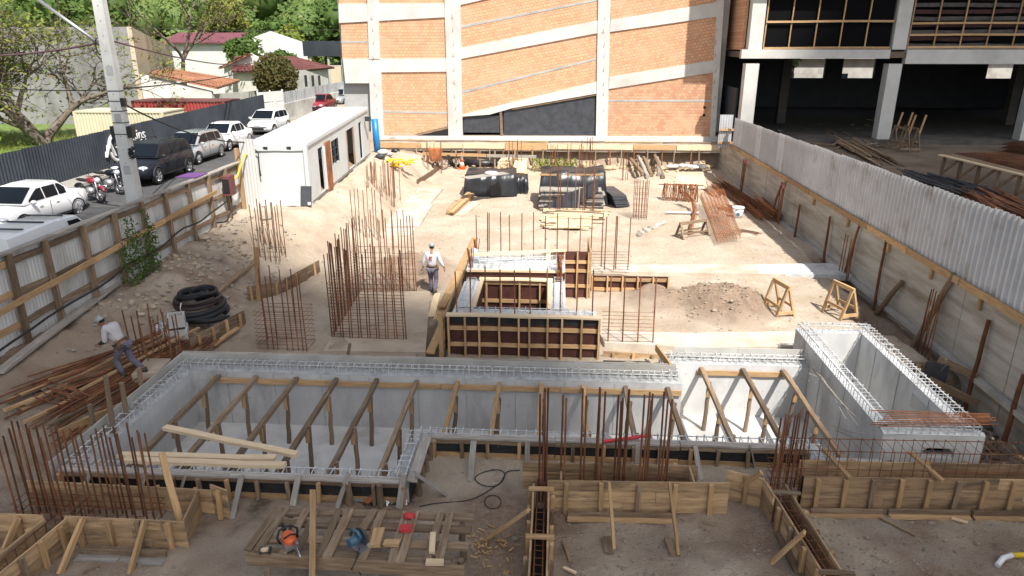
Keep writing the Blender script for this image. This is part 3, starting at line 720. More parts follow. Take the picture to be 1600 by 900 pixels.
for i in range(6): beam('cap_rail', (FX-.03, 11.2+2.9*i, ftop(11.2+2.9*i)+.0), (FX-.03, 14.08+2.9*i, ftop(14.08+2.9*i)+.0), .2, .045, M['timbergrey'], lf)
for i, (ya, yb) in enumerate(((11.5,14.5),(14.5,18.2),(18.2,22),(22,25.8))):
    beam('long_rail', (FX+.14, ya, lerp(2.0,2.75,(ya-11.5)/14.5)), (FX+.14, yb, lerp(2.0,2.75,(yb-11.5)/14.5)), .05, .15, M['timber'], lf)
# white sheets at the end of the hoarding, by the cabin
for k in range(3): sheet('sheet', (FX+.02+.01*k, 28.5, 1.0), (FX+.68+.0*k, 28.45, 1.0), 3.4, M['galvwhite'], lf, .12, .012) if k == 0 else None
beam('post', (FX-.05, 28.45, .9), (FX-.1, 28.45, 4.0), .14, .14, M['timber'], lf)
# black hose along the hoarding
hs = MB(); pts = []
for i in range(26):
    y = 12.5 + i*.55; pts.append((FX+.24+.05*math.sin(i*1.3), y, lerp(1.35,2.3,(y-12.5)/14) - .12*abs(math.sin(i*.5))))
hs.tube(pts, .03, 6); tag(hs.build('hose', M['black']), 'black hose slung along the timber rails of the street hoarding', 'hose')
# electric box and conduit on hoarding
eb = thing('electric_box', 'dark brown electric box on a hoarding post with yellow conduit', 'electric box', (FX+.1, 26.2, 2.4))
e = PX(353, 288, FX+.12)
MB().box((FX+.1, e.y-.28, e.z-.4), (FX+.4, e.y+.22, e.z+.35)).build('box', M['roofdark'], eb)
MB().box((FX+.12, e.y-.30, e.z-.3), (FX+.38, e.y-.28, e.z+.25)).build('door', M['blackplastic'], eb)
MB().tube([(FX+.3,e.y+.1,e.z+.1),(FX+.34,e.y+.6,e.z+.2),(FX+.3,e.y+1.1,e.z+.55),(FX+.3,e.y+1.6,e.z+.9),(FX+.4,e.y+2,e.z+.9)], .035, 6).build('conduit', M['yellow'], eb)
MB().tube([(FX+.25,e.y,e.z-.4),(FX+.3,e.y-.1,e.z-.9),(FX+.35,e.y-.8,e.z-1.3),(FX+.35,e.y-1.6,e.z-1.15)], .03, 6).build('cable', M['black'], eb)
# purple mat on the hoarding top
pm = PX(300, 270, FX-.4)
tag(MB().box((FX-.75, pm.y-.6, ftop(pm.y)+.03), (FX+.02, pm.y+.35, ftop(pm.y)+.06)).build('purple_sheet', plain('purple', (.16,.06,.22), .6)), 'purple sheet lying on top of the hoarding opposite dark car', 'sheet')
# creeper on the hoarding
def leaves(mb, c, r, n, s, seed=0, up=.3):
    q_ = random.Random(seed)
    for _ in range(n):
        d = Vector((q_.gauss(0,1), q_.gauss(0,1), q_.gauss(0,1))).normalized()*q_.random()**.4
        p = Vector(c) + Vector((d.x*r[0], d.y*r[1], d.z*r[2]))
        a_ = Vector((q_.uniform(-1,1), q_.uniform(-1,1), q_.uniform(-1,1))).normalized(); b_ = a_.orthogonal().normalized()
        ss = s*q_.uniform(.6,1.3)
        mb.add([p-a_*ss-b_*ss*.1, p-b_*ss*.5, p+a_*ss, p+b_*ss*.5], [(0,1,2,3)])
def leafmat(name, c1, c2, c3=None, ws=.5):
    m, n, l, b = nodes(name); v = coords(n, l, world=True)
    c = mixc(n, l, ramp(n, l, noise(n, l, v, ws, 4), .35, .65), c1, c2)
    if c3: c = mixc(n, l, ramp(n, l, noise(n, l, v, ws*9, 2), .58, .66), c, c3)
    l.new(c, b.inputs['Base Color']); b.inputs['Roughness'].default_value = .65; b.inputs['Specular IOR Level'].default_value = .25
    tr = n.new('ShaderNodeBsdfTranslucent'); l.new(c, tr.inputs['Color']); mx = n.new('ShaderNodeMixShader'); mx.inputs[0].default_value = .3
    l.new(b.outputs[0], mx.inputs[1]); l.new(tr.outputs[0], mx.inputs[2]); l.new(mx.outputs[0], n['Material Output'].inputs['Surface'])
    return m
LG = leafmat('leaf_green', (.05,.10,.02), (.10,.16,.035)); LY = leafmat('leaf_yellowgreen', (.13,.20,.03), (.22,.24,.05), (.30,.16,.04)); LR = leafmat('leaf_russet', (.045,.08,.02), (.10,.07,.025), (.24,.11,.03), 3)
LH = leafmat('hill_leaf', (.09,.15,.04), (.18,.25,.07), (.26,.31,.09), .09)
cr = thing('creeper', 'green creeper climbing the middle of the street hoarding', 'plant', (FX+.1, 19.9, 1))
m1 = MB(); m2 = MB()
for k in range(9):
    y = 19.3+.2*k+U(-.1,.1); zt = 3.3 if k in (2,3,7) else U(1.8,2.9)
    m2.tube([(FX+.35, y, .9), (FX+.25, y+U(-.1,.1), 1.6), (FX+.2, y+U(-.2,.2), zt)], .01, 4)
    for z in [1.0+.16*i for i in range(int((zt-1)/.16))]: leaves(m1, (FX+.3, y, z), (.16,.16,.12), 11, .055, k*100+int(z*10))
m1.build('foliage', LG, cr); m2.build('stem', M['bark'], cr)
# ================================================================ RIGHT RETAINING WALL + METAL HOARDING
rw = thing('retaining_wall', 'long board marked concrete retaining wall below the metal hoarding', 'wall', (11.1, 30, 0))
WX = 11.0
M['wallconc'] = mat('board_marked_concrete', (.47,.45,.40), (.35,.325,.28), 1.1, (.22,.18,.13), .40, rough=.95, bump=.7, stretch=(1,.45,4), world=True, dist=.03)
y = 9.0; k = 0
while y < 47.5:
    L = 2.35
    MB().box((WX+U(-.015,.015), y, -1.2), (WX+.3, y+L-.02, 2.06+U(-.02,.02))).build('wall_bay', M['wallconc'], rw)
    MB().box((WX+.03, y+L-.03, -1.2), (WX+.28, y+L+.01, 2.05)).build('joint', M['concwhite'], rw)
    y += L; k += 1
MB().box((WX-.22, 11.6, -.1), (WX-.02, 47, .02)).build('footing_edge', M['concold'], rw)
MB().box((WX-.16, 13.6, 1.05), (WX-.012, 13.75, 2.02)).build('timber_block', M['timber'], rw)
for y in (14.2, 17.6, 20.1, 22.9, 26.3, 30, 34): beam('timber_block', (WX-.05, y, 1.62), (WX-.05, y, 2.0), .12, .08, M['timber'], rw)
mh = thing('metal_hoarding', 'tall grey corrugated metal hoarding on a timber rail above the retaining wall', 'fence', (11.0, 30, 2.1))
y = 10.0; i = 0
while y < 44.6:
    h = lerp(2.13, 1.66, max(0, (y-17)/28)) + U(-.02,.02)
    sheet('sheet', (WX-.02+.012*(i % 2), y, 2.08), (WX-.02+.012*(i % 2), y+1.02, 2.08), h, M['galv'], mh, .25, .032, trapez=True); y += 1.0; i += 1
for i in range(12): beam('rail', (WX-.09, 9.6+3*i, 2.04), (WX-.09, 12.58+3*i, 2.04), .06, .2, M['timber'], mh)
# end piece by the brick building
for k, y in enumerate((45.0,)): 
    for z in (2.2, 3.0): beam('rail', (10.2, 45.3, z), (11.3, 45.3, z), .08, .12, M['timber'], mh)
sheet('sheet', (10.15, 45.4, 1.9), (10.95, 45.4, 1.9), 2.0, M['galv'], mh, .135, .026)
# leaning posts along the wall
lp = [(1320,405,1348,330,.05),(1355,555,1410,440,.09),(1430,520,1495,410,.09),(1525,560,1545,500,.06),(1585,625,1600,585,.06),(1375,425,1385,375,.05),(1245,345,1250,320,.05),(1290,385,1297,338,.05),(1205,325,1222,285,.06)]
for i, (ax, ay, bx, by, r) in enumerate(lp):
    p = PX(ax, ay, WX-.32); q_ = PX(bx, by, WX-.08)
    p.z = gbase(p.x, p.y)-.1; q_.z = min(q_.z, 2.15); q_.y = min(p.y+.9, max(q_.y, p.y-.9))
    o = pole('leaning_post', p, q_, r, M['timberold'] if r > .07 else M['rust'])
    tag(o, ['thin brown stake leaning on retaining wall beside the tied starter bars', 'thick timber post leaning on retaining wall left of the tied bars', 'long thick timber post leaning on retaining wall right of the tied bars', 'short board stub against retaining wall near right edge', 'timber stub at right image edge against retaining wall', 'thin stake against wall right of the white concrete strip end', 'thin stake against wall behind the second bundle of starter bars', 'thin stake against wall beyond the concrete strip', 'short stake against the wall beside the rust pile'][i], 'post', 'posts leaning on the retaining wall')
# bundles of tall starter bars along the wall
def bundle(label, px, py, n, h, r=.018, tip=None, spread=.14, lean=0.0):
    p = PX(px, py, WX-.4); g0 = gbase(p.x, p.y)
    t_ = thing('starter_bars', label, 'rebar', (p.x, p.y, g0), 'starter bars along the retaining wall')
    for i in range(n):
        a = Vector((p.x+U(-.08,.08), p.y+spread*(i-n/2)+U(-.03,.03), g0-.15)); b_ = a + Vector((U(0,.12), lean+U(-.08,.08), h+U(-.12,.1)))
        bar('bar', a, b_, r, M['rust'], t_)
        if tip: MB().tube([b_-Vector((0,0,.1)), b_+Vector((0,0,.02))], r*1.7, 6).build('cap', tip, t_)
PINK = plain('pink_cap', (.55,.16,.20), .6)
bundle('tied rusty starter bars against wall between the two thick leaning posts', 1450, 505, 7, 2.1, spread=.1)
bundle('starter bars with pink caps against wall near the end of white strip', 1215, 335, 5, 2.0, .022, PINK)
bundle('distant starter bars with pink caps at the far end of wall', 1157, 300, 5, 2.0, .022, PINK)
bundle('starter bars against wall left of the concrete strip end', 1318, 420, 6, 2.0)
# ================================================================ SITE CABIN
cb = thing('site_cabin', 'long white container cabin with dark doorways standing on the left bank', 'cabin', (-11.6, 34.5, 1.6))
A = Vector((-10.45, 29.2, 1.5)); B = Vector((-10.6, 40.1, 2.05)); Wd = Vector((-2.4, -.25, 0)); HT = 2.6
ux = (B-A).normalized(); uz = Vector((0,0,1)); uo = Vector((1,0.01,0))
def cabpt(s, z, o=0.0): return A + ux*s + uz*z + uo*o
LC = (B-A).length
CABW = Matrix()
m = MB()
# long wall in pieces round its openings: (s0,s1,z0,z1)
ops = [(1.55,2.25,.15,2.1), (3.6,4.75,.95,2.05), (6.2,7.6,.15,2.1), (8.75,9.35,.15,2.1)]
m_ = []
def quad(mb, s0, s1, z0, z1, o0=-.06, o1=0.0):
    mb.prism([cabpt(s0,z0,o1), cabpt(s1,z0,o1), cabpt(s1,z1,o1), cabpt(s0,z1,o1)], uo*(o0-o1))
cur = 0
for (s0, s1, z0, z1) in ops:
    quad(m, cur, s0, 0, HT); quad(m, s0, s1, z1, HT); quad(m, s0, s1, 0, z0); cur = s1
quad(m, cur, LC, 0, HT); m.build('side_wall', M['cabin'], cb)
m = MB().prism([A, A+Wd, A+Wd+uz*HT, A+uz*HT], ux*.06); m.build('end_wall', M['cabin'], cb)
MB().prism([A+ux*LC, A+Wd+ux*LC, A+Wd+ux*LC+uz*HT, A+ux*LC+uz*HT], -ux*.06).build('end_wall', M['cabin'], cb)
MB().prism([A+Wd, A+Wd+ux*LC, A+Wd+ux*LC+uz*HT, A+Wd+uz*HT], uo*.06).build('side_wall', M['cabin'], cb)
MB().prism([A+uz*HT, A+ux*LC+uz*HT, A+Wd+ux*LC+uz*HT, A+Wd+uz*HT], uz*.06).build('roof', M['cabin'], cb)
MB().prism([A+uz*.02, A+ux*LC+uz*.02, A+Wd+ux*LC+uz*.02, A+Wd+uz*.02], uz*.08).build('floor', M['timberold'], cb)
# end frame and panel joints
for a_, b_ in ((0, HT),):
    for f in (.0, 1.0):
        p = A + Wd*f - ux*.03; beam('corner_post', p, p+uz*HT, .16, .16, M['cabin'], cb)
for z, h_ in ((.2, .40), (HT-.12, .28)): beam('end_rail', A-ux*.03+uz*z, A+Wd-ux*.03+uz*z, .07, h_, M['cabin'], cb)
beam('top_rail', cabpt(0, HT-.05, .02), cabpt(LC, HT-.05, .02), .08, .14, M['cabin'], cb)
for f in (.28, .68):
    p = A+Wd*f+uz*(HT-.14)-ux*.075; MB().box((p.x-.09, p.y-.01, p.z-.05), (p.x+.09, p.y+.03, p.z+.05)).build('lifting_slot', M['dark'], cb)
for i in range(1, 11):
    MB().prism([A+ux*i+uz*(HT+.06), A+ux*(i+.05)+uz*(HT+.06), A+Wd+ux*(i+.05)+uz*(HT+.06), A+Wd+ux*i+uz*(HT+.06)], uz*.025).build('roof_seam', M['cabin'], cb)
(s0, s1, z0, z1) = ops[0]
quad(dm := MB(), s1-.05, s1+.0, z0, z1, .0, .12); dm.build('door', M['cabin'], cb)
quad(dm := MB(), 2.5, 3.15, .0, 2.2, .03, .10); dm.build('leaning_door_leaf', M['rustbright'], cb)
for s in (3.6, 4.15, 4.7): beam('window_bar', cabpt(s, .95, -.01), cabpt(s, 2.05, -.01), .05, .05, M['darksheet'], cb)
for z in (1.3, 1.65): beam('window_bar', cabpt(3.6, z, -.01), cabpt(4.75, z, -.01), .03, .03, M['darksheet'], cb)
quad(dm := MB(), 3.6, 4.75, .95, 2.05, -.1, -.07); dm.build('pane', M['glass'], cb)
for s in (6.22, 7.57): beam('door_frame', cabpt(s, .15, 0), cabpt(s, 2.1, 0), .07, .07, M['timberold'], cb)
quad(dm := MB(), 6.75, 7.2, .15, 2.0, -.7, -.66); dm.build('inner_door', M['white'], cb)
p = cabpt(9.9, 2.15, .1); MB().box((p.x, p.y-.12, p.z-.12), (p.x+.3, p.y+.12, p.z+.12)).build('lamp', M['darksheet'], cb)
for s in (.6, 4, 7.4, 10.6):
    for o_ in (-.2, -2.1): p = cabpt(s, 0, o_); MB().box((p.x-.2, p.y-.2, gbase(p.x, p.y)-.15), (p.x+.2, p.y+.2, p.z-.004)).build('block', M['cement'], cb)
MB().tube([A+Wd+Vector((.1,-.1,2.65)), A+Wd+Vector((.2,-.2,2.4)), A+Wd+Vector((.35,-.15,2.45)), A+Wd+Vector((.5,-.12,2.3)), A+Wd+Vector((.48,-.12,1.6)), A+Wd+Vector((.5,-.12,1.3))], .025, 6).build('cable', M['black'], cb)
p = PZ(471, 330, 1.45)
sp = thing('leaning_sheet', 'small dark grey sheet leaning on the cabin corner', 'sheet', (p.x, p.y, 1.4)); gp = gbase(p.x, p.y)
MB().prism([(p.x-.22,28.85,gp-.02),(p.x+.24,28.85,gp-.02),(p.x+.24,29.06,gp+.78),(p.x-.22,29.06,gp+.78)], (0,.04,0)).build('panel', M['tarpgrey'], sp)
MB().box((p.x+.10,28.83,gp+.02),(p.x+.22,28.86,gp+.14)).build('sticker', M['plastwhite'], sp)
# blue portable toilet at the far end
bt = thing('blue_column_cover', 'tall blue plastic pipe standing at the far end of the cabin', 'pipe', (-10.0, 41, 1.8))
p0 = PY(590, 238, 41.5); MB().tube([(p0.x, 41.5, p0.z-.2), (p0.x-.05, 41.5, PY(586,186,41.5).z)], .2, 12).build('pipe', M['blue'], bt)
# ================================================================ CARS
def carpaint(name, c, metal=.0): return plain(name, c, .35, metal, coat=.8 if c[0] > .1 else .2, spec=.5 if c[0] > .1 else .2)
TL = plain('tail_red', (.35,.01,.01), .3); HL = plain('headlamp', (.65,.68,.7), .12, .3)
def wheel(par, W, x, y, r, w_=.2):
    side = 1 if y > 0 else -1
    def ring(prof, n=20):
        mb = MB(); vs = []; fs = []
        for k in range(n):
            t = 2*math.pi*k/n
            for (rr, yy_) in prof: vs.append((x+rr*math.cos(t), y+side*yy_, r+rr*math.sin(t)))
        L = len(prof)
        for k in range(n):
            for q_ in range(L-1): fs.append((k*L+q_, k*L+q_+1, ((k+1)%n)*L+q_+1, ((k+1)%n)*L+q_))
        return mb.add(vs, fs, True)
    wh_ = ring([(r*.62, -.02), (r*.9, .0), (r, -.03), (r, -w_+.03), (r*.9, -w_), (r*.62, -w_)]).build('wheel', M['black'], par, W)
    rm = ring([(r*.64, -.015), (r*.55, -.03), (r*.5, -.07), (.0, -.05)])
    for k in range(5):
        t = 2*math.pi*k/5
        rm.beam((x+r*.12*math.cos(t), y-side*.03, r+r*.12*math.sin(t)), (x+r*.6*math.cos(t), y-side*.02, r+r*.6*math.sin(t)), .05, .05, up=(0,1,0))
    rm.build('rim', M['alu'], wh_, W)
def car(label, loc, head, paint, kind='sedan', group='cars parked along the street', detail=True):
    """x forward, origin on the road at the middle"""
    P = dict(sedan=(4.2,1.68,1.43), hatch=(3.95,1.70,1.48), suv=(4.15,1.80,1.62), van=(4.4,1.75,1.85), small=(4.0,1.7,1.47))[kind]
    L, Wc, H_ = P; hl = L/2; hw = Wc/2
    par = thing('parked_car' if kind != 'van' else 'parked_van', label, 'car' if kind != 'van' else 'van', loc, group, head)
    W = WM[par.name]
    gc = .2 if kind != 'suv' else .28; belt = {'sedan':.92,'hatch':.95,'suv':1.08,'van':1.05,'small':.94}[kind]; hood = belt-.06 if kind != 'van' else belt-.02
    trunk = belt+.04 if kind == 'sedan' else belt+.02
    wr = .3 if kind not in ('suv',) else .35; ax = hl-.78; rx = -hl+.75
    # side profile stations of the lower body: x, zbottom, ztop, halfwidth
    st = [(-hl, .5, trunk-.22, hw*.82), (-hl+.1, gc+.08, trunk-.05, hw*.93), (-hl+.5, gc, trunk, hw), (rx+.5, gc, belt, hw), (0, gc, belt, hw),
          (ax-.6, gc, belt-.01, hw), (ax-.2, gc, hood+.0, hw*.99), (ax+.25, gc, hood-.09, hw*.97), (hl-.25, gc+.02, hood-.17, hw*.9), (hl-.05, gc+.1, hood-.28, hw*.8), (hl, .42, hood-.36, hw*.72)]
    vs = []; fs = []
    for (x, zb, zt_, w2) in st:
        zm = zb + (zt_-zb)*.55
        for (yy_, zz_) in ((-w2*.88, zb), (-w2, zb+.12), (-w2, zm), (-w2*.95, zt_-.04), (-w2*.86, zt_), (0, zt_+.025), (w2*.86, zt_), (w2*.95, zt_-.04), (w2, zm), (w2, zb+.12), (w2*.88, zb)):
            vs.append((x, yy_, zz_))
    N = 11
    for i in range(len(st)-1):
        for k in range(N): fs.append((i*N+k, (i+1)*N+k, (i+1)*N+(k+1)%N, i*N+(k+1)%N))
    fs += [tuple(range(N)), tuple((len(st)-1)*N+k for k in range(N))[::-1]]
    body = MB().add(vs, fs, True).build('body', paint, par, W)
    # cabin
    if kind == 'sedan': cab = [(-1.35, belt), (-.75, H_-.02), (-.1, H_), (.35, H_-.03), (1.12, belt)]
    elif kind == 'van': cab = [(-hl+.06, belt), (-hl+.14, H_-.04), (-.2, H_), (.75, H_-.06), (1.45, belt)]
    elif kind == 'suv': cab = [(-hl+.12, belt), (-hl+.42, H_-.07), (-.3, H_), (.45, H_-.05), (1.15, belt)]
    else: cab = [(-hl+.12, belt), (-hl+.55, H_-.06), (-.2, H_), (.35, H_-.03), (1.15, belt)]
    vs = []; fs = []
    wt, wb_ = hw*.74, hw*.9
    for (x, z) in cab:
        f = (z-belt)/(H_-belt); w2 = lerp(wb_, wt, f)
        vs += [(x, -w2, z-.0), (x, -w2*.8, z+.03*f), (x, w2*.8, z+.03*f), (x, w2, z)]
    for i in range(len(cab)-1):
        for k in range(3): fs.append((i*4+k, (i+1)*4+k, (i+1)*4+k+1, i*4+k+1))
    # sides
    for sgn, k in ((-1, 0), (1, 3)):
        base = len(vs); vs += [(cab[0][0], sgn*wb_, belt-.03), (cab[-1][0], sgn*wb_, belt-.03)]
        fs.append(tuple([base]+[i*4+k for i in range(len(cab))]+[base+1]))
    MB().add(vs, fs).build('roof', paint, par, W)
    # glass: windscreen, rear, side windows set just proud
    def gquad(name, pts): MB().prism(pts, (0,0,.006)).build(name, M['glass'], par, W)
    def inter(i, j, t_, s, off=.012):
        (xa, za), (xb, zb) = cab[i], cab[j]; x = lerp(xa, xb, t_); z = lerp(za, zb, t_); f = (z-belt)/(H_-belt); w2 = lerp(wb_, wt, f)
        return Vector((x, s*w2*.9, z + .012))
    n_ = len(cab)
    fr = [inter(n_-2, n_-1, .10, -1), inter(n_-2, n_-1, .10, 1), inter(n_-2, n_-1, .93, 1), inter(n_-2, n_-1, .93, -1)]
    fr = [p + Vector((.03, 0, .028*(i < 2)+.012)) for i, p in enumerate(fr)]; gquad('windscreen', fr)
    if kind != 'van':
        rr_ = [inter(0, 1, .12, -1), inter(0, 1, .12, 1), inter(0, 1, .9, 1), inter(0, 1, .9, -1)]
        gquad('rear_window', [p + Vector((-.02, 0, .028*(i > 1)+.01)) for i, p in enumerate(rr_)])
    else:
        gquad('rear_lamp_bar', [Vector((-hl+.0, -.3, H_-.16)), Vector((-hl+.0, .3, H_-.16)), Vector((-hl+.03, .3, H_-.10)), Vector((-hl+.03, -.3, H_-.10))])
    def sidew(xa, xb, s):
        def top(x):
            for (x0_, z0_), (x1_, z1_) in zip(cab, cab[1:]):
                if x0_ <= x <= x1_: return lerp(z0_, z1_, (x-x0_)/(x1_-x0_))
            return belt
        pts = []
        zlo = belt+.04
        xm = [xa + (xb-xa)*i/4 for i in range(5)]
        up_ = [(x, max(zlo+.01, min(top(x)-.07, H_-.09))) for x in xm]
        for x, z in [(xa, zlo), (xb, zlo)] + up_[::-1]:
            f = (z-belt)/(H_-belt); pts.append(Vector((x, s*(lerp(wb_, wt, f)+.006), z)))
        MB().prism(pts, (0, s*.008, 0)).build('side_window', M['glass'], par, W)
    x0_, x1_ = cab[0][0]+.35, cab[-1][0]-.25
    for s in (-1, 1):
        cuts = [x0_, lerp(x0_, x1_, .22), lerp(x0_, x1_, .58), x1_] if kind in ('suv', 'small', 'sedan', 'hatch') else [lerp(x0_, x1_, .68), x1_]
        for ca, cb_ in zip(cuts, cuts[1:]): sidew(ca+.03, cb_-.03, s)
        for x in (ax, rx): wheel(par, W, x, s*(hw+.005), wr)
        for x in (ax, rx):                               # dark wheel arches
            MB().tube([(x+(wr+.05)*math.cos(t_), s*(hw-.012), wr+(wr+.05)*math.sin(t_)) for t_ in [R(-5+19*i) for i in range(11)]], .035, 5).build('wheel_arch', M['black'], par, W)
        MB().ball((.82, s*(hw+.06), belt+.05), (.08,.11,.07), 8, 6).build('mirror', paint if kind != 'suv' else M['black'], par, W)
        MB().ball((hl-.19, s*hw*.66, hood-.26), (.17,.2,.085), 10, 6).build('headlight', HL, par, W)
        MB().box((-hl-.005, s*hw*.62-.12, trunk-.35), (-hl+.12, s*hw*.62+.14, trunk-.12)).build('tail_light', TL, par, W)
        for x in (-.45, .35): MB().box((x, s*(hw+.003)-.01, belt-.17), (x+.16, s*(hw+.003)+.01, belt-.14)).build('door_handle', paint, par, W)
        MB().box((-.02, s*hw-.003, gc+.16), (.0, s*hw+.003, belt-.02)).build('door_seam', M['dark'], par, W)
        MB().box((rx+.38, s*hw-.003, gc+.05), (ax-.38, s*hw+.008, gc+.12)).build('sill', M['blackplastic'], par, W)
    MB().box((hl-.10, -hw*.5, gc+.12), (hl+.012, hw*.5, gc+.27)).build('grille', M['blackplastic'], par, W)
    MB().box((hl-.02, -.2, gc+.29), (hl+.02, .2, gc+.40)).build('number_plate', M['alu'], par, W)
    if kind == 'suv':
        for s in (-1, 1): MB().tube([(-1.5, s*wt*.86, H_+.0), (-1.4, s*wt*.86, H_+.07), (.2, s*wt*.86, H_+.09), (.35, s*wt*.86, H_+.02)], .022, 6).build('roof_rail', M['black'], par, W)
    if kind == 'van':
        for x in (-1.3, -.5, .3): MB().box((x, -wt*.8, H_+.03), (x+.06, wt*.8, H_+.06)).build('roof_rib', M['darksheet'], par, W)
    return par
WHITE = carpaint('car_white', (.78,.78,.78)); SILV = carpaint('car_silver', (.45,.48,.5), .5); DARKB = carpaint('car_black', (.012,.014,.02)); REDC = carpaint('car_red', (.25,.015,.03)); GREY = carpaint('car_grey', (.04,.045,.05))
def onroad(px, py):
    p = PZ(px, py, RZ)
    for _ in range(8): p = PZ(px, py, rz(p.y)+.004)
    return p
HD = R(-90)
def setcar(label, pxc, pyc, paint, kind, dh=0.0):
    p = onroad(pxc, pyc); return car(label, (p.x-.86, p.y, p.z), HD+dh, paint, kind)      # pixel: middle of the near wheels' contact
setcar('white sedan parked nearest the camera in front of the red motorcycle', 88, 350, WHITE, 'sedan', R(-2))
setcar('black off road car with roof rails parked behind the utility pole', 274, 279, DARKB, 'suv')
setcar('silver hatchback parked between the black car and white sedans', 331, 251, SILV, 'small')
setcar('white car parked behind the silver hatchback', 377, 231, WHITE, 'sedan')
setcar('white car parked nearest the white gate', 441, 206, WHITE, 'small')
setcar('dark red sedan parked by the street wall', 518, 173, REDC, 'sedan')
setcar('pale silver hatchback parked behind the dark red sedan', 545, 163, SILV, 'hatch')
car('white panel van whose roof shows just behind the hoarding', (-14.75, 18.8, rz(18.8)-.1), R(90), WHITE, 'van')
car('dark grey car at the left picture edge beside white van', (-16.9, 17.9, rz(17.9)+.004), HD, GREY, 'hatch')
# ================================================================ MOTORCYCLES
def moto(label, loc, head, tank):
    par = thing('motorcycle', label, 'motorcycle', loc, 'motorcycles parked by the pole', head); W = WM[par.name] @ Matrix.Rotation(R(-8), 4, 'X')
    for x, wn in ((.65,'wheel'), (-.62,'wheel')):
        pts = [(x+.27*math.cos(t), 0, .3+.27*math.sin(t)) for t in [2*math.pi*i/20 for i in range(21)]]
        wh_ = MB().tube(pts, .05, 6, cap=False).build(wn, M['black'], par, W)
        rm = MB().tube([(x+.21*math.cos(t), 0, .3+.21*math.sin(t)) for t in [2*math.pi*i/16 for i in range(17)]], .014, 5, cap=False)
        for k in range(8): rm.tube([(x,0,.3), (x+.21*math.cos(k*.785), 0, .3+.21*math.sin(k*.785))], .008, 4)
        rm.tube([(x,-.06,.3),(x,.06,.3)], .05, 8); rm.build('rim', M['alu'], wh_, W)
    MB().tube([(.65,.07,.3),(.42,.07,.95)], .025, 6).tube([(.65,-.07,.3),(.42,-.07,.95)], .025, 6).build('fork', M['alu'], par, W)
    MB().tube([(.38,-.36,1.02),(.36,-.15,1.0),(.42,0,.96),(.36,.15,1.0),(.38,.36,1.02)], .016, 6).build('handlebar', M['black'], par, W)
    MB().ball((.16,0,.82), (.29,.15,.14), 12, 8).build('tank', tank, par, W)
    MB().ball((-.38,0,.80), (.42,.13,.07), 12, 6).build('seat', M['black'], par, W)
    MB().ball((.05,0,.42), (.22,.16,.17), 10, 7).build('engine', M['alu'], par, W)
    MB().tube([(.42,0,.9),(.1,0,.62),(-.3,0,.5),(-.62,0,.32)], .03, 6).tube([(.1,0,.62),(.1,0,.25),(-.2,0,.25),(-.3,0,.5)], .022, 6).build('frame', M['black'], par, W)
    MB().tube([(.1,-.14,.3),(-.3,-.16,.28),(-.75,-.16,.4)], [.025,.04,.05], 8).build('exhaust', M['chrome'], par, W)
    MB().ball((.52,0,.86), (.1,.11,.11), 10, 7).build('headlight', HL, par, W)
    MB().tube([(.65+.33*math.cos(t), 0, .3+.33*math.sin(t)) for t in [R(30+i*20) for i in range(7)]], .05, 6).build('front_mudguard', tank, par, W)
    MB().tube([(-.62+.34*math.cos(t), 0, .3+.34*math.sin(t)) for t in [R(40+i*20) for i in range(6)]], .05, 6).build('rear_mudguard', M['black'], par, W)
    for s in (-1, 1): MB().ball((.36, s*.3, 1.17), (.02,.06,.04), 8, 5).tube([(.37,s*.2,1.02),(.36,s*.28,1.15)], .008, 4).build('mirror', M['black'], par, W)
    MB().tube([(-.05,.12,.25),(-.12,.3,-.02)], .012, 5).build('side_stand', M['black'], par, W)
def setmoto(label, a, b_, col):
    p, q_ = onroad(*a), onroad(*b_); d = q_-p; moto(label, (p+q_)/2+Vector((0,0,.01)), math.atan2(d.y, d.x), col)
setmoto('red motorcycle parked behind the white sedan', (126,312), (156,318), REDC)
setmoto('black motorcycle parked beside the utility pole', (152,300), (188,304), DARKB)
# ================================================================ UTILITY POLE
up = thing('utility_pole', 'pale concrete utility pole with recessed slots rising behind the hoarding', 'utility pole', (-13.6, 21.6, RZ-.1))
pb = PX(207, 312, -13.6)
px_, py_ = pb.x+.08, pb.y
mb = MB(); z0, z1 = 1.4, 12.5
def pol(z): f = (z-z0)/(z1-z0); return lerp(.215, .13, f), lerp(.16, .10, f)
vs = []; fs = []
for i, z in enumerate((z0, z1)):
    a_, b_ = pol(z); vs += [(px_-a_, py_-b_, z), (px_+a_, py_-b_, z), (px_+a_, py_+b_, z), (px_-a_, py_+b_, z)]
mb.add(vs, [(0,1,5,4),(1,2,6,5),(2,3,7,6),(3,0,4,7),(4,5,6,7)])
M['polec'] = mat('pole_concrete', (.60,.60,.58), (.52,.52,.50), 2, (.42,.42,.40), .6, rough=.9, bump=.15)
mb.build('shaft', M['polec'], up)
for z in (4.3, 5.9, 7.3): 
    a_, b_ = pol(z); MB().box((px_-.10, py_-b_-.004, z-.14), (px_+.12, py_-b_+.02, z+.14)).build('slot', M['concshade'], up)
for z in [4.5+.42*i for i in range(18)]:
    a_, b_ = pol(z); MB().box((px_-.012, py_-b_-.006, z), (px_+.012, py_-b_, z+.024)).build('hole', M['dark'], up)
for z in (5.4, 5.75, 6.1, 6.4, 6.7):
    a_, b_ = pol(z); MB().box((px_-a_-.01, py_-b_-.01, z), (px_+a_+.01, py_+b_+.01, z+.025)).build('strap', M['darksheet'], up)
for dx in (-.26, .27): MB().box((px_+dx-.08, py_-.1, 5.3), (px_+dx+.08, py_+.1, 5.65)).build('junction_box', M['blackplastic'], up)
MB().box((px_+.18, py_-.15, 6.25), (px_+.3, py_, 6.5)).build('junction_box', M['blackplastic'], up)
mb = MB()
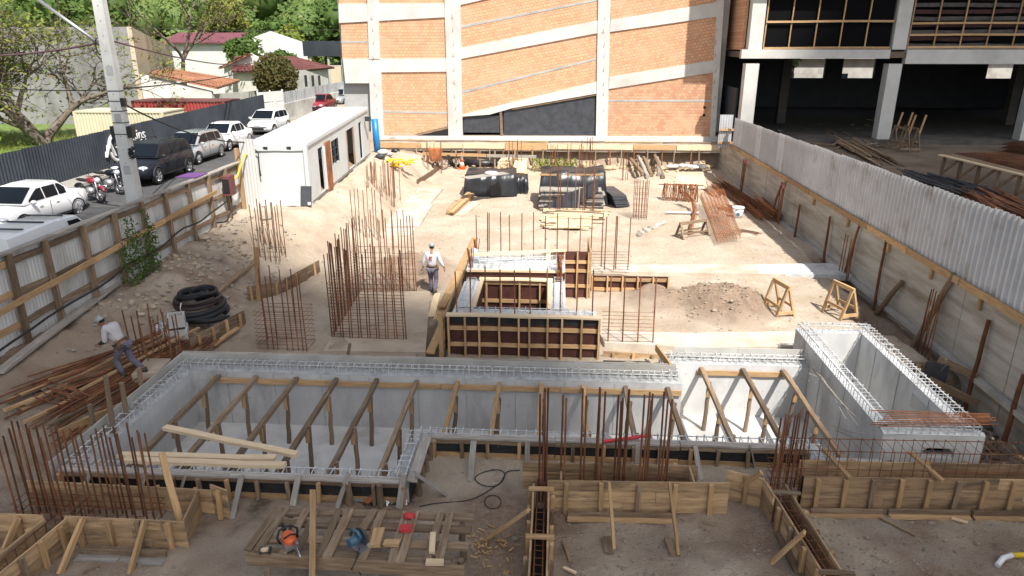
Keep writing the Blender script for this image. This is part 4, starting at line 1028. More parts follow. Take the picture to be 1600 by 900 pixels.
for k in range(7): mb.tube([(px_+.3+.09*math.sin(t*2.1+k), py_-.2+.06*math.cos(t*1.7+k*2), 4.95-.035*t+.1*math.sin(t+k*1.3)) for t in [i*.5 for i in range(13)]], .014, 5)
mb.build('cable_tangle', M['black'], up)
MB().tube([(px_-.2+.1*math.cos(t), py_-.1, 8.0+.25*math.sin(t)) for t in [i*.5 for i in range(11)]], .02, 6).build('cable_loop', M['black'], up)
arm = PY(60, 0, py_); MB().tube([(px_-.15, py_, PY(155,72,py_).z), (arm.x, py_, arm.z)], .055, 8).build('stay_arm', M['alu'], up)
def wire(label, pts, r=.02, sag=.25, mt=None):
    out = []; 
    for a_, b_ in zip(pts, pts[1:]):
        a_, b_ = Vector(a_), Vector(b_)
        for i in range(10):
            t_ = i/10; out.append(a_.lerp(b_, t_) - Vector((0,0,sag*4*t_*(1-t_))))
    out.append(Vector(pts[-1])); tag(MB().tube(out, r, 5).build('overhead_cable', mt or M['black']), label, 'cable', 'overhead cables at the pole')
wire('thick black cable from the pole down to the site cabin', [(px_+.2, py_-.1, 6.35), A+Wd+Vector((.15,0,2.7))], .028, .35)
wire('red grey bundled cable running left from the pole over the tree', [(px_, py_, 8.15), PY(-120, 85, 22)], .03, .2, plain('cable_maroon', (.10,.05,.06), .6))
wire('cable from the pole running to the far houses', [(px_, py_, 8.2), PY(400, 98, 60)], .03, .4, plain('cable_maroon2', (.10,.05,.06), .6))
wire('thin cable running left from the pole at mid height', [(px_, py_, 6.75), PY(-120, 124, 22)], .018, .15)
wire('thin cable running right from the pole toward the gabled house', [(px_, py_, 6.75), PY(420, 100, 70)], .025, .3)
wire('thin upper cable above the far houses', [PY(-40,25,60), PY(560, 45, 80)], .03, .6)
# ================================================================ CONCRETE TANK
def lattice(name, p0, p1, w, h, mt, par, step=.16, r=.011, rails=((-1,0),(1,0),(-1,1),(1,1)), z0=0.0):
    """steel left standing out of a wall top: long bars and bent stirrups"""
    Mx, L = frame(p0, p1); m = MB()
    for (sy, tz) in rails: 
        m.tube([Mx @ Vector((-.03, sy*w/2, z0+h*tz)), Mx @ Vector((L*.5, sy*w/2+U(-.01,.01), z0+h*tz+U(-.01,.01))), Mx @ Vector((L+.03, sy*w/2, z0+h*tz))], r, 5)
    k = int(L/step)
    for i in range(k+1):
        x = L*i/max(1,k) + U(-.03,.03); a = U(-.02,.02); hh = h + r*1.5 + U(-.015,.02)
        m.tube([Mx @ Vector((x-a, -w/2-r*1.6, -.05)), Mx @ Vector((x, -w/2-r*1.6, z0+hh)), Mx @ Vector((x+a, w/2+r*1.6, z0+hh)), Mx @ Vector((x, w/2+r*1.6, -.05))], r*.8, 4, smooth=False)
    return stuff(m.build(name, mt, par))
TZ, FZ = .26, -1.2      # wall top, tank floor
tk = thing('concrete_tank', 'long open concrete tank with steel sticking out of its wall tops', 'tank', (-1, 13.5, FZ))
TH = .38
def wall(x0, x1, y0, y1, z1=TZ, z0=FZ-.2, mt=None, nm='wall', par=None):
    return MB().box((x0,y0,z0), (x1,y1,z1)).build(nm, mt or M['concrete'], par or tk)
def walltop(x0, x1, y0, y1, z=TZ, par=None, mt=None):
    # rough unfinished laitance on the wall top
    m = MB(); L = max(x1-x0, y1-y0); n_ = max(2, int(L/.13)); ax_ = (x1-x0) >= (y1-y0); vs = []; fs = []
    for i in range(n_+1):
        for k in range(5):
            u = L*i/n_; w_ = (y1-y0 if ax_ else x1-x0)*k/4; e = 0 if k in (0, 4) else 1
            zz = z + .006 + e*(.03*mnoise.noise(Vector((x0*3+u*5, y0+w_*9, 1))) + .025)
            vs.append((x0+u, y0+w_, zz) if ax_ else (x0+w_, y0+u, zz))
    for i in range(n_):
        for k in range(4):
            f = (i*5+k, i*5+5+k, i*5+6+k, i*5+1+k); fs.append(f if ax_ else f[::-1])
    return m.add(vs, fs, True).build('wall_top', M['concwhite'] if par else M['rim'], par or tk)
segs = [(-9.45, 3.2, 15.62, 16.0), (-9.45, -9.07, 11.38, 15.61), (-9.45, -2.6, 11.0, 11.37), (-2.97, -2.6, 11.38, 12.6), (-2.97+.38, 5.15, 12.61, 12.98),
        (2.83, 3.2, 16.01, 17.15), (3.21, 6.59, 16.77, 17.15), (5.16, 5.5, 12.2, 12.97), (5.51, 6.58, 12.2, 12.55)]
for (x0, x1, y0, y1) in segs: wall(x0, x1, y0, y1); walltop(x0, x1, y0, y1)
th_ = MB()                                            # form tie holes
for zz in (-.95, -.45, .0):
    for k in range(31): x = -8.85+.39*k+U(-.02,.02); th_.tube([(x, 15.615, zz+U(-.02,.02)), (x, 15.63, zz)], .018, 6)
    for k in range(8): x = 3.5+.4*k; th_.tube([(x, 16.765, zz), (x, 16.78, zz)], .018, 6)
    for k in range(13): y = 12.9+.4*k; th_.tube([(6.595, y, zz+.3), (6.61, y, zz+.3)], .018, 6)
stuff(th_.build('tie_holes', M['concshade'], tk))
# wall panel joints on the far wall
for x in [-8.2+1.22*i for i in range(9)]: MB().box((x, 15.608, FZ), (x+.018, 15.62, TZ-.02)).build('panel_joint', M['concshade'], tk)
MB().box((-9.2, 11.2, FZ-.15), (6.6, 17.0, FZ)).build('floor', M['tankfloor'], tk)
RW = M['rebarwhite']
for (p0, p1) in (((-9.3,15.81,TZ),(3.1,15.81,TZ)), ((-9.26,11.2,TZ),(-9.26,15.7,TZ)), ((-9.2,11.18,TZ),(-2.8,11.18,TZ)), ((-2.79,11.2,TZ),(-2.79,12.75,TZ)), ((-2.7,12.79,TZ),(5.2,12.79,TZ)),
                 ((3.02,15.9,TZ),(3.02,17.0,TZ)), ((3.1,16.96,TZ),(6.5,16.96,TZ)), ((5.33,12.3,TZ),(5.33,12.9,TZ))):
    lattice('rebar_cage', p0, p1, .2, .19, RW, tk, .18, .0135)
# outer form boards round the tank
fo = thing('tank_formwork', 'black plywood formwork with timber studs along the near side of the tank', 'formwork', (-3, 11, 0))
def form_run(x0, x1, y, z0, z1, step, rail=True, sgn=-1):
    MB().box((x0, y-.02, z0), (x1, y, z1)).build('plywood', M['plyblack'], fo)
    L = x1-x0; n_ = max(1, int(L/2.4))
    for i in range(n_):
        a, b_ = x0+L*i/n_, x0+L*(i+1)/n_-.01
        beam('top_board', (a, y+.015, z1+.02), (b_, y+.015, z1+.02), .16, .04, M['timbergrey'], fo)
        beam('top_rail', (a, y-.045, z1-.05), (b_, y-.045, z1-.05), .045, .08, M['timberold'], fo)
        beam('bottom_rail', (a, y-.045, z0+.03), (b_, y-.045, z0+.03), .045, .10, M['timber'], fo)
    k = int(L/step)
    for i in range(k+1):
        x = x0 + L*i/max(1, k)+U(-.04,.04); beam('stud', (x, y-.10, z0-.06), (x+U(-.02,.02), y-.10, z1-.02), .07, .06, M['timberold'] if i % 3 else M['timber'], fo)
    return
form_run(-9.3, -2.65, 10.98, .02, .42, .52); form_run(-2.4, 5.15, 12.58, .02, .42, .55)
MB().box((-2.58, 11.0, .0), (-2.56, 12.58, .42)).build('plywood', M['plyblack'], fo)
beam('top_board', (-2.52, 10.95, .46), (-2.52, 12.5, .46), .2, .045, M['timbergrey'], fo)
for y in (11.2, 11.6, 12.0, 12.4): pole('stud', (-2.45, y, -.1), (-2.45, y, .36), .06, M['timberold'], fo)
MB().box((5.16, 12.17, .0), (6.6, 12.19, .3)).build('plywood', M['plyblack'], fo)
for (ax_, ay, bx, by) in ((505,430,560,255),(860,420,905,260),(1110,430,1160,262),(1450,545,1512,270)):        # raking props, left run
    p = on_ground(ax_/4, 675+ay/4); q_ = PY(bx/4, 675+by/4, 10.92); beam('raking_prop', p, q_, .1, .03, M['timbergrey'], fo)
for (ax_, ay, bx, by) in ((232,465,265,270),(505,475,580,255),(895,480,920,260),(1195,400,990,255),(1338,310,1360,55)):
    p = on_ground(400+ax_/4, 675+ay/4); q_ = PY(400+bx/4, 675+by/4, 10.92 if bx < 950 else (11.0 if bx < 1100 else 12.5)); beam('raking_prop', p, q_, .12, .03, M['timbergrey'], fo)
for (ax_, ay, bx, by) in ((95,190,97,60),(1180,300,1145,85),(1515,220,1490,88),(785,200,787,80)):
    p = on_ground(800+ax_/4, 675+ay/4); q_ = PY(800+bx/4, 675+by/4, 12.5); beam('raking_prop', p, q_, .1, .03, M['timbergrey'], fo)
for px in (543, 592): p = PY(px, 742, 10.86); pole('post', (p.x, 10.84, -.2), (p.x, 10.84, .44), .07, M['timberold'], fo)
# far side forms: top edge boards with dark inner faces
bf = thing('tank_back_formwork', 'grey form edge standing proud along the far side of the tank', 'formwork', (-3, 16.1, 0))
for (x0, x1, y) in ((-9.5, 3.1, 16.03), (3.2, 6.55, 17.18)):
    n_ = int((x1-x0)/2.5)+1
    for i in range(n_):
        a, b_ = lerp(x0, x1, i/n_), lerp(x0, x1, (i+1)/n_); MB().box((a, y, -.1), (b_-.006, y+.03, .56+U(-.01,.01))).build('form_sheet', M['concold'], bf)
MB().box((-9.52, 11.0, -.1), (-9.49, 16.03, .56)).build('form_sheet', M['concold'], bf)
for (x0, x1, y) in ((-9.5, 3.1, 16.09),):
    for i in range(5): beam('edge_board', (lerp(x0,x1,i/5), y, .55), (lerp(x0,x1,(i+1)/5)-.01, y, .55), .05, .05, M['timbergrey'], bf)
beam('edge_board', (2.95, 16.05, .52), (2.75, 17.2, .52), .05, .2, M['timber'], bf)
# struts across the tank
stx = [(340,585),(400,587),(462,588),(525,588),(588,590),(650,590),(715,592),(780,592),(846,594),(912,595),(978,597),(1045,599)]
desc = ['leftmost', 'second', 'third', 'fourth', 'fifth', 'sixth', 'seventh', 'eighth', 'ninth', 'tenth', 'eleventh', 'last']
def strut(label, x, y0, y1, zb, dx=0.0):
    s = thing('timber_strut', label, 'strut', (x, (y0+y1)/2, FZ), 'timber struts across the tank')
    beam('beam', (x+dx, y0, zb-.06), (x, y1, zb), .1, .11, M['timberold'] if rng.random() < .6 else M['timber'], s)
    L = y1-y0; ps = (.14, .46, .80) if L > 3.6 else (.25, .75)
    for f in ps:
        y = y0+L*f; pole('post', (x+U(-.05,.05), y, FZ), (x+.06, y, zb-.0), .055, M['timberold'], s)
        beam('cleat', (x+.02, y-.08, zb-.38), (x+.02, y-.08, zb-.04), .09, .025, M['timber'], s)
for i, (px, py) in enumerate(stx):
    p = PY(px, py, 15.55); zb = .14
    y0 = 11.4 if p.x < -2.75 else 12.72
    strut('%s timber strut from the left in the long bay of the tank' % desc[i] if 0 < i < 11 else ('leftmost timber strut in the tank by its left wall' if i == 0 else 'rightmost strut of the long bay, beside the wall step'), p.x, y0 + (0.0), 15.6, zb)
ledger = thing('ledger', 'long timber ledger nailed along the far inner wall of the tank', 'ledger', (-3, 15.6, 0))
for i in range(4): beam('board', (-8.6+2.95*i, 15.57, .04), (-5.67+2.95*i, 15.57, .04), .05, .13, M['timber'], ledger)
for i, px in enumerate((1097, 1162, 1226)):
    p = PY(px, 573, 16.7)
    strut(['left strut of the short right bay beside the wall step', 'middle strut of the short right bay of the tank', 'right strut of the short bay beside the white concrete box'][i], p.x, 12.95 if i < 2 else 12.35, 16.74, .16)
p0, p1 = PY(1090, 577, 16.7), PY(1232, 580, 16.7)
tag(beam('ledger_board', (p0.x, 16.73, .05), (p1.x, 16.73, .05), .05, .13, M['timber']), 'short timber ledger on the far wall of the right tank bay', 'ledger')
# fresh planks lying over the tank
for i, (a, b_, lab) in enumerate((((258,668,.42),(465,710,.42),'long fresh pine plank lying obliquely over the left struts'), ((185,711,.46),(430,716,.47),'upper of two fresh pine planks on the near tank wall'), ((195,719,.49),(446,727,.50),'lower of two fresh pine planks on the near tank wall'))):
    pa, pb_ = PZ(*a), PZ(*b_); tag(beam('pine_plank', pa, pb_, .15, .07, M['timberpale']), lab, 'plank', 'fresh pine planks on the tank')
# ---------------- raised concrete box at the right
bx = thing('concrete_box', 'raised white concrete box with open top and oval hole at the tank right end', 'tank', (7.5, 15.3, FZ))
BZ = .78
def bw(x0, x1, y0, y1): MB().box((x0,y0,FZ-.2), (x1,y1,BZ)).build('wall', M['concrete'], bx); walltop(x0, x1, y0, y1, BZ, bx)
bw(6.6, 6.86, 12.2+.75, 18.1); bw(8.24, 8.5, 12.95, 18.1); bw(6.87, 8.23, 17.84, 18.1)
# front wall with an oval hole
hx, hz_, rx_, rz_ = PY(1467, 700, 12.66).x, .38, .30, .11
for (x0, x1, z0, z1) in ((6.6, hx-rx_, FZ-.2, BZ), (hx+rx_, 8.56, FZ-.2, BZ), (hx-rx_, hx+rx_, FZ-.2, hz_-rz_), (hx-rx_, hx+rx_, hz_+rz_, BZ)):
    MB().box((x0, 12.66, z0), (x1, 12.94, z1)).build('front_wall', M['concrete'], bx)
MB().box((hx-rx_-.1, 12.95, hz_-rz_-.1), (hx+rx_+.1, 12.98, hz_+rz_+.1)).build('hole_back', M['dark'], bx)
for sx in (-1, 1):
    for sz in (-1, 1): MB().prism([(hx+sx*rx_,12.68,hz_+sz*rz_),(hx+sx*(rx_-.12),12.68,hz_+sz*rz_),(hx+sx*rx_,12.68,hz_+sz*(rz_-.08))], (0,.2,0)).build('hole_corner', M['concrete'], bx)
walltop(6.6, 8.56, 12.66, 12.94, BZ, bx)
MB().box((6.6, 13.0, FZ-.2), (8.5, 18.0, FZ)).build('floor', M['concwhite'], bx)
MB().box((8.225, 14.1, .25), (8.238, 14.9, .55)).build('recess', M['concold'], bx)
for (y) in (14.2, 15.6, 16.9): MB().box((8.226, y, FZ), (8.239, y+.015, BZ-.02)).build('panel_joint', M['concshade'], bx); MB().box((6.588, y+.4, FZ), (6.6, y+.415, BZ-.03)).build('panel_joint', M['concshade'], bx)
for (p0, p1) in (((6.73,12.8,BZ),(6.73,18.0,BZ)), ((8.37,12.8,BZ),(8.37,18.0,BZ)), ((6.73,17.97,BZ),(8.37,17.97,BZ)), ((6.7,12.8,BZ),(8.45,12.8,BZ))):
    lattice('rebar_cage', p0, p1, .2, .19, RW, bx, .15, .013)
# loose rusty bars across the box
lb = thing('loose_bars', 'loose rusty bars laid across the near end of the concrete box', 'rebar', (7.6, 13.3, 1.0))
for i in range(9):
    a = PZ(1360+U(0,25), 641+i*3.2, 1.02+.008*i); b_ = PZ(1548+U(-8,12), 647+i*2.0, 1.02+.008*i); bar('bar', a, b_, .009, M['rustbright'], lb)
# bent wires sticking out of the box side wall
wi = thing('bent_starter_wires', 'thin bent starter bars sprouting from the left side of concrete box', 'rebar', (6.5, 15.5, .2))
for (a, b_, c_) in (((1262,560),(1300,610),(1340,665)), ((1255,556),(1290,600),(1325,640)), ((1268,575),(1310,625),(1336,650)), ((1258,566),(1285,590),(1322,655)), ((1225,570),(1250,578),(1275,588)), ((1228,585),(1255,592),(1280,600)), ((1300,665),(1330,675),(1362,678)), ((1305,672),(1335,684),(1358,690))):
    pts = [PX(*a, 6.52), PX(*b_, 6.42), PX(*c_, 6.36)]; MB().tube(pts, .009, 5).build('wire', M['timbergrey'], wi)
# ================================================================ CENTRAL FORMWORK SHAFT
sh = thing('shaft_formwork', 'brown plywood lift shaft formwork with timber battens at the centre of the site', 'formwork', (-.8, 19.5, 0))
def battened(x0, x1, y, z0, z1, nv, hz_list, mt=None, par=sh, face=-1, irregular=None):
    MB().box((x0, min(y, y-face*.03), z0), (x1, max(y, y-face*.03), z1)).build('plywood', mt or M['plybrown'], par)
    for k in range(nv+1):
        x = lerp(x0+.04, x1-.04, irregular[k] if irregular else k/nv)
        beam('batten', (x, y+face*.10, z0), (x, y+face*.10, z1), .05, .10, M['timber'], par)
    for z in hz_list:
        beam('rail', (x0, y+face*.03, z), (x1, y+face*.03, z), .05, .11, M['timber'], par)
irr = [0, .11, .205, .34, .47, .54, .66, .755, .885, 1]
battened(-2.83, 1.30, 17.6, -.25, 1.13, 9, (.80, .32), irregular=irr)
beam('cap_board', (-2.85, 17.6, 1.17), (1.28, 17.6, 1.17), .2, .05, M['timberpale'], sh)
battened(-2.83, 1.30, 17.585, .92, 1.12, 0, (), M['plyblack'], sh, irregular=[.0])
def shc(x0, x1, y0, y1, z1, z0=-.7): MB().box((x0,y0,z0),(x1,y1,z1)).build('concrete_core', M['concrete'], sh); walltop(x0, x1, y0, y1, z1, sh)
shc(-2.75, 1.2, 17.64, 18.35, 1.06); shc(-2.75, -2.25, 18.36, 20.7, 1.06); shc(-.05, .38, 18.36, 20.7, 1.06)
shc(-2.75, .38, 21.1, 22.6, 1.30)
for (cx_, cy_) in ((-2.62, 21.3), (.22, 21.2), (.2, 20.9), (-2.55, 22.5)):
    for k in range(7): bar('corner_bar', (cx_+U(-.12,.12), cy_+U(-.12,.12), 1.0), (cx_+U(-.12,.12), cy_+U(-.12,.12), 1.95), .013, M['rustbright'], sh)
for (p0, p1) in (((-2.6,18.0,1.06),(1.1,18.0,1.06)), ((-2.5,18.3,1.06),(-2.5,20.6,1.06)), ((.17,18.3,1.06),(.17,20.9,1.06))): lattice('rebar_cage', p0, p1, .22, .14, RW, sh, .2)
for y in (21.35, 21.75, 22.15, 22.5): lattice('rebar_cage', (-2.6, y, 1.3), (.35, y, 1.3), .18, .2, RW, sh, .22)
# inner face of the shaft seen through its mouth
battened(-2.22, -.06, 20.92, -.7, 1.0, 4, (.38, .98), irregular=[.05,.27,.55,.86,.99])
beam('cap_board', (-2.3, 20.9, 1.10), (.0, 20.9, 1.10), .22, .05, M['timberpale'], sh)
for (x, f) in ((-2.24, 1), (-.06, -1)):
    MB().box((x, 18.4, -.7), (x+.02, 20.85, 1.02)).build('plywood', M['plybrown'], sh); beam('cap_board', (x+.03*f, 18.4, 1.09), (x+.03*f, 20.8, 1.09), .12, .05, M['timberpale'], sh)
MB().box((-2.75, 21.05, 1.08), (.38, 21.09, 1.3)).build('plywood', M['plybrown'], sh)
beam('edge_board', (-2.7, 21.03, 1.32), (.35, 21.03, 1.34), .1, .06, M['timberpale'], sh)
# taller panel to the right and low form beyond it
zt2 = PY(890, 393, 22.4).z
xa, xb = PY(860, 440, 22.4).x, PY(920, 440, 22.4).x
battened(xa, xb, 22.4, -.1, zt2, 3, (.42, .95, zt2-.35), irregular=[0,.35,.7,1])
MB().box((xb, 22.36, -.1), (xb+.06, 24.2, zt2)).build('edge_panel', M['timber'], sh)
beam('tall_stud', (xa-.1, 22.2, -.3), (xa-.1, 22.2, zt2+.35), .12, .07, M['timberpale'], sh)
pa = PY(735, 398, 21.6); pb2 = PY(885, 391, 22.3); beam('guard_rail', pa, pb2, .05, .08, M['timberpale'], sh)
xc, xd = xb+.12, PY(1045, 445, 23.2).x
battened(xc, xd, 23.2, -.15, .52, 5, (.4, .05))
# left side boards and black trench
for k, z in enumerate((.2, .55, .9)):
    for i in range(2): beam('side_board', (-2.93, 17.55+2.6*i, z), (-2.93, 20.13+2.6*i, z), .05, .33, M['timber'] if (k+i) % 2 else M['timberold'], sh)
beam('side_post', (-3.0, 17.5, -.2), (-3.0, 17.5, 1.25), .12, .12, M['timber'], sh)
rk = thing('raking_boards', 'long boards leaning along the left side of the shaft formwork', 'planks', (-3.6, 19, 0))
for (a, b_) in (((672,552,.02),(722,436,.75)), ((690,480,.55),(742,372,.9)), ((683,500,.3),(716,425,.9))):
    pa, pb2 = PZ(*a), PZ(*b_); beam('board', pa, pb2, .24, .05, M['timber'], rk)
tag(beam('loose_plank', on_ground(674,497)+Vector((0,0,.06)), on_ground(684,462)+Vector((0,0,.06)), .22, .05, M['timberpale']), 'short pale plank lying on sand left of the shaft boards', 'plank')
# jacket hung over the boards
jk = MB().ball((0,0,0), (.16,.12,.3), 12, 9, f=lambda d: 1+.25*mnoise.noise(d*2.5)); pj = PY(742, 402, 22.0)
for i in range(len(jk.v)): jk.v[i] = (jk.v[i][0]+pj.x, jk.v[i][1]+22.0, jk.v[i][2]+pj.z)
tag(jk.build('hung_jacket', mat('cloth_pale_blue', (.40,.46,.56), (.5,.54,.6), 6, rough=.9, bump=.5)), 'pale blue cloth hung over the shaft boards at the upper left corner', 'cloth')
# ================================================================ LEAN CONCRETE STRIPS
def strip(name, label, pts, z, mt=None, th=.22):
    poly = [PZ(px, py, z) for px, py in pts]
    o = MB().prism(poly, (0,0,-th)).build(name, mt or M['lean']); o['kind'] = 'structure'; return o
strip('pavement_strip', '', [(918,414),(1318,412),(1332,430),(918,424)], .12)
strip('slab_white', '', [(1180,413),(1300,411),(1332,430),(1185,427)], .135, M['concwhite'])
strip('slab_edge', '', [(935,517),(1080,520),(1090,543),(945,535)], .14)
strip('slab_edge', '', [(1080,520),(1250,517),(1252,541),(1090,543)], .13)
strip('slab', '', [(598,292),(692,294),(672,318),(610,318)], .12)
strip('slab', '', [(590,320),(676,318),(655,353),(575,353)], .10)
strip('slab', '', [(560,355),(650,356),(640,368),(556,368)], .06)
strip('footing_pad', '', [(505,548),(665,550),(672,455),(560,455)], .04, M['padtan'])
strip('footing_pad', '', [(205,585),(245,583),(268,560),(228,560)], .40, M['padtan'])
# ================================================================ FOREGROUND FORMWORK
def plankwall(par, p0, p1, z0, z1, n, face, studs=0, mt='board', th=.03, studh=None, split=None):
    """n stacked planks between p0 and p1 (xy), studs on the side `face` (unit xy)"""
    p0 = Vector((p0[0], p0[1], 0)); p1 = Vector((p1[0], p1[1], 0)); h = (z1-z0)/n; d = (p1-p0)
    f = Vector((face[0], face[1], 0)).normalized()
    for k in range(n):
        z = z0+h*(k+.5); o_ = f*U(-.004,.004)
        a = [0] + (split[k % len(split)] if split else []) + [1]
        for s0, s1 in zip(a, a[1:]):
            beam('plank', p0+d*s0+o_+Vector((0,0,z)), p0+d*s1-d.normalized()*.006+o_+Vector((0,0,z)), th, h-.006, M[mt], par, warp=.4)
    for k in range(studs):
        s = (k+.5)/studs if studs > 1 else .5
        b_ = p0+d*s+f*(th/2+.045)
        beam('stud', b_+Vector((0,0,z0-.04)), b_+f*.0+Vector((U(-.02,.02),0,(studh or z1)-U(0,.03))), .06, .08, M['timberold'] if (k % 3 == 2) else M['timber'], par, up=(f.y,-f.x,0))
# form B (centre)
B_ = thing('footing_formwork', 'plank formwork box in the centre foreground holding tall rusty bars', 'formwork', (1.6, 11, 0))
plankwall(B_, (-.02, 10.86), (3.24, 10.98), 0, .66, 3, (0,-1), 5, split=[[.42],[.6],[.3]])
plankwall(B_, (-.5, 11.5), (2.8, 11.56), 0, .6, 3, (0,1), 4, split=[[.5],[.35],[.62]])
plankwall(B_, (2.62, 10.98), (2.62, 11.5), 0, .62, 2, (1,0)); plankwall(B_, (.22, 10.92), (.22, 11.44), 0, .62, 2, (-1,0))
beam('kicker', (.35, 10.70, .05), (2.3, 10.76, .05), .05, .13, M['timberold'], B_); beam('kicker', (.35, 10.62, .02), (2.3, 10.68, .02), .12, .04, M['timber'], B_)
for (ax, ay, bx_, by) in ((638,745,605,315),(1040,780,985,315)):
    p = on_ground(800+ax/4, 675+ay/4); q_ = PY(800+bx_/4, 675+by/4, 10.76); beam('raking_prop', p+Vector((0,0,.02)), q_, .05, .08, M['timber'], B_)
for (ax, ay, bx_, by) in ((585,670,610,770),(978,680,1015,778)):
    p = on_ground(800+ax/4, 675+ay/4); q_ = on_ground(800+bx_/4, 675+by/4); beam('foot_board', p+Vector((0,0,.04)), q_+Vector((0,0,.04)), .16, .04, M['timberold'], B_)
beam('raking_prop', PY(1190,738,11.0)+Vector((0,0,0)), PZ(1143,768,.1), .05, .09, M['timber'], B_)
# form C (narrow beam form towards the camera)
C_ = thing('beam_formwork', 'narrow trench form with a long rebar cage pointing at the camera', 'formwork', (-.15, 9.6, 0))
plankwall(C_, (-.27, 7.9), (-.27, 10.95), -.02, .52, 2, (-1,0), 7, split=[[.5],[.4]]); plankwall(C_, (.0, 7.9), (.0, 10.80), -.02, .52, 2, (1,0), 7, split=[[.45],[.55]])
MB().box((-.25, 7.9, -.03), (-.02, 10.9, .02)).build('bottom_board', M['plyblack'], C_)
for y in (8.2, 9.45, 10.75): beam('cross_batten', (-.36, y, .55), (.10, y, .55), .09, .04, M['timber'], C_)
for s in (-1, 1):
    for (py, qx) in ((0, 0),): pass
for (ax, ay, bx_, by) in ((760,842,825,797),(790,897,826,866)): p = on_ground(ax, ay); q_ = PX(bx_, by, -.33); beam('raking_prop', p, q_, .1, .05, M['timber'], C_)
lattice('rebar_cage', (-.135, 8.0, .12), (-.135, 11.3, .12), .13, .24, M['rust'], C_, .16, .010)
# form D (right)
D_ = thing('footing_formwork', 'long plank formwork along the right foreground below the concrete box', 'formwork', (7, 11.4, 0))
plankwall(D_, (4.62, 11.22), (9.6, 11.42), 0, .68, 3, (0,-1), 10, split=[[.3,.66],[.45,.8],[.36,.7]])
plankwall(D_, (4.75, 11.86), (9.6, 11.98), 0, .62, 2, (0,1), 7, split=[[.34,.7],[.5]])
for (x0, x1) in ((4.75,6.05),(6.15,7.6),(7.65,9.6)):
    beam('kicker', (x0, 11.05+(x0-4.7)*.04, .06), (x1, 11.05+(x1-4.7)*.04, .06), .05, .13, M['timberold'], D_); beam('kicker', (x0, 10.98+(x0-4.7)*.04, .02), (x1, 10.98+(x1-4.7)*.04, .02), .1, .04, M['timber'], D_)
for x in (5.4, 7.0, 9.0): beam('cross_batten', (x, 11.15, .73), (x-.15, 12.1, .73), .08, .05, M['timber'], D_)
lattice('rebar_cage', (4.3, 11.63, .1), (8.7, 11.73, .1), .42, 1.0, M['rust'], D_, .19, .009, rails=((-1,0),(1,0),(-1,1),(1,1),(-1,.62),(1,.3)))
# form E (oblique form running to the camera)
E_ = thing('beam_formwork', 'plank trench form with steel strip running to the lower right edge', 'formwork', (4.3, 9.8, 0))
plankwall(E_, (3.98, 11.25), (4.24, 8.2), -.02, .52, 2, (-1,0), 6, split=[[.5],[.4]]); plankwall(E_, (4.30, 11.2), (4.54, 8.2), -.02, .52, 2, (1,0), 6, split=[[.45],[.6]])
MB().prism([(4.0,11.2,.0),(4.29,11.2,.0),(4.52,8.2,.0),(4.25,8.2,.0)], (0,0,.02)).build('bottom_board', M['plyblack'], E_)
for y in (10.9, 8.9): beam('cross_batten', (3.92+(11.2-y)*.08, y, .55), (4.44+(11.2-y)*.08, y, .55), .07, .04, M['timberold'], E_)
lattice('rebar_cage', (4.14, 11.3, .2), (4.40, 8.3, .2), .13, .26, M['rust'], E_, .2, .010)
beam('raking_prop', PZ(1205,880,.05), PX(1258,832,4.06), .1, .05, M['timber'], E_); beam('foot_rail', PZ(1203,800,.04), PZ(1252,900,.04), .16, .05, M['timberold'], E_)
plankwall(E_, (3.3, 11.45), (3.92, 11.2), 0, .62, 3, (0,-1), 1); plankwall(E_, (3.9, 11.2), (3.95, 10.7), 0, .62, 3, (1,0))
MB().box((4.62, 11.3, .0), (4.95, 11.33, .62)).build('black_sheet', M['plyblack'], E_)
# form A (left)
A_ = thing('footing_formwork', 'L shaped plank formwork at the lower left around dense rusty bars', 'formwork', (-8, 9.8, 0))
plankwall(A_, (-8.15, 9.48), (-6.05, 9.46), 0, .56, 3, (0,-1), 4, split=[[.7],[.55],[.8]])
plankwall(A_, (-10.3, 9.5), (-8.55, 9.5), 0, .54, 3, (0,-1), 2)
plankwall(A_, (-9.6, 10.5), (-6.05, 10.42), 0, .5, 2, (0,1), 5, split=[[.5],[.4]])
plankwall(A_, (-8.12, 9.46), (-8.3, 7.9), 0, .52, 2, (1,0), 4); plankwall(A_, (-8.5, 9.46), (-8.7, 7.9), 0, .5, 2, (-1,0), 3)
lattice('rebar_cage', (-8.48, 8.0, .15), (-8.3, 10.2, .15), .2, .28, M['rust'], A_, .2, .010)
plankwall(A_, (-6.12, 9.5), (-6.3, 10.4), 0, .52, 2, (1,0)); plankwall(A_, (-6.08, 10.45), (-5.72, 10.3), 0, .6, 3, (0,-1), 1)
tb = PZ(270, 785, .4); beam('tall_stake', PZ(288, 842, .0), PY(253, 708, 10.1), .11, .06, M['timber'], A_)
for (ax, ay, bx_, by) in ((370,895,520,545),(810,890,905,550),(10,790,110,540)):
    p = on_ground(ax/4, 675+ay/4); q_ = PY(bx_/4, 675+by/4, 9.40); beam('raking_prop', p, q_, .06, .09, M['timber'], A_)
beam('kicker', (-7.75, 9.2, .10), (-6.3, 9.2, .10), .05, .12, M['timberold'], A_); beam('kicker', (-7.8, 9.1, .03), (-6.3, 9.1, .03), .16, .04, M['timbergrey'], A_)
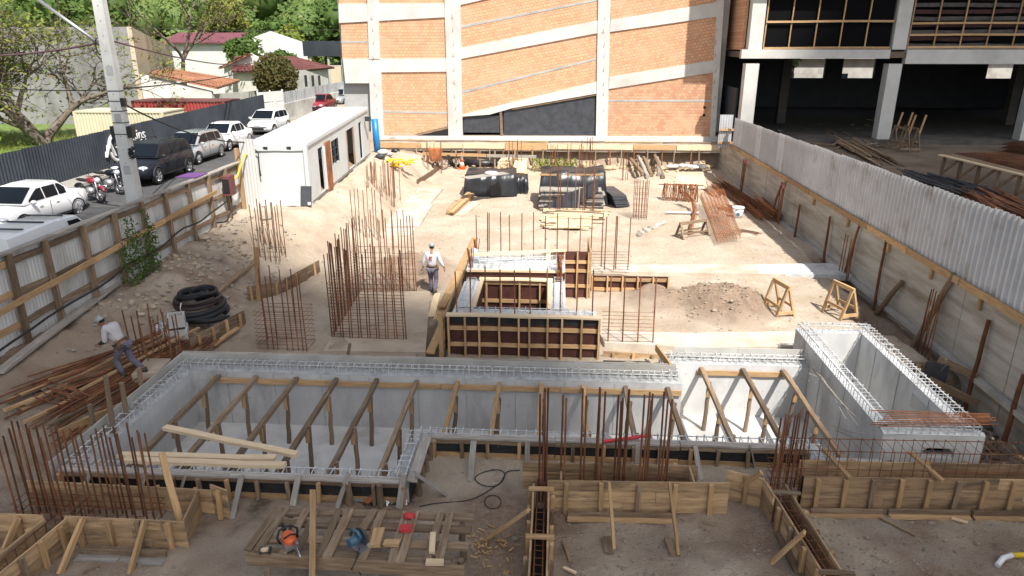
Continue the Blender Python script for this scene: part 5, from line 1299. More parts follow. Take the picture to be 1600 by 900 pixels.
# low forms at the left of the site
Lf = thing('low_formwork', 'weathered low plank form with stakes left of the tall bar cages', 'formwork', (-8.6, 22, 0))
pts = [on_ground(388,470), on_ground(440,458), on_ground(500,425)]
for a, b_ in zip(pts, pts[1:]): plankwall(Lf, a, b_, -.05, .48, 2, (.4,-1), 4, 'timberold')
pts = [on_ground(300,555), on_ground(345,530), on_ground(384,505)]
L2 = thing('low_formwork', 'weathered plank form with stakes behind the left corner of the tank', 'formwork', (-9.4, 17, 0))
for a, b_ in zip(pts, pts[1:]): plankwall(L2, a, b_, -.05, .5, 2, (1,-.6), 2, 'timberold')
for (a, b_) in (((150,690),(163,622)),((178,660),(195,603)),((218,618),(222,575)),((190,640),(200,600))):
    pass
st_ = [(147,672,140,632),(176,678,165,587),(198,655,190,598),(222,617,217,575),(280,560,279,553)]
for i, (ax, ay, bx_, by) in enumerate(st_):
    p = PZ(ax, ay, .25); q_ = PY(bx_, by, p.y); q_.z = max(q_.z, p.z+.35); p.z = gbase(p.x, p.y)-.1
    tag(pole('stake', p, q_, .06, M['timberold']), ['shortest stake at the lower end of the bar pile', 'tall stake second along the tank left side', 'stout stake third along the tank left side', 'stake fourth along the tank side under the walking man', 'stub stake by the tank corner'][i], 'stake', 'stakes along the left side of the tank')
tag(beam('edge_board', PZ(92, 680, .25), PZ(195, 635, .3), .05, .25, M['timber']), 'edge board held by stakes along the left tank side', 'board')
# form beyond the box on the right
Rf = thing('pit_formwork', 'dark plank form in the pit right of the concrete box', 'formwork', (9.3, 17.6, -.7))
plankwall(Rf, (8.6, 17.6), (9.9, 17.6), -.7, .1, 3, (0,-1), 3, 'timberold'); MB().prism([(9.9,17.55,-.8),(10.35,17.3,-.8),(10.35,17.3,.15),(9.9,17.55,.15)], (0,.04,0)).build('black_sheet', M['tarpgrey'], Rf)
beam('brace', (9.85,17.2,-.2), (10.7,16.4,-.45), .05, .2, M['timberold'], Rf); beam('brace', (10.2,17.6,.2), (10.85,16.9,.05), .05, .2, M['timberold'], Rf)
Mf = thing('strip_formwork', 'low plank form with black gaps behind the step of the tank', 'formwork', (2, 18, 0))
plankwall(Mf, (1.42, 17.75), (3.0, 17.6), -.2, .14, 2, (0,-1), 3); MB().box((1.4,17.35,-.3),(2.9,17.4,.02)).build('black_sheet', M['plyblack'], Mf)
plankwall(Mf, (3.0, 17.62), (6.4, 17.55), -.1, .14, 1, (0,-1), 8, 'timberold')
# ================================================================ REBAR COLUMNS
def cage(label, pts, z0, h, rings=(), r=.013, mt=None, jit=.12, name='rebar_column', lean=.03, ringmt=None, closed=True):
    c = Vector((sum(p[0] for p in pts)/len(pts), sum(p[1] for p in pts)/len(pts), z0))
    t_ = thing(name, label, 'rebar', c)
    for p in pts:
        a = Vector((p[0], p[1], z0-.08)); b_ = a + Vector((U(-lean,lean), U(-lean,lean), h+U(-jit,jit)))
        bar('bar', a, b_, r*1.12, mt or M['rust'], t_)
    if rings:
        m = MB(); P = [Vector((p[0], p[1], 0)) for p in pts]
        if closed:
            x0, x1 = min(p.x for p in P)-.015, max(p.x for p in P)+.015; y0, y1 = min(p.y for p in P)-.015, max(p.y for p in P)+.015
            for z in rings:
                e = lambda: U(-.015,.015)
                m.tube([(x0,y0,z0+z+e()),(x1,y0,z0+z+e()),(x1,y1,z0+z+e()),(x0,y1,z0+z+e()),(x0,y0,z0+z)], r*.55, 4, smooth=False)
        else:
            for z in rings: m.tube([(p.x, p.y-.015, z0+z+U(-.012,.012)) for p in (P[0], P[len(P)//2], P[-1])], r*.55, 4, smooth=False)
        stuff(m.build('stirrups', ringmt or mt or M['rust'], t_))
    return t_
def rng_(a, b_, s): 
    out = []; 
    while a < b_: out.append(a); a += s
    return out
# 1 left foreground
bxs = [135,160,180,205,235,260,290,320,350,375,420,440,490,530,560,600,630,680,715,745,775,810,845,880,910,945,975,1000,1025]
cage('dense stand of rusty bars rising from the lower left formwork', [(PZ(x/4, 805, .05).x, 10.0+(.28 if i % 2 else 0)+U(-.04,.04)) for i, x in enumerate(bxs)], .0, 1.92, rng_(.1,.4,.14), .015)
# 2 centre foreground: six clusters in one cage
xs2 = [843,848,851,853,876,881,907,913,930,934,939,960,964,968,973,977,998,1003,1007,1011,1029,1033,1038,1042]
cage('row of tall clustered rusty bars standing in the centre foreground formwork', [(PY(x, 745, 11.2).x, 11.2+U(-.12,.14)) for x in xs2], .0, 2.32, (.15,.3,.45), .016)
# 3 right foreground
cage('cluster of rusty bars at the corner of right foreground formwork', [(PY(x, 740, 11.65).x, 11.65+U(-.2,.2)) for x in (1203,1208,1213,1220,1229,1232,1240,1246,1250)], .0, 1.85, rng_(.2,.8,.15), .015)
# 4 big core cage left of centre
pts = []
for f in rng_(0, 1.01, .125): pts += [(lerp(-6.35,-4.25,f)+d, 18.45) for d in (0,.07)] + [(lerp(-6.6,-4.75,f)+d, 22.6) for d in (0,.07)]
for f in rng_(.10, .95, .10): pts += [(lerp(-6.35,-6.6,f), lerp(18.45,22.6,f)+d) for d in (0,.09)]
t_ = cage('largest rusty rebar cage left of the shaft, dense with stirrups', pts, .02, 2.75, (), .014, lean=.05, jit=.2)
m = MB()
for i, z in enumerate(rng_(.06, 1.75, .095)):
    e = lambda: U(-.02,.02)
    m.tube([(-6.37,18.43,z+e()),(-4.15,18.43,z+e())], .008, 4); m.tube([(-6.37,18.5,z+e()),(-6.6,22.6,z+e())], .008, 4)
    if i % 2 == 0: m.tube([(-6.6,22.6,z+e()),(-4.65,22.6,z+e())], .008, 4)
stuff(m.build('stirrups', M['rust'], t_))
# 5 cage left
pts = [(PZ(x, 548, 0).x, 17.55) for x in (418,427,434,449,458,467,474,480)] + [(PZ(x, 530, 0).x-.1, 18.25) for x in (425,440,455,472)]
cage('rusty rebar column with stirrups just behind the tank left half', pts, .0, 2.25, rng_(.05,1.2,.12), .014)
# 6 far left on bank
g6 = on_ground(422, 402)
cage('rusty rebar column on the pale pad below the cabin', [(g6.x+dx, g6.y+dy) for dx in (-.42,-.25,-.05,.15,.35,.5) for dy in (-.3,.3)], g6.z, 2.15, (.1,.3), .016)
# 7 behind: bank hollow groups
g7 = PZ(600, 322, .1)
cage('dense rusty rebar column in front of the cabin far end', [(g7.x+U(-.7,.75), g7.y+U(-.9,.9)) for _ in range(24)], .1, 2.3, (), .016)
g8 = PZ(577, 372, .1)
cage('slim rusty bars between the cabin and the largest cage', [(g8.x+d, g8.y+U(-.3,.3)) for d in (-.6,-.5,-.35,-.1,.0,.15,.35,.55)], .1, 2.3, (), .015)
# 8 row behind the shaft
xs3 = [746,761,764,782,797,815,834,852,871,888,907,925,942,946,961,964,983]
cage('long row of single rusty bars behind the shaft formwork', [(PY(x, 370, 25).x, 25+U(-.25,.25)) for x in xs3], .3, 2.0, (), .017, jit=.06)
# 9 row on the shaft front wall
xs4 = [714,735,757,782,805,829,855,876,902,927]
cage('row of single rusty bars along the near wall of the shaft', [(PY(x, 450, 18.0).x, 18.0+U(-.15,.15)) for x in xs4], 1.0, 1.42, (), .016, jit=.07)
# 10 wall cage right of shaft
cage('rusty wall cage with horizontal bars right of the shaft formwork', [(PY(x, 510, 18.4).x, 18.4) for x in (951,974,998,1022)], .1, 2.05, (), .017, jit=.05)
m = MB()
for z in rng_(.15, 1.1, .11): m.tube([(PY(940,510,18.4).x, 18.42, z), (PY(1022,510,18.4).x, 18.42, z+U(-.01,.01))], .007, 4)
stuff(tag(m.build('horizontal_bars', M['rust']), 'thin horizontal bars tied to wall cage right of the shaft', 'rebar'))
m = MB()
for z in rng_(.1, 1.0, .11): m.tube([(PY(918,400,24.6).x, 24.6, z), (PY(985,400,24.6).x, 24.6, z)], .007, 4)
stuff(tag(m.build('horizontal_bars', M['rust']), 'thin horizontal bars beyond the tall brown panel', 'rebar'))
# 11 bars in front of the tarpaulin stack
g11 = 35.0
cage('row of rusty bars standing in front of the large tarpaulin stack', [(PY(x, 320, g11).x, g11+U(-.1,.1)) for x in (859,872,875,886,899,911,914,926,928)], .0, 2.3, (), .02, jit=.05)
# 12 slim cage right
g12 = PZ(1000, 341, 0)
cage('slim rusty rebar cage right of the timber layers', [(g12.x+d, g12.y+e) for d in (-.32,-.2,-.08,.05,.18,.3) for e in (-.15,.2)], 0, 1.9, rng_(.1,1.8,.28), .012)
# 13 far thin groups
for lab, px, py, Y, n_, h in (('thin far bars beside the wheelbarrow', 679, 262, 46, 6, 2.0), ('thin far bars behind the yellow planks', 803, 262, 46.5, 6, 2.1), ('thin far bars behind the green shrub', 880, 262, 46.5, 10, 1.8), ('far bars with a pink cap near the leaning logs', 984, 268, 44, 5, 1.8), ('thin far bars in front of the ground beam middle', 918, 258, 46.8, 6, 2.2)):
    p = PY(px, py, Y); g0 = gbase(p.x, Y); sp_ = .5 if n_ < 8 else 1.3
    cage(lab, [(p.x+U(-sp_,sp_), Y+U(-.3,.3)) for _ in range(n_)], g0, h, (), .016)
# 14 cluster by the coil
p14 = PZ(240, 560, .4); g0 = gbase(p14.x, p14.y)
cage('leaning rusty bars rising beside the walking man', [(p14.x+dx, p14.y+dy) for dx, dy in ((-.6,.1),(-.5,.35),(-.35,.0),(-.2,.3),(-.05,-.1),(.05,.3),(.2,.05),(.3,.4),(.45,.0),(.55,.35),(.65,.1),(.0,.6),(-.3,.6))], g0, 1.6, (.2,.5), .017, lean=.12)
# ================================================================ WORK PLATFORM AND TOOLS
pf = thing('work_table', 'rough timber work table of loose slats carrying the saws', 'table', (-2.9, 9.0, 0))
PT = .80
def tp(px, py, z=PT): return PZ(px, py, z)
def zp(zx, zy): return (380+zx*.24437, 680+zy*.24437)
front = [tp(*zp(20,785), .70), tp(*zp(1415,880), .70)]
beam('front_beam', front[0], front[1], .06, .2, M['timberold'], pf)
for (a, b_, w_) in (((270,490),(1480,530),.17), ((160,555),(1460,610),.17), ((150,665),(1440,715),.17), ((60,745),(1330,810),.18)):
    beam('long_board', tp(*zp(*a), PT-.05), tp(*zp(*b_), PT-.05), w_, .04, M['timberold'], pf)
for (a, b_, w_) in (((225,465),(25,735),.13), ((270,465),(90,745),.13), ((415,470),(250,760),.12), ((470,475),(340,760),.10), ((615,475),(485,780),.11), ((685,475),(535,785),.14), ((840,480),(735,640),.13), ((895,485),(760,800),.13), ((1045,490),(945,815),.12), ((1105,490),(1000,815),.13), ((1265,500),(1180,800),.11), ((1325,500),(1250,810),.12)):
    beam('slat', tp(*zp(*a)), tp(*zp(*b_)), w_, .035, M['timberold'], pf)
for (zx, zy) in ((150,850),(1390,790),(300,520),(1400,560)):
    p = tp(*zp(zx, zy), PT-.08); pole('leg', (p.x, p.y, -.05), (p.x, p.y, PT-.1), .06, M['timberold'], pf)
beam('tall_batten', tp(*zp(445,890), .70)+Vector((0,-.06,-.1)), PY(*zp(447,350), 9.0), .09, .04, M['timber'], pf)
for (a, b_, w_, lab) in (((870,595),(840,710),.17,'short thick plank offcut lying right of the circular saw'), ((900,690),(1000,690),.12,'short offcut on the table beside the thick plank'), ((1215,630),(1205,750),.09,'pale wedge shaped offcut at the right of table'), ((1170,810),(1280,812),.1,'pale offcut on the near right table edge')):
    tag(beam('wood_offcut', tp(*zp(*a), PT+.05), tp(*zp(*b_), PT+.05), w_, .05, M['timber'] if w_ > .1 else M['timberpale']), lab, 'offcut', 'offcuts on the work table')
# chainsaw
cs = thing('chainsaw', 'orange chainsaw with black handle lying on the work table', 'chainsaw', tp(*zp(290,660), PT+.02))
c0 = tp(*zp(290,655), PT+.12); d = (tp(*zp(350,760)) - tp(*zp(270,610))); d.z = 0; d.normalize()
Mc = Matrix((d, Vector((-d.y, d.x, 0)), Vector((0,0,1)))).transposed().to_4x4(); Mc.translation = c0
MB().ball((0,0,.0), (.17,.11,.10), 12, 8, f=lambda v: 1-.12*abs(v.z)).build('housing', M['orange'], cs, Mc)
MB().box((-.16,-.10,-.11), (.18,.10,-.03)).build('crankcase', M['alu'], cs, Mc)
MB().prism([(.15,.03,-.08),(.42,.03,-.07),(.46,.03,-.04),(.42,.03,-.01),(.15,.03,.0)], (0,.015,0)).build('guide_bar', M['alu'], cs, Mc)
MB().tube([(.15,.03,-.095),(.42,.03,-.085),(.475,.03,-.04),(.42,.03,.005),(.15,.03,.012)], .012, 4).build('chain', M['chrome'], cs, Mc)
MB().tube([(.02,-.13,-.05),(.0,-.17,.05),(-.02,-.12,.17),(-.03,.05,.19),(-.02,.15,.1),(.0,.13,-.05)], .018, 7).build('front_handle', M['black'], cs, Mc)
MB().tube([(-.14,0,.06),(-.28,0,.08),(-.34,0,.02),(-.3,0,-.08),(-.14,0,-.09)], .02, 7).build('rear_handle', M['black'], cs, Mc)
MB().tube([(.12,-.1,.1),(.14,.0,.15),(.12,.1,.1)], .015, 6).build('hand_guard', M['black'], cs, Mc)
# circular saw
ci = thing('circular_saw', 'teal circular saw with grey blade guard on the work table', 'circular saw', tp(*zp(745,690), PT+.02))
Mc = Matrix.Translation(tp(*zp(740,690), PT+.05)) @ Matrix.Rotation(R(-35), 4, 'Z') @ Matrix.Diagonal((1.15, 1.15, 1.15, 1))
MB().box((-.16,-.1,-.03), (.16,.1,-.02)).build('base_plate', M['alu'], ci, Mc)
MB().tube([(0,.03,.08),(0,.06,.08)], .13, 18).build('blade_guard', M['tarpgrey'], ci, Mc)
MB().tube([(0,.062,.07),(0,.066,.07)], .115, 20).build('blade', M['alu'], ci, Mc)
MB().tube([(0,.03,.09),(0,-.16,.09)], [.07,.06], 12).build('motor', M['teal'], ci, Mc)
MB().tube([(.08,-.02,.13),(.02,-.02,.2),(-.1,-.02,.19),(-.14,-.02,.08)], .024, 7).build('handle', M['teal'], ci, Mc)
pw = tp(*zp(730,760), PT+.03)
MB().tube([tp(*zp(745,720),PT+.08), tp(*zp(730,770),PT+.03), tp(*zp(712,820),PT+.0), tp(*zp(690,860),PT-.1), tp(*zp(720,850),PT-.3), tp(*zp(755,895),.3)], .008, 5).build('cord', M['black'], ci)
# red bags, tape roll
def blob(name, label, cat, c, r, mt, group=None, k=.15, seed=0):
    o = MB().ball((0,0,0), r, 14, 9, f=lambda v: 1+k*mnoise.noise(v*2.2+Vector((seed,0,0)))).build(name, mt, None, Matrix.Translation(c)); return tag(o, label, cat, group)
M['redbag'] = mat('red_bag', (.50,.05,.05), (.42,.03,.04), 9, (.6,.6,.6), 10, rough=.5, bump=.3, lo3=.62, hi3=.66)
bg1 = MB().box((-.1,-.08,-.02), (.1,.08,.03), None, .01)
tag(bg1.build('nail_packet', M['redbag'], None, Matrix.Translation(tp(*zp(1040,595), PT+.05)) @ Matrix.Rotation(.1,4,'Z')), 'flat red and white packet on the work table', 'packet')
blob('red_bundle', 'crumpled red and blue bundle on table behind the flat packet', 'bundle', tp(*zp(1062,515), PT+.07), (.1,.07,.055), M['redbag'], None, .3, 4)
tr = thing('tape_reel', 'grey string reel lying at the left corner of the table', 'reel', tp(*zp(135,735), PT+.03))
MB().tube([tp(*zp(110,735),PT+.06), tp(*zp(165,730),PT+.06)], .035, 10).build('spool', M['timberpale'], tr)
for zx in (108, 168): MB().tube([tp(*zp(zx,735),PT+.06), tp(*zp(zx+6,735),PT+.06)], .06, 12).build('flange', M['tarpgrey'], tr)
# cable on the sand
pts = [on_ground(*q_) for q_ in ((655,793),(680,788),(730,785),(752,776),(770,764),(785,755),(790,742),(783,735),(765,737),(748,742),(740,750),(752,760),(770,763),(782,757),(788,745),(793,737),(812,736))]
def smooth(P, n_=3):
    for _ in range(n_):
        Q = [P[0]]
        for a_, b_ in zip(P, P[1:]): Q += [a_.lerp(b_, .25), a_.lerp(b_, .75)]
        P = Q + [P[-1]]
    return P
tag(MB().tube(smooth([p+Vector((0,0,.02)) for p in pts]), .010, 5).build('power_cable', M['black']), 'black power cable looped on the ground right of the work table', 'cable')
pts = [on_ground(770+13*math.cos(t), 786+11*math.sin(t)) for t in [i*.5 for i in range(13)]]
tag(MB().tube(smooth([p+Vector((0,0,.02)) for p in pts]), .009, 5).build('cable_loop', M['black']), 'small black cable ring on the ground beside wood chips', 'cable')
# pile of foil-like offcuts in the corner
fp = MB(); c = on_ground(588, 780)
for i in range(260):
    q_ = c + Vector((U(-.55,.65), U(-.22,.3), 0)); q_.z = gbase(q_.x, q_.y) + .05 + max(0, .24-.5*abs(q_.x-c.x)-.5*abs(q_.y-c.y))*rng.random()
    fp.box((-.05,-.012,-.004), (.05,.012,.004), Matrix.Translation(q_) @ Matrix.Rotation(U(0,6.3),4,'Z') @ Matrix.Rotation(U(-.9,.9),4,'Y'))
tag(stuff(fp.build('metal_scrap', plain('scrap_metal', (.45,.47,.5), .35, .6))), 'heap of silvery metal clips in the tank corner behind the table', 'scrap')
tag(beam('rusty_strip', on_ground(572,796)+Vector((0,0,.15)), on_ground(608,772)+Vector((0,0,.2)), .12, .02, M['rustbright']), 'reddish strip lying on the metal scrap', 'strip')
# wood chips and rubble
ch = MB()
for i in range(70):
    px, py = rng.gauss(762, 18), rng.gauss(855, 18); p = on_ground(px, py); 
    w_ = U(.004,.016); ch.box((-U(.01,.08),-w_,-.004), (U(.01,.08),w_,.006), Matrix.Translation(p+Vector((0,0,.02+.05*rng.random()))) @ Matrix.Rotation(U(0,6.3),4,'Z') @ Matrix.Rotation(U(-.4,.4),4,'Y'))
stuff(tag(ch.build('wood_chips', M['timber']), 'scatter of pale wood chips right of the table', 'wood chips'))
def rubble(label, n_, gen, s0, s1, mt):
    m = MB()
    for i in range(n_):
        x, y = gen(); s = U(s0, s1)*(1 if rng.random() > .1 else 2); z = gbase(x, y)
        k = rng.random()*50
        m.ball((x, y, z+s*.2), (s, s*U(.6,1), s*U(.4,.8)), 6, 4, smooth=False, f=lambda v: 1+.35*mnoise.noise(v*2+Vector((k,k,0))))
    return stuff(tag(m.build('rubble', mt), label, 'rubble'))
def clear(x, y): return not any(a-.5 < x < b+.5 and c-.5 < y < d+.3 for a, b, c, d in TANK) and not inr(x, y, -3.1, 1.5, 17.3, 23.5)
def anyw(x0, x1, y0, y1):
    def g():
        while True:
            x, y = U(x0,x1), U(y0,y1)
            if clear(x, y): return x, y
    return g
rubble('small pale stones scattered over the sandy site', 1500, anyw(-12.5, 10.5, 8.5, 46), .012, .035, M['stone'])
rubble('clods and stones in the foreground soil', 900, anyw(.3, 8.8, 8.3, 10.9), .008, .03, mat('foreground_stone', (.30,.25,.20), (.20,.16,.125), 5, rough=1, bump=.5))
rubble('clods on the brown heap right of the shaft', 420, lambda: (rng.gauss(5.6,.8), rng.gauss(22,.9)), .015, .05, mat('clods', (.24,.19,.14), (.33,.27,.2), 6, rough=1, bump=.5))
rubble('broken stones on the left bank by the hoarding', 260, lambda: (U(-12.6,-10), U(15,27)), .03, .09, M['stone'])
rubble('rough stones under the ground beam', 260, lambda: (rng.gauss(3,4.5), rng.gauss(47.6,.35)), .06, .2, mat('bank_stone', (.50,.40,.27), (.36,.27,.18), 3, rough=1, bump=.6))
rubble('dark clods in the pit beside the concrete box', 350, lambda: (U(8.8,10.9), U(12.2,17.2)), .04, .12, mat('dark_clods', (.10,.075,.055), (.15,.12,.09), 5, rough=1, bump=.6))
SLABM = mat('broken_crust', (.44,.37,.28), (.33,.26,.19), 4, rough=1, bump=.6)
for lab, cx, cy in (('broken crust of earth on the bank below the cabin', 345, 378), ('broken concrete lumps on the bank near the creeper', 292, 412), ('stone heap behind the leaning bars by the coils', 215, 470)):
    c = on_ground(cx, cy); rubble(lab, 60, lambda: (rng.gauss(c.x,.55), rng.gauss(c.y,.5)), .03, .12, SLABM)
# planks scattered on soil
for i, (a, b_, lab) in enumerate(((((1375,812),(1430,840)),0,'thin crooked stick on the soil in front of the right formwork'), (((1485,812),(1512,820)),0,'split pale wood piece by the right formwork'), (((1098,818),(1118,824)),0,'small dark stick right of the centre form'), (((310,780),(356,804)),0,'thin stick on the soil behind the left form'), (((530,905),(620,885)),0,'stick below the left form'), (((880,848),(891,880)),0,'short thin stick on the pale ground right of trench form'), (((880,890),(900,898)),0,'pale wood piece at the bottom edge beside trench form'))):
    if i == 4: a = ((130,898),(155,887))
    tag(beam('stick', on_ground(*a[0])+Vector((0,0,.03)), on_ground(*a[1])+Vector((0,0,.03)), .05, .03, M['timberold'] if i not in (1,6) else M['timberpale']), lab, 'stick', 'sticks lying on the soil')
yp = thing('yellow_pipe', 'white and yellow pipe with elbow at the lower right corner', 'pipe', on_ground(1575, 880))
MB().tube([on_ground(1557,888)+Vector((0,0,.05)), on_ground(1566,878)+Vector((0,0,.08)), on_ground(1580,874)+Vector((0,0,.08))], .045, 8).build('elbow', M['plastwhite'], yp)
MB().tube([on_ground(1581,874)+Vector((0,0,.08)), on_ground(1640,874)+Vector((0,0,.08))], .045, 8).build('pipe', M['yellow'], yp)
q_ = on_ground(1460, 680, -.4)
tag(MB().tube([on_ground(78,765)+Vector((0,0,.05)), on_ground(82,748)+Vector((0,0,.1)), on_ground(97,758)+Vector((0,0,.05)), on_ground(60,760)+Vector((0,0,.04))], .03, 7).build('yellow_hose', M['yellow']), 'bent yellow hose behind the dense bars at the left', 'hose')
rp = thing('red_rod', 'bright red pipe lying on the near tank wall', 'pipe', (1.8, 12.7, .5)); bar('pipe', PZ(943,690,.5), PZ(1017,680,.55), .035, M['red'], rp, 8)
# ================================================================ LEFT: COILS, BOXES, BAR PILE
co = on_ground(310, 492)
cl = thing('pipe_coils', 'stack of coiled black corrugated pipe on the left bank', 'pipe coil', co)
def coil(name, c, r, tr_, turns, dz, mt, seed):
    pts = []; q2 = random.Random(seed)
    for i in range(int(turns*22)):
        t = i/22*2*math.pi; rr = r*(1+.05*math.sin(t*1.3+seed)); pts.append(Vector(c)+Vector((rr*math.cos(t), rr*math.sin(t)*1.0, dz*i/22+.02*math.sin(t*2+seed))))
    MB().tube(pts, tr_, 8).build(name, mt, cl)
RIB = mat('ribbed_black_pipe', (.012,.013,.015), (.03,.032,.035), 60, rough=.45, bump=.6, dist=.02)
z0 = co.z
coil('coil', (co.x, co.y, z0+.07), .80, .085, 2.4, .12, RIB, 1); coil('coil', (co.x+.02, co.y+.05, z0+.36), .62, .05, 4, .055, mat('brown_hose', (.045,.03,.03), (.06,.045,.045), 30, rough=.5, bump=.3), 2)
coil('coil', (co.x-.05, co.y, z0+.62), .40, .06, 2, .06, RIB, 3); coil('coil', (co.x+.22, co.y+.1, z0+.66), .36, .06, 1.6, .06, RIB, 4)
MB().tube([(co.x+.1,co.y-.8,z0+.1),(co.x+.7,co.y-.75,z0+.1),(co.x+1.2,co.y-.45,z0+.12)], .085, 8).build('loose_end', RIB, cl)
for k in range(3): t = .7+k*1.9; MB().tube([(co.x+.66*math.cos(t), co.y+.66*math.sin(t), z0+.32),(co.x+.69*math.cos(t), co.y+.69*math.sin(t), z0+.45),(co.x+.62*math.cos(t), co.y+.62*math.sin(t), z0+.6)], .014, 5).build('tie', M['plastwhite'], cl)
def boxtub(name, label, c, sx, sy, sz, rot, th=.05, hole=True):
    t_ = thing(name, label, 'concrete box', c, 'precast concrete boxes', rot); W = WM[t_.name]
    m = MB(); m.box((-sx,-sy,0),(sx,sy,th)); m.box((-sx,-sy,th),(-sx+th,sy,sz)); m.box((sx-th,-sy,th),(sx,sy,sz)); m.box((-sx+th,-sy,th),(sx-th,-sy+th,sz)); m.box((-sx+th,sy-th,th),(sx-th,sy,sz))
    m.build('body', M['cement'], t_, W)
    if hole:
        MB().tube([(-.02,-sy-.004,sz*.5),(-.02,-sy+.004,sz*.5)], sz*.24, 14).build('knockout', M['concshade'], t_, W); MB().tube([(sx-.004,.0,sz*.5),(sx+.004,.0,sz*.5)], sz*.24, 14).build('knockout', M['concshade'], t_, W)
bp_ = on_ground(276, 530); boxtub('inspection_box', 'lower open precast concrete box beside the pipe coils', bp_, .33, .3, .36, R(25))
boxtub('inspection_box', 'small precast concrete box standing upside down on the larger one', bp_+Vector((.02,.12,.37)), .22, .2, .34, R(25))
blob('white_sack', 'crumpled white and dark sack left of the concrete boxes', 'sack', on_ground(254,522)+Vector((0,0,.15)), (.22,.2,.2), mat('sack_mottled', (.55,.55,.55), (.05,.05,.06), 6, rough=.6, bump=.4, lo=.45, hi=.55), None, .3, 2)
bpile = thing('bar_pile', 'long pile of rusty bars and timber offcuts stretching down the left side', 'rebar pile', PZ(150, 610, .4))
for i in range(96):
    f = rng.random(); a = PZ(lerp(-20,110,f)+U(-8,8), lerp(668,700,f), .35); b_ = PZ(lerp(290,350,f)+U(-8,8), lerp(505,520,f), .35)
    s0, s1 = U(0,.3), U(.6,1); pa, pb_ = a.lerp(b_, s0), a.lerp(b_, s1)
    pa.z = gbase(pa.x, pa.y)+.05+.22*rng.random(); pb_.z = gbase(pb_.x, pb_.y)+.05+.22*rng.random()
    if i % 5: bar('bar', pa, pb_, U(.012,.022), M['rust'], bpile)
    else: beam('batten', pa, pb_, .08, .05, M['timberold'] if i % 10 else M['timber'], bpile)
for (ox, oy) in ((66,605),(52,622),(80,612)):
    pts = [PZ(ox,oy-2,.75), PZ(ox+14,oy-9,.78), PZ(ox+58,oy+5,.62), PZ(ox+46,oy+12,.6), PZ(ox,oy-2,.75)]
    MB().tube(pts, .018, 5, smooth=False).build('stirrup', M['rust'], bpile)
for i, (a, b_, w_, lab) in enumerate((((0,590),(185,448),.24,'long grey plank lying along the foot of the hoarding'), ((318,480),(400,412),.22,'bundle of brown boards running up the bank behind the coils'), ((335,545),(372,518),.12,'short yellow batten lying by the tank corner'))):
    pa, pb_ = on_ground(*a), on_ground(*b_); tag(beam('bank_plank', pa+Vector((0,0,.12)), pb_+Vector((0,0,.12)), w_, .06, [M['timbergrey'],M['timberold'],M['timber']][i]), lab, 'plank')
p = on_ground(405, 470); tag(beam('tall_stake', Vector((p.x,p.y,p.z-.1)), PY(400,386,p.y), .14, .1, M['timber']), 'tall timber stake standing at the low form left of the cages', 'stake')
tag(beam('lone_stake', Vector((PZ(553,552,0).x,16.6,-.05)), PY(547,537,16.6), .1, .06, M['timberold']), 'short dark stake behind the tank middle', 'stake')
# ================================================================ MIDDLE: STACKS, TIMBER
def tarpstack(name, label, c, sx, sy, sz, seed, mt, boards=True):
    t_ = thing(name, label, 'tarpaulin', c); q2 = random.Random(seed)
    m = MB(); nu, nv = 26, 14; vs = []; fs = []
    for j in range(nv+1):
        for i in range(nu+1):
            u, v = i/nu*2-1, j/nv*2-1
            ex, ey = abs(u), abs(v); drop = max(sst(.72, .80, ex), sst(.66, .78, ey))
            x = c.x + sx*(u*1.25 if ex < .76 else math.copysign(.95+(ex-.76)*.35, u)); y = c.y + sy*(v*1.3 if ey < .74 else math.copysign(.96+(ey-.74)*.35, v))
            fold = (.06*math.sin(u*12+seed+2.5*math.sin(u*4)) + .06*mnoise.noise(Vector((u*6,seed,v))))*sst(.7,.95,ey) + .09*math.sin(v*15+seed)*sst(.7,1,ex)
            dd = max(0, (max(ex, ey)-.76)/.24)
            z = c.z + lerp(sz*(1+.20*mnoise.noise(Vector((u*1.6,v*1.6,seed)))+.08*u*math.sin(seed)), sz*(1-dd)*(1+.15*mnoise.noise(Vector((u*3,v,seed))))+.04, drop)
            vs.append((x+fold*.4, y-fold, z+.03*mnoise.noise(Vector((u*7,v*7,seed+3)))))
    for j in range(nv):
        for i in range(nu): fs.append((j*(nu+1)+i, j*(nu+1)+i+1, (j+1)*(nu+1)+i+1, (j+1)*(nu+1)+i))
    m.add(vs, fs, True).build('tarpaulin', mt, t_)
    return t_
c = G(-3.6, 39.6); t1 = tarpstack('covered_stack', 'black tarpaulin draped over the left stack with a board on top', c, 1.45, 1.0, 1.25, 1, M['tarp'])
beam('top_board', PZ(725,278,1.45), PZ(790,270,1.45), .7, .03, M['timbergrey'], t1)
blob('grey_sack', 'grey sack lying on top of the left tarpaulin stack', 'sack', PZ(768,271,1.5), (.4,.3,.12), M['shirtgrey'], None, .3, 5)
c = G(-2.0, 40.2); tarpstack('covered_bundle', 'small black plastic bundle at the right of the left stack', c, .45, .6, .95, 5, M['tarp'])
c = G(.95, 37.6); t2 = tarpstack('covered_stack', 'large black tarpaulin stack behind the rusty bars', c, 1.75, 1.1, 1.75, 8, M['tarp'])
t3 = thing('slab_stack', 'stack of grey boards half covered with grey sheet in front of large tarpaulin', 'board stack', G(.9, 36))
for k in range(11): beam('board', (-.75+U(-.08,.08), 36.0+U(-.05,.05), .12+k*.085), (2.5+U(-.1,.1), 36.0+U(-.05,.05), .12+k*.085), 1.0, .06, M['timbergrey'] if k % 3 else M['tarpgrey'], t3)
MB().prism([PY(845,326,35.4), PY(893,326,35.4), PY(935,300,35.45), PY(935,284,35.45), PY(882,304,35.4)], (0,.03,0)).build('grey_sheet', M['tarpgrey'], t3)
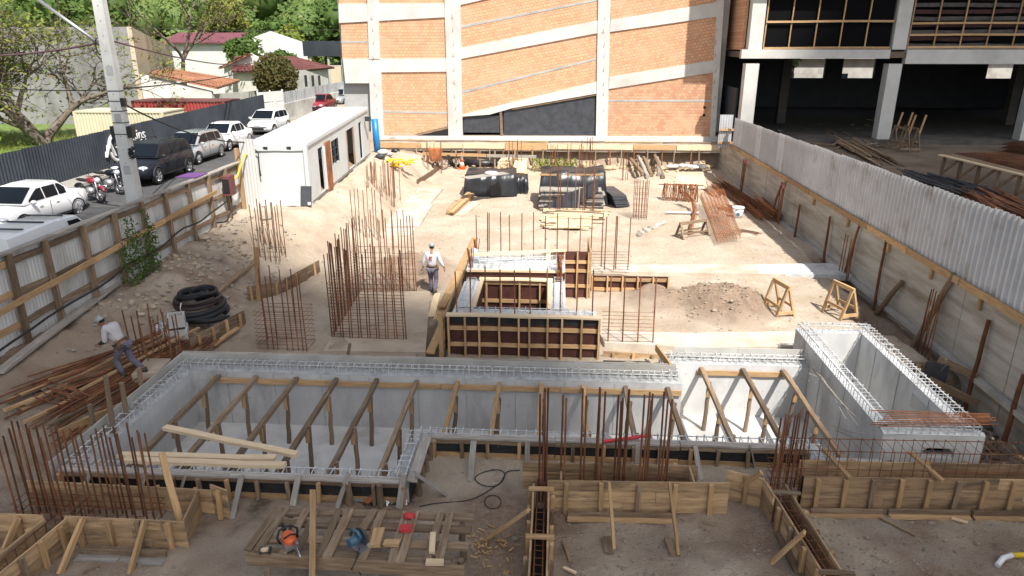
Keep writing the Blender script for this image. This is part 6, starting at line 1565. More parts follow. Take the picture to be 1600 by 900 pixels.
beam('leaning_stick', PY(904,328,35.3), PY(905,292,35.4), .1, .05, M['timbergrey'], t3); beam('cross_batten', PY(843,273,36.6), PY(943,273,36.6), .08, .1, M['timber'], t3)
c = G(3.3, 37.2); bd = thing('dark_bundle', 'dark wrapped bundle right of the large tarpaulin stack', 'bundle', c)
for k in range(5): beam('dark_board', (c.x+.25-.05*k, c.y-1.0, c.z+.12+.12*k), (c.x-.35-.03*k, c.y+1.2, c.z+.18+.12*k), .75, .1, M['tarpgrey'], bd)
tl = thing('timber_layers', 'loose layers of pale battens lying in front of the slab stack', 'timber pile', G(1, 33.5))
for i in range(64):
    px0, py0 = U(843,870), U(329,360); L = U(55,100)*(1-.3*(py0-329)/31); p = on_ground(px0, py0); q_ = on_ground(min(955, px0+L), py0+U(-2,3))
    beam('batten', p+Vector((0,0,.06+.1*rng.random())), q_+Vector((0,0,.06+.1*rng.random())), .12, .05, M['timberpale'] if i % 3 else M['timberold'], tl)
def pile(label, a0, a1, w_, n_, mt, h=.06, name='plank_pile', layers=3):
    p, q_ = on_ground(*a0), on_ground(*a1); t_ = thing(name, label, 'plank pile', p)
    d = (q_-p); s = Vector((d.y, -d.x, 0)).normalized()
    for l_ in range(layers):
        for k in range(n_): o_ = s*(w_*1.05*(k-n_/2)+U(-.03,.03)); e = d*U(-.04,.04); beam('plank', p+o_+e+Vector((0,0,.05+h*l_)), q_+o_+e+Vector((0,0,.05+h*l_)), w_, h*.9, mt, t_)
pile('pale plank pile lying left below the left tarpaulin stack', (706,337), (738,308), .2, 2, M['timber'], .08)
pile('loose pale planks right beside the plank pile', (722,338), (748,318), .22, 2, M['timberpale'], .05, layers=1)
pile('yellowish plank pile right of the left tarpaulin stack', (813,282), (818,258), .18, 4, M['timberpale'], .1, layers=6)
pile('yellowish plank pile behind the left tarpaulin stack', (788,266), (798,254), .18, 4, M['timberpale'], .1, layers=5)
# ================================================================ RIGHT MIDDLE: REBAR, TRESTLES, BUCKET
def trestle(name, label, a, b_, h, mt, cat='sawhorse', group=None):
    t_ = thing(name, label, cat, (a+b_)/2, group)
    d = (b_-a).normalized(); s = Vector((-d.y, d.x, 0)); up_ = Vector((0,0,h))
    beam('top_beam', a+up_-d*.06, b_+up_+d*.06, .07, .13, mt, t_)
    for e in (a, b_):
        for k in (-1, 1): beam('leg', e+s*.30*k, e+s*.03*k+up_*.98, .05, .10, mt, t_, up=d)
        beam('cross_piece', e+s*.25+up_*.15-d*.04, e-s*.25+up_*.15-d*.04, .03, .1, mt, t_)
    for k in (-1, 1): beam('rail', a+s*.22*k+up_*.35, b_+s*.22*k+up_*.35, .03, .09, mt, t_)
    return t_
trestle('sawhorse', 'left yellowish sawhorse on the sand', Vector((7.25,20.95,.02)), Vector((7.05,21.75,.02)), .95, M['timber'], group='sawhorses on the sand')
trestle('sawhorse', 'right yellowish sawhorse nearer the retaining wall', Vector((9.15,20.85,.02)), Vector((8.9,21.65,.02)), .95, M['timber'], group='sawhorses on the sand')
a, b_ = on_ground(1036,312), on_ground(1088,314)
rr = thing('rebar_rack', 'orange rusty bent stirrups hanging on a low rack', 'rebar rack', (a+b_)/2)
zt_ = .85
bar('rack_bar', a+Vector((-.3,0,zt_)), b_+Vector((.3,0,zt_)), .03, M['rust'], rr)
for e in (a, b_): 
    for k in (-1,1): bar('leg', e+Vector((0,.3*k,0)), e+Vector((0,0,zt_)), .025, M['rust'], rr)
for i in range(46):
    p = a.lerp(b_, rng.random()) + Vector((0,0,zt_+.02)); w_ = U(.12,.3); h = U(.5,.95)
    MB().tube([p+Vector((-.02,-.05,.05)), p+Vector((U(-.1,.1),-.12-w_,-.05)), p+Vector((U(-.25,.2),-.15-w_,-h)), p+Vector((U(-.2,.2),-.05,-h+.05)), p+Vector((-.02,-.05,.05))], .016, 4, smooth=False).build('stirrup', M['rustbright'], rr)
cb_ = thing('rebar_cage_bundle', 'flat orange rusty cage of tied bars lying tilted on the sand', 'rebar', on_ground(1130,350))
A0, A1, B0, B1 = on_ground(1093,325), on_ground(1128,318), on_ground(1120,384), on_ground(1156,378)
for z in (.35, .65):
    for k in range(8): f = k/7; bar('bar', A0.lerp(A1,f)+Vector((0,0,z+.15)), B0.lerp(B1,f)+Vector((0,0,z*.5)), .012, M['rustbright'], cb_)
m = MB()
for k in range(38): f = k/37; p, q_ = A0.lerp(B0,f), A1.lerp(B1,f); z1_, z0_ = lerp(.8,.33,f), lerp(.5,.15,f); m.tube([p+Vector((0,0,z0_)), p+Vector((0,0,z1_)), q_+Vector((0,0,z1_)), q_+Vector((0,0,z0_)), p+Vector((0,0,z0_))], .009, 4, smooth=False)
stuff(m.build('stirrups', M['rustbright'], cb_))
def bpilef(label, a, b_, w_, n_, mt, h=.3, r=.014, name='bar_pile'):
    p, q_ = on_ground(*a), on_ground(*b_); t_ = thing(name, label, 'rebar pile', (p+q_)/2); d = (q_-p); s = Vector((d.y,-d.x,0)).normalized()
    for i in range(n_):
        o_ = s*U(-w_,w_); e0, e1 = U(0,.2), U(.8,1); z0_ = U(.02,h)*max(.2, 1-abs(o_.length)/w_*.7)
        bar('bar', p.lerp(q_,e0)+o_+Vector((0,0,z0_)), p.lerp(q_,e1)+o_*U(.6,1.2)+Vector((0,0,z0_*U(.6,1))), r, mt, t_)
bpilef('long pile of rusty bars stretching along the right wall shadow', (1118,285), (1185,330), .6, 60, M['rust'], .3)
bpilef('heap of orange rusty bars by the wall right of the bucket', (1172,318), (1208,348), .8, 70, M['rustbright'], .75, .016)
bpilef('loose orange bars behind the lying cage', (1100,288), (1132,312), .5, 22, M['rustbright'], .2)
bpilef('thin bent bars lying right of the lying cage', (1150,362), (1188,368), .3, 14, M['rust'], .2, .01)
bpilef('orange bent bars beside the white bucket', (1130,325), (1160,335), .5, 26, M['rustbright'], .3)
# curved bundle from the rack to the ground
cv = thing('curved_bundle', 'curved bundle of orange bars sagging from the rack to trestle', 'rebar', on_ground(1085,350))
for i in range(12):
    o_ = Vector((U(-.09,.09), U(-.09,.09), U(-.08,.08)))
    MB().tube([PY(1068+U(-4,4),300,37)+o_, PY(1083,315,36)+o_, PY(1086,335,34)+o_, PY(1080,352,32)+o_, PY(1078,366,30.8)+o_], .016, 5).build('bar', M['rustbright'], cv)
a, b_ = on_ground(1062,372), on_ground(1102,366); trestle('trestle', 'small weathered trestle under the curved bar bundle', a, b_, .65, M['timberold'], 'trestle')
pl = on_ground(1152, 340)
bk = thing('bucket', 'white plastic bucket beside the rust heap', 'bucket', pl)
MB().tube([pl, pl+Vector((0,0,.52))], [.22,.28], 16).build('body', M['plastwhite'], bk); MB().tube([pl+Vector((.0,0,.46)), pl+Vector((.0,0,.54))], .295, 16).build('rim', M['plastwhite'], bk); MB().tube([pl+Vector((-.05,-.26,.22)), pl+Vector((-.05,-.28,.22))], .09, 10).build('label', M['teal'], bk)
wp = thing('white_pipe', 'grey plastic pipe lying left of the lying rebar cage', 'pipe', on_ground(1065,336)); bar('pipe', on_ground(1040,335)+Vector((0,0,.1)), on_ground(1092,336)+Vector((0,0,.1)), .07, M['galv'], wp, 8)
# logs leaning at the bank, sacks, shrub
for i, (ax, ay, bx_, by) in enumerate(((1005,275,985,260),(1012,279,996,256),(1036,280,1022,254),(1030,276,1026,258),(1018,277,1005,258))):
    p, q_ = on_ground(ax, ay), on_ground(bx_, by); p += Vector((0,0,.12)); q_ += Vector((0,0,.5)); tag(pole('log', p, q_, .13, M['timbergrey'] if i % 2 else M['timberold']), ['long pale log lying at the left of the log group', 'log second from left at the bank foot', 'steep log at the right of the log group', 'short log behind the steep log', 'log in the middle of the group'][i], 'log', 'logs at the bank foot')
sk = on_ground(1075, 275)
for i in range(9): blob('white_sack', ['leftmost', 'second', 'third', 'fourth', 'fifth', 'sixth', 'seventh', 'eighth', 'rightmost'][i]+' crumpled white sack on the sand heap at the back', 'sack', sk+Vector((-1.0+.27*i, U(-.3,.3)+1.2, .35+U(0,.15))), (.26,.2,.1), M['plastwhite'], 'white sacks on the sand heap', .5, i)
cp = on_ground(1075, 290); tag(MB().prism([on_ground(1050,296)+Vector((0,0,.05)), on_ground(1105,297)+Vector((0,0,.05)), on_ground(1098,278)+Vector((0,0,.35)), on_ground(1058,278)+Vector((0,0,.35))], (0,0,.04)).build('plywood_sheet', M['beige']), 'tan plywood sheet lying below the white sacks', 'plywood')
sg = thing('green_shrub', 'small green shrub behind the large tarpaulin stack', 'shrub', G(-.1, 46.6)); m = MB(); m2 = MB()
for i in range(7): leaves(m, (-1.2+.4*i, 46.6, gbase(-.1,46.6)+.5), (.4,.4,.4), 70, .1, i); m2.tube([(-.1,46.6,gbase(-.1,46.6)-.1), (-1.2+.4*i,46.6,gbase(-.1,46.6)+.5)], .015, 4)
m.build('foliage', LY, sg); m2.build('stem', M['bark'], sg)
# ================================================================ FAR LEFT MIDDLE: CONE, WHEELBARROW, BICYCLE, PIPE, RAIL
c = on_ground(722, 264); cn = thing('traffic_cone', 'orange and white traffic cone near the bank', 'traffic cone', c)
MB().box((-.25,-.25,0), (.25,.25,.05), Matrix.Translation(c)).build('base', M['orange'], cn)
for k in range(5): z0_, z1_ = .05+.21*k, .05+.21*(k+1); MB().tube([c+Vector((0,0,z0_)), c+Vector((0,0,z1_))], [.2-.165*(z0_/1.1), .2-.165*(z1_/1.1)], 14).build('band', M['orange'] if k % 2 == 0 else M['plastwhite'], cn)
c = on_ground(681, 264); wbw = thing('wheelbarrow', 'orange wheelbarrow stood on end left of the bicycle', 'wheelbarrow', c)
MB().prism([c+Vector(v) for v in ((-.35,0,.5),(.35,0,.5),(.45,0,1.3),(-.45,0,1.3))], (0,.3,.05)).build('tray', M['rustbright'], wbw)
MB().tube([c+Vector((.2*math.cos(t),-.1,.25+.2*math.sin(t))) for t in [i*.4 for i in range(17)]], .05, 6).build('wheel', M['black'], wbw)
for s in (-1,1): MB().tube([c+Vector((.08*s,-.1,.25)), c+Vector((.3*s,-.06,.8)), c+Vector((.35*s,.05,1.5))], .025, 5).build('handle', M['rust'], wbw)
c = on_ground(705, 264); by_ = thing('bicycle', 'dark bicycle leaning by the bank left of the cone', 'bicycle', c)
Wb = Matrix.Translation(c) @ Matrix.Rotation(R(15),4,'Z') @ Matrix.Rotation(R(12),4,'X')
for x in (-.52,.52): MB().tube([(x+.33*math.cos(t),0,.33+.33*math.sin(t)) for t in [i*2*math.pi/18 for i in range(19)]], .022, 5, cap=False).build('wheel', M['black'], by_, Wb)
MB().tube([(-.52,0,.33),(-.15,0,.85),(.38,0,.85),(-.05,0,.3),(-.15,0,.85)], .02, 5).tube([(.52,0,.33),(.36,0,.95)], .018, 5).tube([(-.52,0,.33),(-.05,0,.3)], .015, 5).build('frame', M['blackplastic'], by_, Wb)
MB().tube([(.36,-.28,1.02),(.36,0,.98),(.36,.28,1.02)], .014, 5).build('handlebar', M['blackplastic'], by_, Wb); MB().ball((-.18,0,.95), (.13,.07,.04), 8, 5).build('saddle', M['black'], by_, Wb)
pb3 = thing('black_pipe', 'thick black pipe lying right of the traffic cone', 'pipe', on_ground(755,262)); MB().tube([on_ground(727,260)+Vector((0,0,.25)), on_ground(778,262)+Vector((0,0,.25))], .24, 12).build('pipe', M['blackplastic'], pb3)
tyr = on_ground(714, 262); tag(MB().tube([tyr+Vector((.45*math.cos(t), .15, .5+.42*math.sin(t))) for t in [i*.4 for i in range(17)]], .13, 8).build('tyre', M['black']), 'old black tyre standing between bicycle and cone', 'tyre')
gr = thing('guard_rail', 'timber guard rail on posts in front of the bank', 'guard rail', (-4,46.8,0))
for (a, b_, mt) in (((660,240),(760,243),M['timber']), ((761,243),(838,245),M['timbergrey'])): beam('rail', PY(*a,46.8), PY(*b_,46.8), .05, .2, mt, gr)
for px in (662,690,712,750,773,795,808,832): p = PY(px, 236, 46.85); beam('post', (p.x,46.9,gbase(p.x,46.9)-.1), (p.x,46.9,p.z), .1, .08, M['timberold'], gr)
# clutter at the cabin end
ye = on_ground(615, 258); yc = thing('yellow_netting', 'heap of yellow netting and bags near the cabin far end', 'netting', ye)
m = MB()
for i in range(60): p = ye+Vector((U(-1.3,1.2),U(-.7,.7),U(.02,.3))); m.box((-U(.1,.3),-.06,-.02),(U(.1,.3),.06,.02), Matrix.Translation(p)@Matrix.Rotation(U(0,6),4,'Z')@Matrix.Rotation(U(-.5,.5),4,'X'))
m.build('netting', M['yellow'], yc)
for i, (px, py, mt) in enumerate(((598,240,M['plastwhite']),(606,243,M['shirtgrey']),(618,238,M['blackplastic']),(594,247,M['tarpgrey']))): blob('debris_bag', ['white bag left of the yellow netting','grey bag behind the yellow netting','black bag at the right of yellow netting','dark bag near the cabin corner'][i], 'bag', on_ground(px,py)+Vector((0,0,.1)), (.3,.24,.14), mt, None, .5, i)
tag(beam('cut_edge_board', on_ground(652,288)+Vector((0,0,.1)), on_ground(688,264)+Vector((0,0,.1)), .05, .3, M['timberold']), 'dark edge board along the sand heap at the back left', 'board')
lw = thing('slab_joint_board', 'low plank edging in front of the pale slabs', 'board', on_ground(610,354))
for i in range(3): beam('board', PZ(572+27*i,357,.06), PZ(597+27*i,356,.06), .05, .18, M['timbergrey'], lw)
rs = thing('stone_row', 'row of grey stones on the sand right of the timber layers', 'stones', on_ground(1015,363))
for i in range(14): p = on_ground(lerp(998,1037,i/13), lerp(367,350,i/13)+U(-2,2)); MB().ball(p+Vector((0,0,.05)), (U(.1,.2),U(.1,.18),U(.08,.14)), 7, 5, smooth=False, f=lambda v: 1+.3*mnoise.noise(v*2+p)).build('stone', M['stone'], rs)
# ================================================================ RIGHT LOT BEHIND THE METAL HOARDING
def lot(px, py): return PZ(px, py, RZ-.25)
LZ = RZ-.25
a, b_ = lot(1470,275), lot(1660,330)
bn = thing('timber_trestle_table', 'long timber bench with rebar mats behind the metal hoarding', 'table', (a+b_)/2)
d = (b_-a).normalized(); s = Vector((-d.y,d.x,0)); L = (b_-a).length
for k in range(3): beam('top_board', a+Vector((0,0,1.0))+s*(.24*k-.24), b_+Vector((0,0,1.0))+s*(.24*k-.24), .2, .06, M['timberpale'] if k == 0 else M['timberold'], bn)
for i in range(7): p = a+d*(L*i/6); beam('leg', p+Vector((0,0,-.02)), p+Vector((0,0,.97)), .12, .12, M['timberold'], bn); beam('brace', p+Vector((0,0,.1)), p+d*1.0+Vector((0,0,.9)), .04, .12, M['timberold'], bn) if i < 6 else None
mt_ = MB()
for k in range(40): p = a+d*(L*k/40)+s*.4; mt_.tube([p+Vector((0,0,1.06)), p+s*2.4+Vector((0,0,1.12))], .012, 4)
for k in range(12): mt_.tube([a+s*(.4+.2*k)+Vector((0,0,1.08)), b_+s*(.4+.2*k)+Vector((0,0,1.08))], .012, 4)
stuff(mt_.build('rebar_mat', M['rust'], bn))
for lab, aa, bb2, n_, mt in (('dark bars lying just behind the metal hoarding top', (1405,270),(1570,320), 40, M['tarpgrey']), ('rusty offcuts lying behind the hoarding at the right edge', (1520,300),(1640,360), 90, M['rust']), ('brown timber strewn behind the hoarding middle', (1290,205),(1400,265), 70, M['timberold'])):
    p, q_ = lot(*aa), lot(*bb2); t_ = thing('lot_pile', lab, 'pile', (p+q_)/2); dd = q_-p; ss = Vector((dd.y,-dd.x,0)).normalized()
    for i in range(n_):
        o_ = ss*U(-.7,.9); e0, e1 = U(0,.5), U(.5,1); beam('piece', p.lerp(q_,e0)+o_+Vector((0,0,U(.03,.3))), p.lerp(q_,e1)+o_*U(.6,1.3)+Vector((0,0,U(.03,.3))), U(.05,.12), .04, mt, t_)
for i, px in enumerate((1412, 1428)):
    p = lot(px, 238); t_ = trestle('lot_trestle', ['left timber trestle in front of the concrete frame slab', 'right timber trestle in front of the concrete frame slab'][i], p, p+Vector((0,1.6,0)), 1.3, M['timberold'], 'trestle', 'trestles on the neighbouring lot')
    for k in range(2): beam('upright', p+Vector((.1,1.6*k,1.0)), p+Vector((.3,1.6*k,2.1)), .09, .06, M['timber'], t_)

for lab, aa, bb2 in (('dark rebar mats stacked beyond the timber bench', (1530,262), (1640,275)), ('dark rebar mat lying beside the frame slab', (1560,240), (1660,250))):
    p, q_ = lot(*aa), lot(*bb2); t_ = thing('rebar_mat', lab, 'rebar mat', p); d = (q_-p); s = Vector((-d.y,d.x,0)).normalized(); m = MB()
    for z in (.1, .3, .5):
        for k in range(22): m.tube([p+d*(k/22)+Vector((0,0,z)), p+d*(k/22)+s*2.2+Vector((0,0,z+.03))], .014, 4)
        for k in range(9): m.tube([p+s*(.27*k)+Vector((0,0,z+.02)), q_+s*(.27*k)+Vector((0,0,z+.02))], .014, 4)
    stuff(m.build('mesh', M['rust'], t_))
t_ = thing('timber_scrap', 'timber scrap strewn before the columns of concrete frame building', 'timber', lot(1300, 215))
for i in range(60):
    p = lot(U(1215,1400), U(190,235)); a_ = U(0,3.14); L = U(.6,2.6); beam('piece', p+Vector((0,0,.05)), p+Vector((L*math.cos(a_), L*math.sin(a_), U(.04,.35))), U(.06,.16), .04, M['timberold'] if i % 3 else M['timbergrey'], t_)
# ================================================================ PEOPLE
def skinmesh(joints, edges, sub=2, root=None):
    me = bpy.data.meshes.new('tmp'); ks = list(joints)
    me.from_pydata([joints[k][0] for k in ks], [(ks.index(a), ks.index(b)) for a, b in edges], [])
    o = bpy.data.objects.new('tmp', me); COL.objects.link(o)
    sk_ = o.modifiers.new('s', 'SKIN'); sk_.use_smooth_shade = True
    sb_ = o.modifiers.new('u', 'SUBSURF'); sb_.levels = sub; sb_.render_levels = sub
    for i, k in enumerate(ks):
        r = joints[k][1]; v = me.skin_vertices[0].data[i]
        v.radius = r if isinstance(r, tuple) else (r, r); v.use_root = (k == (root or ks[0]))
    dg = bpy.context.evaluated_depsgraph_get(); out = bpy.data.meshes.new_from_object(o.evaluated_get(dg)); bpy.data.objects.remove(o)
    out.materials.clear(); return out
def person(label, W, J, shirt, logo=False):
    p = thing('person', label, 'person', W.translation); V = lambda k: Vector(J[k])
    mid = lambda a, b, t: tuple(V(a).lerp(V(b), t))
    j = dict(pel=(J['pel'], (.15,.11)), waist=(J['waist'], (.14,.10)), chest=(J['chest'], (.165,.115)), neckb=(J['neckb'], .065), neck=(J['neck'], .055))
    e = [('pel','waist'),('waist','chest'),('chest','neckb'),('neckb','neck')]
    for s in 'LR':
        j['sh'+s] = (J['sh'+s], .066); j['el'+s] = (J['el'+s], .045); j['wr'+s] = (J['wr'+s], .032)
        j['hip'+s] = (J['hip'+s], .095); j['kn'+s] = (J['kn'+s], .062); j['an'+s] = (J['an'+s], .045)
        e += [('chest','sh'+s),('sh'+s,'el'+s),('el'+s,'wr'+s),('pel','hip'+s),('hip'+s,'kn'+s),('kn'+s,'an'+s)]
        d = (V('wr'+s)-V('el'+s)).normalized(); pal = V('wr'+s)+d*.055
        j['pa'+s] = (tuple(pal), (.042,.02)); e.append(('wr'+s,'pa'+s))
    body = ob('body', skinmesh(j, e, 2, 'pel'), M['skin'], p, W)
    for s in 'LR':                                     # fingers, each its own short bent chain rooted in the palm
        d = (V('wr'+s)-V('el'+s)).normalized(); side = d.cross(Vector((1,0,0)) if abs(d.x) < .7 else Vector((0,1,0))).normalized(); nrm = d.cross(side)
        pal = V('wr'+s)+d*.07
        hm = MB()
        for i, L in enumerate((.07,.08,.076,.06)):
            b0 = pal+side*(.03-.02*i); hm.tube([b0, b0+d*L*.5+nrm*.01, b0+d*L*.85+nrm*.035, b0+d*L*.9+nrm*.055], [.0105,.010,.009,.007], 6)
        b0 = V('wr'+s)+d*.03+side*.035; hm.tube([b0, b0+side*.03+d*.025, b0+side*.035+d*.055+nrm*.02], [.012,.011,.008], 6)
        hm.build('fingers', M['skin'], p, W)
    # head
    hd, f, u = V('head'), Vector(J['face']).normalized(), Vector(J['up']).normalized(); r_ = f.cross(u).normalized()
    Mh = Matrix((r_, f, u)).transposed().to_4x4(); Mh.translation = hd; Mh = W @ Mh
    def hf(d): return 1 + .10*max(0, d.y)*(d.z < 0) - .10*max(0, -d.z)
    h = MB().ball((0,0,0), (.078,.098,.122), 18, 14, f=hf)
    h.ball((0,.098,-.012), (.014,.022,.022), 8, 6); h.ball((0,.082,-.055), (.028,.012,.008), 8, 5)
    for s in (-1,1): h.ball((s*.078,-.005,-.005), (.014,.026,.034), 8, 6)
    h.build('head', M['skin'], p, Mh)
    for s in (-1,1): MB().ball((s*.03,.088,.01), (.012,.008,.007), 8, 5).build('eye', M['dark'], p, Mh)
    MB().ball((0,-.018,.02), (.083,.092,.105), 14, 9).build('hair', M['dark'], p, Mh)
    cp_ = MB().ball((0,0,.045), (.092,.112,.095), 16, 9, f=lambda d: 1 if d.z > -.25 else .9); cp_.build('cap', M['cap'], p, Mh)
    MB().prism([(-.075,.085,.045),(.075,.085,.045),(.06,.185,.025),(0,.205,.02),(-.06,.185,.025)], (0,0,.012)).build('cap_peak', M['cap'], p, Mh)
    # shirt
    js = dict(pel=(mid('pel','waist',.25), (.165,.125)), waist=(J['waist'], (.165,.122)), chest=(J['chest'], (.185,.135)), neckb=(mid('chest','neckb',.85), .078)); es = [('pel','waist'),('waist','chest'),('chest','neckb')]
    for s in 'LR':
        js['sh'+s] = (J['sh'+s], .085); js['el'+s] = (J['el'+s], .066); js['wr'+s] = (mid('el'+s,'wr'+s,.88 if logo else .05), .052); es += [('chest','sh'+s),('sh'+s,'el'+s),('el'+s,'wr'+s)]
    shm = ob('shirt', skinmesh(js, es, 2, 'pel'), shirt, p, W)
    if not logo:
        for s in 'LR': MB().tube([V('el'+s), V('el'+s).lerp(V('wr'+s), .5), V('el'+s).lerp(V('wr'+s), .95)], [.06,.052,.043], 10).build('dark_sleeve', M['blackplastic'], p, W)
    jt = dict(pel=(mid('pel','waist',.15), (.165,.125))); et = []
    for s in 'LR':
        jt['hip'+s] = (J['hip'+s], .112); jt['kn'+s] = (J['kn'+s], .084); jt['an'+s] = (mid('kn'+s,'an'+s,.93), .07); et += [('pel','hip'+s),('hip'+s,'kn'+s),('kn'+s,'an'+s)]
    ob('trousers', skinmesh(jt, et, 2, 'pel'), M['trousers'], p, W)
    fd = Vector((J['face'][0], J['face'][1], 0)).normalized()
    for s in 'LR':
        a = V('an'+s); td = Vector(J.get('toe'+s, tuple(fd))).normalized()
        MB().tube([a+Vector((0,0,.06)), a-td*.03+Vector((0,0,-.03)), a+td*.07+Vector((0,0,-.045)), a+td*.19+Vector((0,0,-.058))], [.055,.06,.052,.035], 10).build('boot', M['boot'], p, W)
    bpt = V('pel').lerp(V('waist'), .45); dwn = (V('pel')-V('waist')).normalized(); sd = (V('hipR')-V('hipL')).normalized()
    fwd = sd.cross(dwn)
    MB().tube([bpt+sd*.172*math.cos(t)+fwd*.13*math.sin(t) for t in [i*2*math.pi/18 for i in range(19)]], .022, 6, cap=False).build('belt', M['leather'], p, W)
    for k in (-1, 1): c = bpt+sd*.17*k+dwn*.1; MB().ball(c, (.06,.06,.1), 8, 6).build('tool_pouch', M['leather'], p, W)
    if logo:
        bk_ = V('chest').lerp(V('waist'), .12); nb = -fwd if (-fwd).dot(fd) < 0 else fwd
        c = bk_+nb*.150
        for (dx, w_, h_, dz, mt_) in ((-.03,.05,.09,.03,M['red']), (.025,.04,.05,.045,M['red']), (.03,.03,.03,.0,M['shirtgrey'])):
            MB().prism([c+sd*(dx-w_/2)+Vector((0,0,dz-h_/2)), c+sd*(dx+w_/2)+Vector((0,0,dz-h_/2)), c+sd*(dx+w_/2)+Vector((0,0,dz+h_/2)), c+sd*(dx-w_/2)+Vector((0,0,dz+h_/2))], nb*.012).build('back_print', mt_, p, W)
        for k in range(3): MB().prism([c+sd*(-.05+.035*k)+Vector((0,0,-.06)), c+sd*(-.025+.035*k)+Vector((0,0,-.06)), c+sd*(-.025+.035*k)+Vector((0,0,-.045)), c+sd*(-.05+.035*k)+Vector((0,0,-.045))], nb*.010).build('back_print', M['red'], p, W)
    return p
# man seen from behind, walking away (local +Y = forward)
J1 = dict(pel=(0,0,.93), waist=(0,.0,1.06), chest=(0,.02,1.30), neckb=(0,.02,1.46), neck=(0,.03,1.53), head=(0,.05,1.64), face=(.1,1,-.15), up=(0,.1,1),
  shL=(-.20,.02,1.41), elL=(-.29,.0,1.14), wrL=(-.34,.05,.90), shR=(.20,.02,1.41), elR=(.31,-.03,1.15), wrR=(.40,.03,.93),
  hipL=(-.09,0,.87), knL=(-.10,.12,.49), anL=(-.09,.10,.10), hipR=(.09,0,.87), knR=(.11,.06,.48), anR=(.11,-.22,.13))
pp = on_ground(677, 458)
person('man seen from behind in white long sleeved shirt and grey cap walking across the sand', Matrix.Translation(pp) @ Matrix.Rotation(R(-6), 4, 'Z'), J1, M['shirt'], True)
# man stooping to the left while stepping over the bar pile (local +Y = forward, walks to image left)
J2 = dict(pel=(0,-.05,.90), waist=(0,.05,1.02), chest=(0,.20,1.22), neckb=(0,.29,1.34), neck=(0,.35,1.37), head=(0,.43,1.44), face=(0,1,-.55), up=(0,.5,1),
  shL=(-.19,.22,1.31), elL=(-.24,.22,1.03), wrL=(-.18,.42,.93), shR=(.19,.22,1.31), elR=(.24,.24,1.03), wrR=(.16,.43,.92),
  hipL=(-.09,-.05,.85), knL=(-.10,.14,.48), anL=(-.09,.03,.10), hipR=(.09,-.05,.85), knR=(.10,-.10,.47), anR=(.10,-.42,.16))
pp = PZ(199, 588, .62); gg = gbase(pp.x, pp.y)+.28; pp = PZ(199, 588, gg)
person('stooping man in pale t shirt and grey cap stepping over the bar pile', Matrix.Translation(pp) @ Matrix.Rotation(R(86), 4, 'Z'), J2, M['shirtgrey'])
# ================================================================ TREES
def branch(mb, p, d, L, r, depth, q2, tips, spread=.6, kids=3, droop=0.0, minr=.008):
    pts = [p]; rs = [r]; n_ = 4
    for i in range(n_):
        d = (d + Vector((q2.gauss(0,.14), q2.gauss(0,.14), q2.gauss(0,.10)-droop))).normalized(); p = p + d*(L/n_); pts.append(p); rs.append(max(minr, r*(1-.5*(i+1)/n_)))
    mb.tube(pts, rs, 6 if depth > 2 else 4, cap=False)
    if depth == 0: tips.append((p, d)); return
    for k in range(kids):
        a = d.orthogonal().normalized(); a.rotate(Matrix.Rotation(q2.uniform(0, 6.28), 3, d).to_quaternion())
        nd = (d + a*q2.uniform(spread*.6, spread*1.3) + Vector((0,0,.12))).normalized()
        st = pts[q2.choice((2,3,4,4))]; branch(mb, st, nd, L*q2.uniform(.62,.85), max(minr, r*.52), depth-1, q2, tips, spread, kids, droop, minr)
    tips.append((p, d))
def tree(name, label, loc, H, r, seed, leafm, nleaf, ls, depth=4, kids=3, spread=.7, stems=1, lean=(0,0,1), group=None, lr=.5, cat='tree'):
    t_ = thing(name, label, cat, loc, group); q2 = random.Random(seed); mb = MB(); tips = []
    for s in range(stems):
        d = (Vector(lean) + (Vector((math.cos(s*2.3+seed), math.sin(s*2.3+seed), 0))*.45 if stems > 1 else Vector())).normalized()
        branch(mb, Vector(loc)-Vector((0,0,.15)), d, H*.36, r, depth, q2, tips, spread, kids)
    mb.build('trunk', M['bark'], t_)
    m = MB()
    for i in range(nleaf):
        p, d = q2.choice(tips); p = p + Vector((q2.gauss(0,lr), q2.gauss(0,lr), q2.gauss(0,lr*.8)))
        a_ = Vector((q2.uniform(-1,1), q2.uniform(-1,1), q2.uniform(-.6,.6))).normalized(); b_ = a_.cross(Vector((q2.uniform(-.5,.5), q2.uniform(-.5,.5), 1))).normalized(); s = ls*q2.uniform(.6,1.3)
        m.add([p-a_*s, p-b_*s*.45, p+a_*s, p+b_*s*.45], [(0,1,2,3)])
    m.build('crown', leafm, t_); return t_
p = PZ(68, 226, RZ-.1)
tree('almond_tree', 'sparse multi stemmed tree with bare twigs and few yellow leaves at the upper left', (p.x, p.y, RZ-.1), 8.6, .32, 5, LY, 4200, .17, 6, 3, .85, 3, lr=.35)
p = PZ(-60, 236, RZ-.1)
tree('almond_tree', 'sparse twiggy tree cut by the left picture edge', (p.x, p.y, RZ-.1), 8.5, .3, 12, LY, 2200, .17, 6, 3, .85, 2, lr=.35)
p = PY(278, 108, 64)
tree('bare_tree', 'tall thin tree with reddish sparse leaves between the warehouse and purple roof', (p.x, 64, RZ-.1), 13.5, .3, 23, LR, 2600, .17, 5, 3, .75, 1, lr=.6)
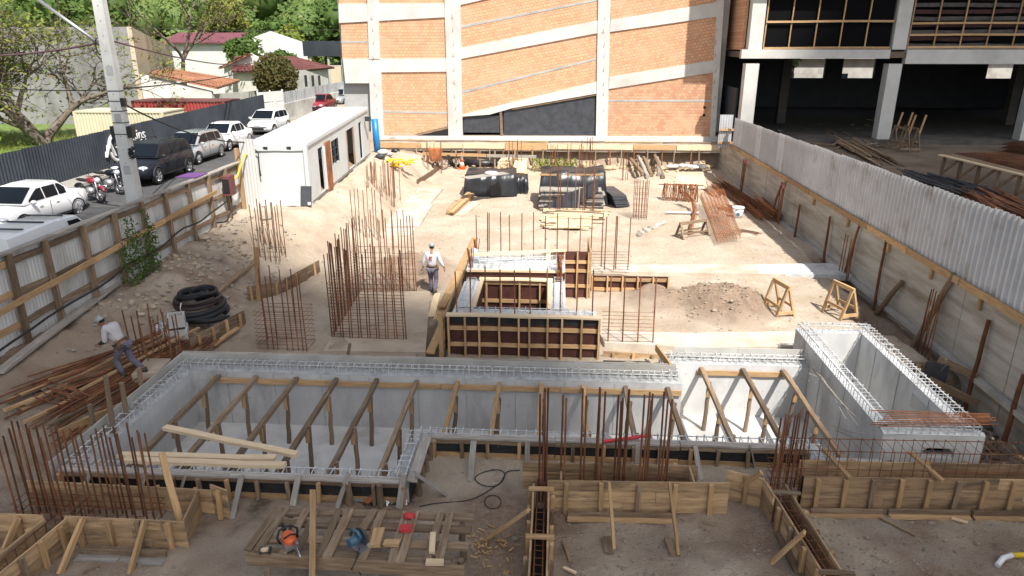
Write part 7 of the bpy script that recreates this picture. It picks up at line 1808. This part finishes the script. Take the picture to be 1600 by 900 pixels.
# round russet bush
p = PY(430, 120, 58); bs = thing('round_bush', 'round dense bush with russet and green leaves beside the maroon roof', 'bush', (p.x, 58, RZ-.1)); m = MB(); m2 = MB(); q2 = random.Random(4)
rad = 1.75; cc = Vector((p.x, 58, p.z))
for i in range(2600):
    d = Vector((q2.gauss(0,1), q2.gauss(0,1), q2.gauss(0,1))).normalized(); rr = rad*(1+.16*mnoise.noise(d*2.5))*q2.uniform(.72,1.02); c = cc+d*rr
    a_ = Vector((q2.uniform(-1,1), q2.uniform(-1,1), q2.uniform(-1,1))).normalized(); b_ = a_.orthogonal().normalized(); s = .16*q2.uniform(.6,1.3); m.add([c-a_*s, c-b_*s*.45, c+a_*s, c+b_*s*.45], [(0,1,2,3)])
m.ball(cc, rad*.66, 12, 9); m.build('crown', LR, bs); m2.tube([(p.x,58,RZ-.15), (p.x+.1,58,p.z-.3)], .14, 7); m2.build('trunk', M['bark'], bs)
def leafy(name, label, c, rx, ry, rz, n_, s, lm, seed, core=.7, group=None, zb=RZ-.1):
    t_ = thing(name, label, 'tree', (c[0], c[1], zb), group); q2 = random.Random(seed); m = MB(); c = Vector(c)
    lobes = [(c+Vector((q2.uniform(-.5,.5)*rx, q2.uniform(-.5,.5)*ry, q2.uniform(-.45,.5)*rz)), q2.uniform(.38,.6)) for _ in range(9)]
    for i in range(n_):
        lc, f = q2.choice(lobes); d = Vector((q2.gauss(0,1), q2.gauss(0,1), q2.gauss(0,1))).normalized(); pt = lc + Vector((d.x*rx, d.y*ry, d.z*rz))*f*q2.uniform(.75,1.05)
        a_ = Vector((q2.uniform(-1,1), q2.uniform(-1,1), q2.uniform(-.7,.7))).normalized(); b_ = a_.orthogonal().normalized(); ss = s*q2.uniform(.6,1.3)
        m.add([pt-a_*ss, pt-b_*ss*.5, pt+a_*ss, pt+b_*ss*.5], [(0,1,2,3)])
    for lc, f in lobes: m.ball(lc, (rx*f*core, ry*f*core, rz*f*core), 8, 6)
    m.build('crown', lm, t_); MB().tube([(c.x, c.y, zb-.2), (c.x+.1, c.y, c.z-.2*rz), (c.x, c.y, c.z)], [.25,.2,.1], 7).build('trunk', M['bark'], t_)
for i, (px, py, Y, r, lm, lab) in enumerate(((372,82,74,2.2,LG,'dark green round tree in front of the purple roofed house'), (458,76,92,3.0,LY,'light green tree above the maroon roof'), (505,45,95,5.0,LG,'tall dark green tree left of the brick building top'), (150,30,80,4.5,LG,'dark tree behind the warehouse roof left of pole'), (60,20,80,5.5,LG,'dark tree behind the warehouse at upper left'), (425,60,96,3.2,LG,'green tree behind the white gable'), (445,95,80,1.6,LG,'small dark tree between the roofs'), (345,40,100,4.0,LY,'light green tree at the hill foot above purple roof'))):
    p = PY(px, py, Y); leafy('leafy_tree', lab, (p.x, Y, p.z), r, r, r*.95, 1700, .2*r**.4, lm, 50+i, group='trees below the hill')
p = PY(1238, 98, 80); leafy('courtyard_tree', 'small dark tree seen through the left opening of concrete frame building', (p.x, 80, p.z+.6), 2.2, 2.2, 1.6, 1200, .2, LG, 80)
# wooded hillside, one mass
m = MB(); q2 = random.Random(9); core = MB()
for i in range(820):
    y = q2.uniform(96, 235); x = q2.uniform(-.95*y-8, -.16*y+14); z = hz(x, y); r = q2.uniform(2.2, 4.6)*(1+.003*(y-96)); c = Vector((x, y, z+r*.55)); k = q2.uniform(0, 99)
    core.ball(c, (r*.86, r*.86, r*.8), 9, 6, f=lambda v: 1+.25*mnoise.noise(v*1.8+Vector((k,0,0))))
    for j in range(150):
        d = Vector((q2.gauss(0,1), q2.gauss(0,1)-.5, abs(q2.gauss(0,1)))).normalized(); pt = c+d*r*(1+.25*mnoise.noise(d*1.8+Vector((k,0,0))))*q2.uniform(.85,1.08)
        a_ = Vector((q2.uniform(-1,1), q2.uniform(-1,1), q2.uniform(-.7,.7))).normalized(); b_ = a_.orthogonal().normalized(); s = .42*q2.uniform(.5,1.4)
        m.add([pt-a_*s, pt-b_*s*.6, pt+a_*s, pt+b_*s*.6], [(0,1,2,3)])
b0 = len(m.v); m.v += core.v; m.f += [tuple(i_+b0 for i_ in f) for f in core.f]; m.sm += core.sm
tag(stuff(m.build('hillside_forest', LH)), 'dense green forest covering the hillside at the top left', 'forest')
# grass tufts on the field by the dark fence
m = MB()
for i in range(7000):
    x, y = U(-40,-21.3), U(24, 46); z = RZ-.1; h = U(.12,.4); a_ = U(0,6.28); w_ = .03
    m.add([(x-w_*math.cos(a_), y-w_*math.sin(a_), z), (x+w_*math.cos(a_), y+w_*math.sin(a_), z), (x+U(-.12,.12), y+U(-.12,.12), z+h)], [(0,1,2)])
tag(stuff(m.build('grass_blades', LY)), 'tall grass in the field behind the dark fence', 'grass')
